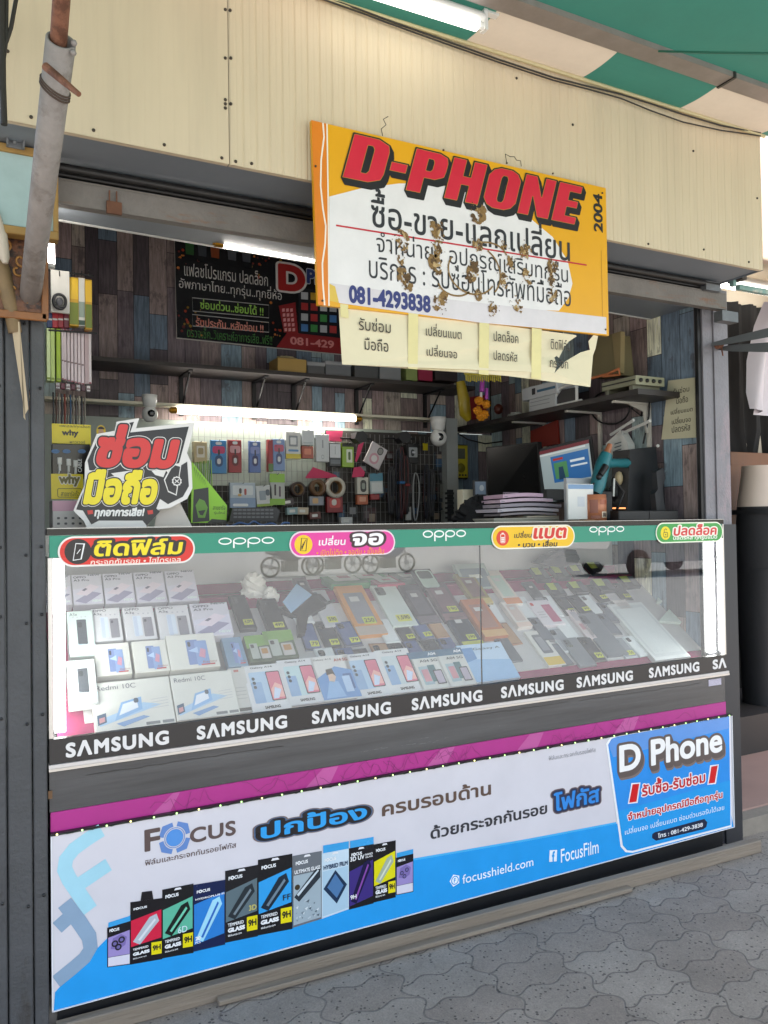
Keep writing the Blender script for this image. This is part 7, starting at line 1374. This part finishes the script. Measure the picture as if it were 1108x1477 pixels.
# heat gun on its holder
GYY = .22; tg = thing("heat_gun", "teal heat gun pointing up from a black holder behind the orange tin", "heat gun", tuple(at(878, 745, Y=GYY))); TEAL = M("tool_teal", '1f6f78', .4, 0, .1, 12)
mb = MB().use(TEAL); mb.tube([at(858, 712, Y=GYY), at(862, 700, Y=GYY), at(870, 668, Y=GYY), at(875, 655, Y=GYY)], [.026, .031, .029, .024], 16); bd = mb.build("body", tg)
mb = MB().use(TEAL); mb.tube([at(872, 668, Y=GYY), at(890, 668, Y=GYY+.02), at(905, 668, Y=GYY+.05)], [.02, .018, .02], 12); mb.build("grip", tg)
mb = MB().use(P('a86a4a', .3)); mb.tube([at(875, 655, Y=GYY), at(880, 641, Y=GYY)], [.015, .010], 12); mb.build("nozzle", tg)
mb = MB().use(BLACK); mb.tube([at(866, 685, Y=GYY-.03), at(874, 672, Y=GYY-.03)], [.012, .014], 10); mb.ball(at(864, 688, Y=GYY-.03), .012, 10); mb.build("trigger", bd)
mb = MB().use(BLACK); F = FY(GYY); a, b = F.px(856, 725), F.px(884, 700); mb.obox(F, a[0], TZ, b[0], b[1]-.02, -.05, .0, .006); mb.build("holder", tg)
mb = MB().use(BLACK); mb.tube([at(857, 697, Y=GYY-.03), at(849, 705, Y=GYY-.03), at(850, 722, Y=GYY-.03), at(860, 726, Y=GYY-.03)], .004, 6); mb.tube([at(884, 690, Y=GYY), at(900, 710, Y=GYY+.02), at(890, 735, Y=GYY)], .006, 6); mb.build("cable", tg)
mb = MB().use(P('c9c9c4', .3)); mb.tube([at(886, 690, Y=.2), at(885, 716, Y=.2)], .004, 8); tag(mb.build("silver_rod"), "thin silver rod standing right of the heat gun", "rod")
mb = MB().use(M("orange_lit", (1, .35, .12), .4, var=0, emit=.6)); mb.tube([at(884, 733, Y=.25), at(902, 733, Y=.25)], .003, 6); tag(mb.build("orange_stick"), "short bright orange stick lying low beside the orange tin", "stick")
for k, (x, y) in enumerate(((895, 745), (905, 722), (893, 710))):
    mb = MB().use(P(('1c1c1f', '232326', '161618')[k], .5)); crumple(mb, at(x, y, Y=.33), .05, .03, .04 if k else .02, 30+k, 10); tag(mb.build("dark_tool_pouch"), ("flat dark tool pouch lying low right of the orange tin", "dark tool pouch behind the heat gun cable", "upper dark tool pouch behind the silver rod")[k], "pouch", "dark pouches behind the heat gun")
mb = MB().use(P('b9a884', .5)); mb.ball(at(893, 690, Y=.30), .02, 10, (.9, .9, 1.5)); tag(mb.build("cream_bulb"), "small cream bulb shape behind the heat gun", "bulb")
bg = thing("hanging_bag", "white plastic bag hanging on the right wall behind the heat gun", "bag", tuple(at(895, 690, X=2.55))); F = FX(2.555)
mb = MB().use(M("white_film", 'dcdcd6')); uv_ = [F.px(*p) for p in ((876, 640), (897, 621), (908, 640), (911, 672), (908, 695), (896, 690), (884, 668))]; mb.prism(F, uv_, -.03, .01); mb.build("bag_body", bg)
A = MB().use(P('55606a')); 
for k in range(3): A.poly(F, [F.px(889, 640+5*k), F.px(899, 637+5*k), F.px(899, 638.5+5*k), F.px(889, 641.5+5*k)], .0108)
A.build("printed_lines", bg)
for lab, p, q in (("upper white plastic rod sticking out over the hanging bag", (881, 627), (914, 606)), ("lower white plastic rod sticking out over the hanging bag", (900, 624), (938, 607))):
    mb = MB().use(WHITE); mb.tube([at(*p, X=2.52), at(*q, X=2.50)], .0065, 10); tag(mb.build("white_rod"), lab, "rod", "white rods on the right wall")
F = FY(.36); o = thing("black_case", "tall black case standing at the right end of the counter", "case", tuple(F.p(F.px(930, 735)[0], TZ))); mb = MB().use(M("black_case", '1e2023', .5, 0, .12, 6)); mb.prism(Frame((0, .25, 0), (1, 0, 0), (0, 0, 1)), [FY(.25).px(*p) for p in ((905, 738), (909, 648), (946, 644), (949, 674), (958, 680), (962, 736))], -.10, 0); mb.build("body", o)
mb = MB().use(WHITE); mb.ball(FY(.25).p(*FY(.25).px(949, 643)), .007, 8); mb.build("white_knob", o)
F = FY(.16); o = thing("clamp_stand", "dark grey clamp standing before the tall black case", "clamp", tuple(F.p(F.px(955, 735)[0], TZ))); mb = MB().use(M("clamp_grey", '36383c', .4, .2, .1, 9)); mb.prism(F, [F.px(*p) for p in ((948, 740), (945, 712), (949, 706), (947, 680), (957, 675), (960, 690), (956, 704), (958, 725), (962, 740))], -.03, 0); mb.build("arm", o); mb = MB().use(M("clamp_grey", '36383c')); mb.box(F.px(938, 740)[0], .14, TZ, F.px(966, 740)[0], .2, TZ+.008); mb.build("foot", o)
F = FY(.10); o = thing("black_device", "long flat black device lying on the right end of the counter", "device", tuple(F.p(F.px(938, 745)[0], TZ))); a, b = F.px(893, 748), F.px(979, 736); mb = MB().use(BLACK); mb.obox(F, a[0], TZ, b[0], b[1], -.05, 0, .003); mb.build("body", o)
mb = MB().use(P('2f3135', .4)); mb.obox(F, a[0]+(b[0]-a[0])*.5, TZ+.002, a[0]+(b[0]-a[0])*.505, b[1]-.002, .0005, .002); mb.build("seam", o)
mb = MB().use(M("black_fabric_bag", '0d0d0f', .85, 0, .2, 20, .3, 30)); crumple(mb, at(690, 742, Y=.45)-Vector((0, 0, .02)), .105, .06, .085, 55, 18); tag(mb.build("black_bag"), "slumped black fabric bag on the counter left of the paper pile", "bag")
F = FY(.75); o = thing("picture_frame", "small blue grey picture frame behind the slumped black bag", "frame", tuple(F.p(*F.px(692, 715)))); a, b = F.px(684, 715), F.px(702, 693); mb = MB().use(P('2c2f35')); mb.obox(F, a[0], a[1], b[0], b[1], -.012, 0, .002); mb.build("frame", o); A = MB().use(P('6f8094')); A.poly(F, [(a[0]+.006, a[1]+.006), (b[0]-.006, a[1]+.006), (b[0]-.006, b[1]-.006), (a[0]+.006, b[1]-.006)], .001); A.use(P('b0b8be')); A.poly(F, ell((a[0]+b[0])/2+.006, (a[1]+b[1])/2, .012, .014, 12), .0014); A.build("picture", o)
F = FY(.80); a, b = F.px(668, 735), F.px(690, 706); mb = MB().use(CREAM); mb.obox(F, a[0], a[1], b[0], b[1], -.05, 0, .004); tag(mb.build("cream_box"), "pale cream box half hidden behind the slumped black bag", "box")
mb = MB().use(P('26282a')); F = FY(1.30)
for k in range(6): a, b = F.px(645, 712+7*k), F.px(655, 710+7*k); mb.obox(F, a[0], a[1]-.004, b[0], b[1], -.02, 0)
a, b = F.px(650, 752), F.px(657, 706); mb.obox(F, a[0], a[1], b[0], b[1], -.03, -.0205); tag(mb.build("cable_rack"), "black slotted cable rack low beside the grey trim", "rack")
# ------------------------------------------------------------------ racks of thin boxes at the left
rk = thing("hook_rack", "black wire hook rack on the left wall carrying thin boxes", "rack", tuple(at(100, 400, Y=.45))); mb = MB().use(P('1c1c1e', .4)); mb.tube([at(70, 390, Y=.38), at(135, 398, Y=.38)], .003, 6); mb.tube([at(70, 476, Y=.36), at(140, 481, Y=.36)], .003, 6); mb.build("rail", rk)
for x in (86, 107, 118, 128): mb = MB().use(P('1c1c1e', .4)); mb.tube([at(x, 390, Y=.38), at(x, 398, Y=.33), at(x, 391, Y=.32)], .0016, 5); mb.build("hook", rk)
S2 = lambda x, y: (70+x*.176, 300+y*.176)
def slab(x0, y0, x1, y1, Y, dep, body, label, cat, name, group, band=None):
    F = FY(Y); a, b = F.px(*S2(x0, y1)), F.px(*S2(x1, y0)); o = thing(name, label, cat, tuple(F.p((a[0]+b[0])/2, a[1])), group)
    mb = MB().use(M("slab_"+body, body, .4, var=.08, vs=25)); mb.obox(F, a[0], a[1], b[0], b[1], -dep, 0, .0012); mb.build("body", o)
    if band:
        A = MB()
        for c, t0, t1 in band: A.use(P(c, .4)).poly(F, [(a[0]+.0008, a[1]+(b[1]-a[1])*t0), (b[0]-.0008, a[1]+(b[1]-a[1])*t0), (b[0]-.0008, a[1]+(b[1]-a[1])*t1), (a[0]+.0008, a[1]+(b[1]-a[1])*t1)], .0008)
        A.build("printed_bands", o)
    return o
g_ = "thin boxes on the left rack"
o = slab(20, 520, 172, 850, .34, .01, 'c9c7c0', "white bag with a coiled black earphone cord hanging on the left rack", "bag", "earphone_bag", "packs on the left rack")
c = FY(.33).px(*S2(90, 770)); mb = MB().use(P('1a1a1e', .3)); mb.tube([(c[0]+.017*math.cos(t), .325-.002*math.sin(3*t), c[1]+.022*math.sin(t)) for t in np.linspace(0, 6.28, 26)[:-1]], .0045, 8, closed=True); mb.build("earphone_cord", o); mb = MB().use(P('4a4a50', .3)); mb.ball((c[0], .327, c[1]), .011, 10, (1, .3, 1.2)); mb.build("earphone", o)
slab(172, 572, 246, 962, .36, .03, 'c2951f', "yellow and olive thin box left of the white one on the rack", "thin box", "thin_box", g_, (('6f7a20', .03, .48), ('d8b02a', .55, .97)))
slab(246, 575, 300, 965, .365, .03, 'cfcfc8', "white thin box between two yellow boxes on the rack", "thin box", "thin_box", g_, (('2f4a3c', .02, .12), ('8a9a90', .18, .5)))
slab(302, 590, 356, 992, .36, .03, 'bb8e1c', "yellow and olive thin box right of the white one on the rack", "thin box", "thin_box", g_, (('66741f', .03, .5), ('d2a828', .55, .97)))
for k, (x, c) in enumerate(((-12, '20305a'), (32, 'b02a34'), (78, '9a2430'), (126, '7a2a3a'))): slab(x, 862, x+44, 978, .37, .02, c, "small %s pack in the row under the earphone bag" % ("navy", "bright red", "dark red", "wine red")[k], "pack", "small_pack", "packs on the left rack", (('c9c4c0', .5, .62),))
for k, (x0, x1, c) in enumerate(((-14, 14, 'cfe0a8'), (20, 50, 'b9cf7a'), (66, 98, '9fbc2e'))): slab(x0, 985+k*3, x1, 1412+k*4, .36, .04, c, "%s green thin box at the left of the lower rack row" % ("palest", "pale", "bright lime")[k], "thin box", "thin_box", g_, (('7a8f2a', .02, .06),))
WO = ("first", "second", "third", "fourth", "fifth", "sixth", "seventh")
for k, (x0, x1) in enumerate(((108, 124), (127, 147), (155, 175), (184, 204), (213, 233), (241, 262), (270, 291))): slab(x0, 988+k*5, x1, 1404+k*7, .36+.004*k, .05, 'cdbfc2', "thin white box with a red foot, %s right of the lime box" % WO[k], "thin box", "thin_box", g_, (('7d2438', 0, .025), ('8a3044', .975, 1), ('5a3a3c', .36, .385)))
slab(298, 1010, 330, 1440, .39, .05, 'b09a9c', "dusty pink thin box near the right end of the rack row", "thin box", "thin_box", g_, (('7d2438', .97, 1),)); slab(331, 1025, 350, 1440, .395, .05, 'd0c8c8', "last white thin box at the right end of the rack row", "thin box", "thin_box", g_, (('7d2438', 0, .03),))
rn = random.Random(6)
for k in range(7): x = 60+k*42; slab(x, 1432+k*4, x+32, 1478+k*4, .37+.004*k, .015, ('b9b4b4', '6a2438', 'c4c0c0', '5a2030', 'bcb6b6', '4a2a34', 'c8c2c2')[k], "small tag under the thin boxes, %s from the left" % WO[k], "tag", "small_tag", "tags under the thin boxes", (('5a2a34', .3, .5),))
CB = ['2a2a2c', '5a3a2c', '8a8278', '3a3c40', '7a3426', '6a6058', '2a4a66', '8a7f70', '4a4440', 'a09688', '2c2c2e', '706a60']
WN = ("first", "second", "third", "fourth", "fifth", "sixth", "seventh", "eighth", "ninth", "tenth", "eleventh", "twelfth")
for k in range(12):
    x = 77+4.1*k; mb = MB().use(P(CB[k], .4)); mb.tube([at(x, 566+.6*k, Y=.40), at(x+.6, 592, Y=.39+.01*(k % 2)), at(x-.4, 618, Y=.40)], .0027, 6); tag(mb.build("hanging_cable"), "thin straight cable hanging above the yellow card, %s from the left" % WN[k], "cable", "straight cables above the yellow header card")
# ------------------------------------------------------------------ across the street (mirrored in the glass)
def wheel(mb, c, r, wd, axis=(0, 1, 0)): mb.lathe(c, axis, [(r*.55, -wd/2), (r*.9, -wd/2), (r, -wd*.3), (r, wd*.3), (r*.9, wd/2), (r*.55, wd/2)], 24)
pk = thing("pickup_truck", "white pickup truck parked across the sunny street, mirrored in the glass", "pickup", (17, -14.2, -.15)); PW = M("truck_white", 'd8d8d2', .25, 0, .03, 2, coat=.5)
F = Frame((17, -13.3, -.15), (1, 0, 0), (0, 0, 1)); F2 = Frame((17, -13.3, -.15), (-1, 0, 0), (0, 0, 1))
mb = MB().use(PW); mb.prism(F2, [(-2.6, .35), (2.5, .35), (2.6, .75), (2.45, 1.0), (1.1, 1.08), (.5, 1.65), (-.8, 1.68), (-1.0, 1.1), (-2.6, 1.1)], -1.7, 0); mb.build("body", pk)
mb = MB().use(P('23282c', .1))
for q in (((1.0, 1.1), (.48, 1.58), (-.1, 1.6), (-.1, 1.1)), ((-.16, 1.1), (-.16, 1.6), (-.75, 1.6), (-.85, 1.1))): mb.poly(Frame((17, -13.29, -.15), (-1, 0, 0), (0, 0, 1)), list(q), 1.0e-3*0+.0)
mb.build("window", pk)
for x in (15.4, 18.5):
    for y in (-13.25, -14.95): mb = MB().use(P('161616', .8)); wheel(mb, (x, y, .2), .36, .22); w_ = mb.build("wheel", pk); mb = MB().use(P('b4b6b8', .4)); mb.lathe((x, y-.115, .2), (0, 1, 0), [(0, 0), (.2, .02), (.2, .20), (0, .23)], 16); mb.build("rim", w_)
for k, (x, y, c) in enumerate(((8.2, -19.6, '2c3038'), (9.7, -19.9, '8a2a2a'), (11.3, -19.4, '20406a'))):
    mk_ = thing("motorbike", ("dark grey", "red", "blue")[k]+" motorbike parked across the sunny street, mirrored in the glass", "motorbike", (x, y, -.15), "motorbikes across the street")
    for dx in (-.62, .62):
        mb = MB().use(P('1a1a1a', .8)); mb.tube([(x+dx+.27*math.cos(t), y, .14+.27*math.sin(t)) for t in np.linspace(0, 6.283, 25)[:-1]], .035, 8, closed=True); wh_ = mb.build("wheel", mk_)
        mb = MB().use(CHROME); mb.lathe((x+dx, y-.05, .14), (0, 1, 0), [(0, 0), (.07, .0), (.07, .1), (0, .1)], 12)
        for q in range(6): mb.tube([(x+dx+.05*math.cos(q*1.047), y, .14+.05*math.sin(q*1.047)), (x+dx+.24*math.cos(q*1.047), y, .14+.24*math.sin(q*1.047))], .012, 5)
        mb.build("rim", wh_)
    mb = MB().use(P(c, .25)); mb.tube([(x-.75, y, .62), (x-.3, y, .58), (x+.05, y, .36), (x+.35, y, .55), (x+.55, y, .9)], [.09, .17, .15, .16, .08], 10); mb.build("body", mk_)
    mb = MB().use(P('c9ccce', .3)); mb.prism(Frame((x, y-.17, 0), (1, 0, 0), (0, 0, 1)), [(-.5, .42), (-.1, .3), (.2, .26), (.36, .5), (.5, .86), (.42, .88), (.2, .46), (-.1, .48), (-.45, .62)], -.02, .02); mb.build("side_panel", mk_)
    mb = MB().use(M("engine_grey", '55585a', .4, .5, .2, 9)); mb.box(x-.25, y-.13, .0, x+.18, y+.13, .3); mb.build("engine", mk_)
    mb = MB().use(CHROME); mb.tube([(x+.1, y-.18, .06), (x-.3, y-.2, .08), (x-.85, y-.2, .2)], [.03, .05, .06], 10); mb.tube([(x+.62, y, .14), (x+.5, y, .85)], .03, 8); mb.tube([(x-.62, y, .14), (x-.45, y, .6)], .03, 8); mb.build("exhaust", mk_)
    mb = MB().use(BLACK); mb.tube([(x-.75, y, .74), (x-.1, y, .72)], [.09, .12], 10); mb.build("seat", mk_); mb = MB().use(CHROME); mb.tube([(x+.5, y-.3, .98), (x+.46, y, .92), (x+.5, y+.3, .98)], .02, 6); mb.build("handlebar", mk_)
bpy.data.objects.remove(_to)
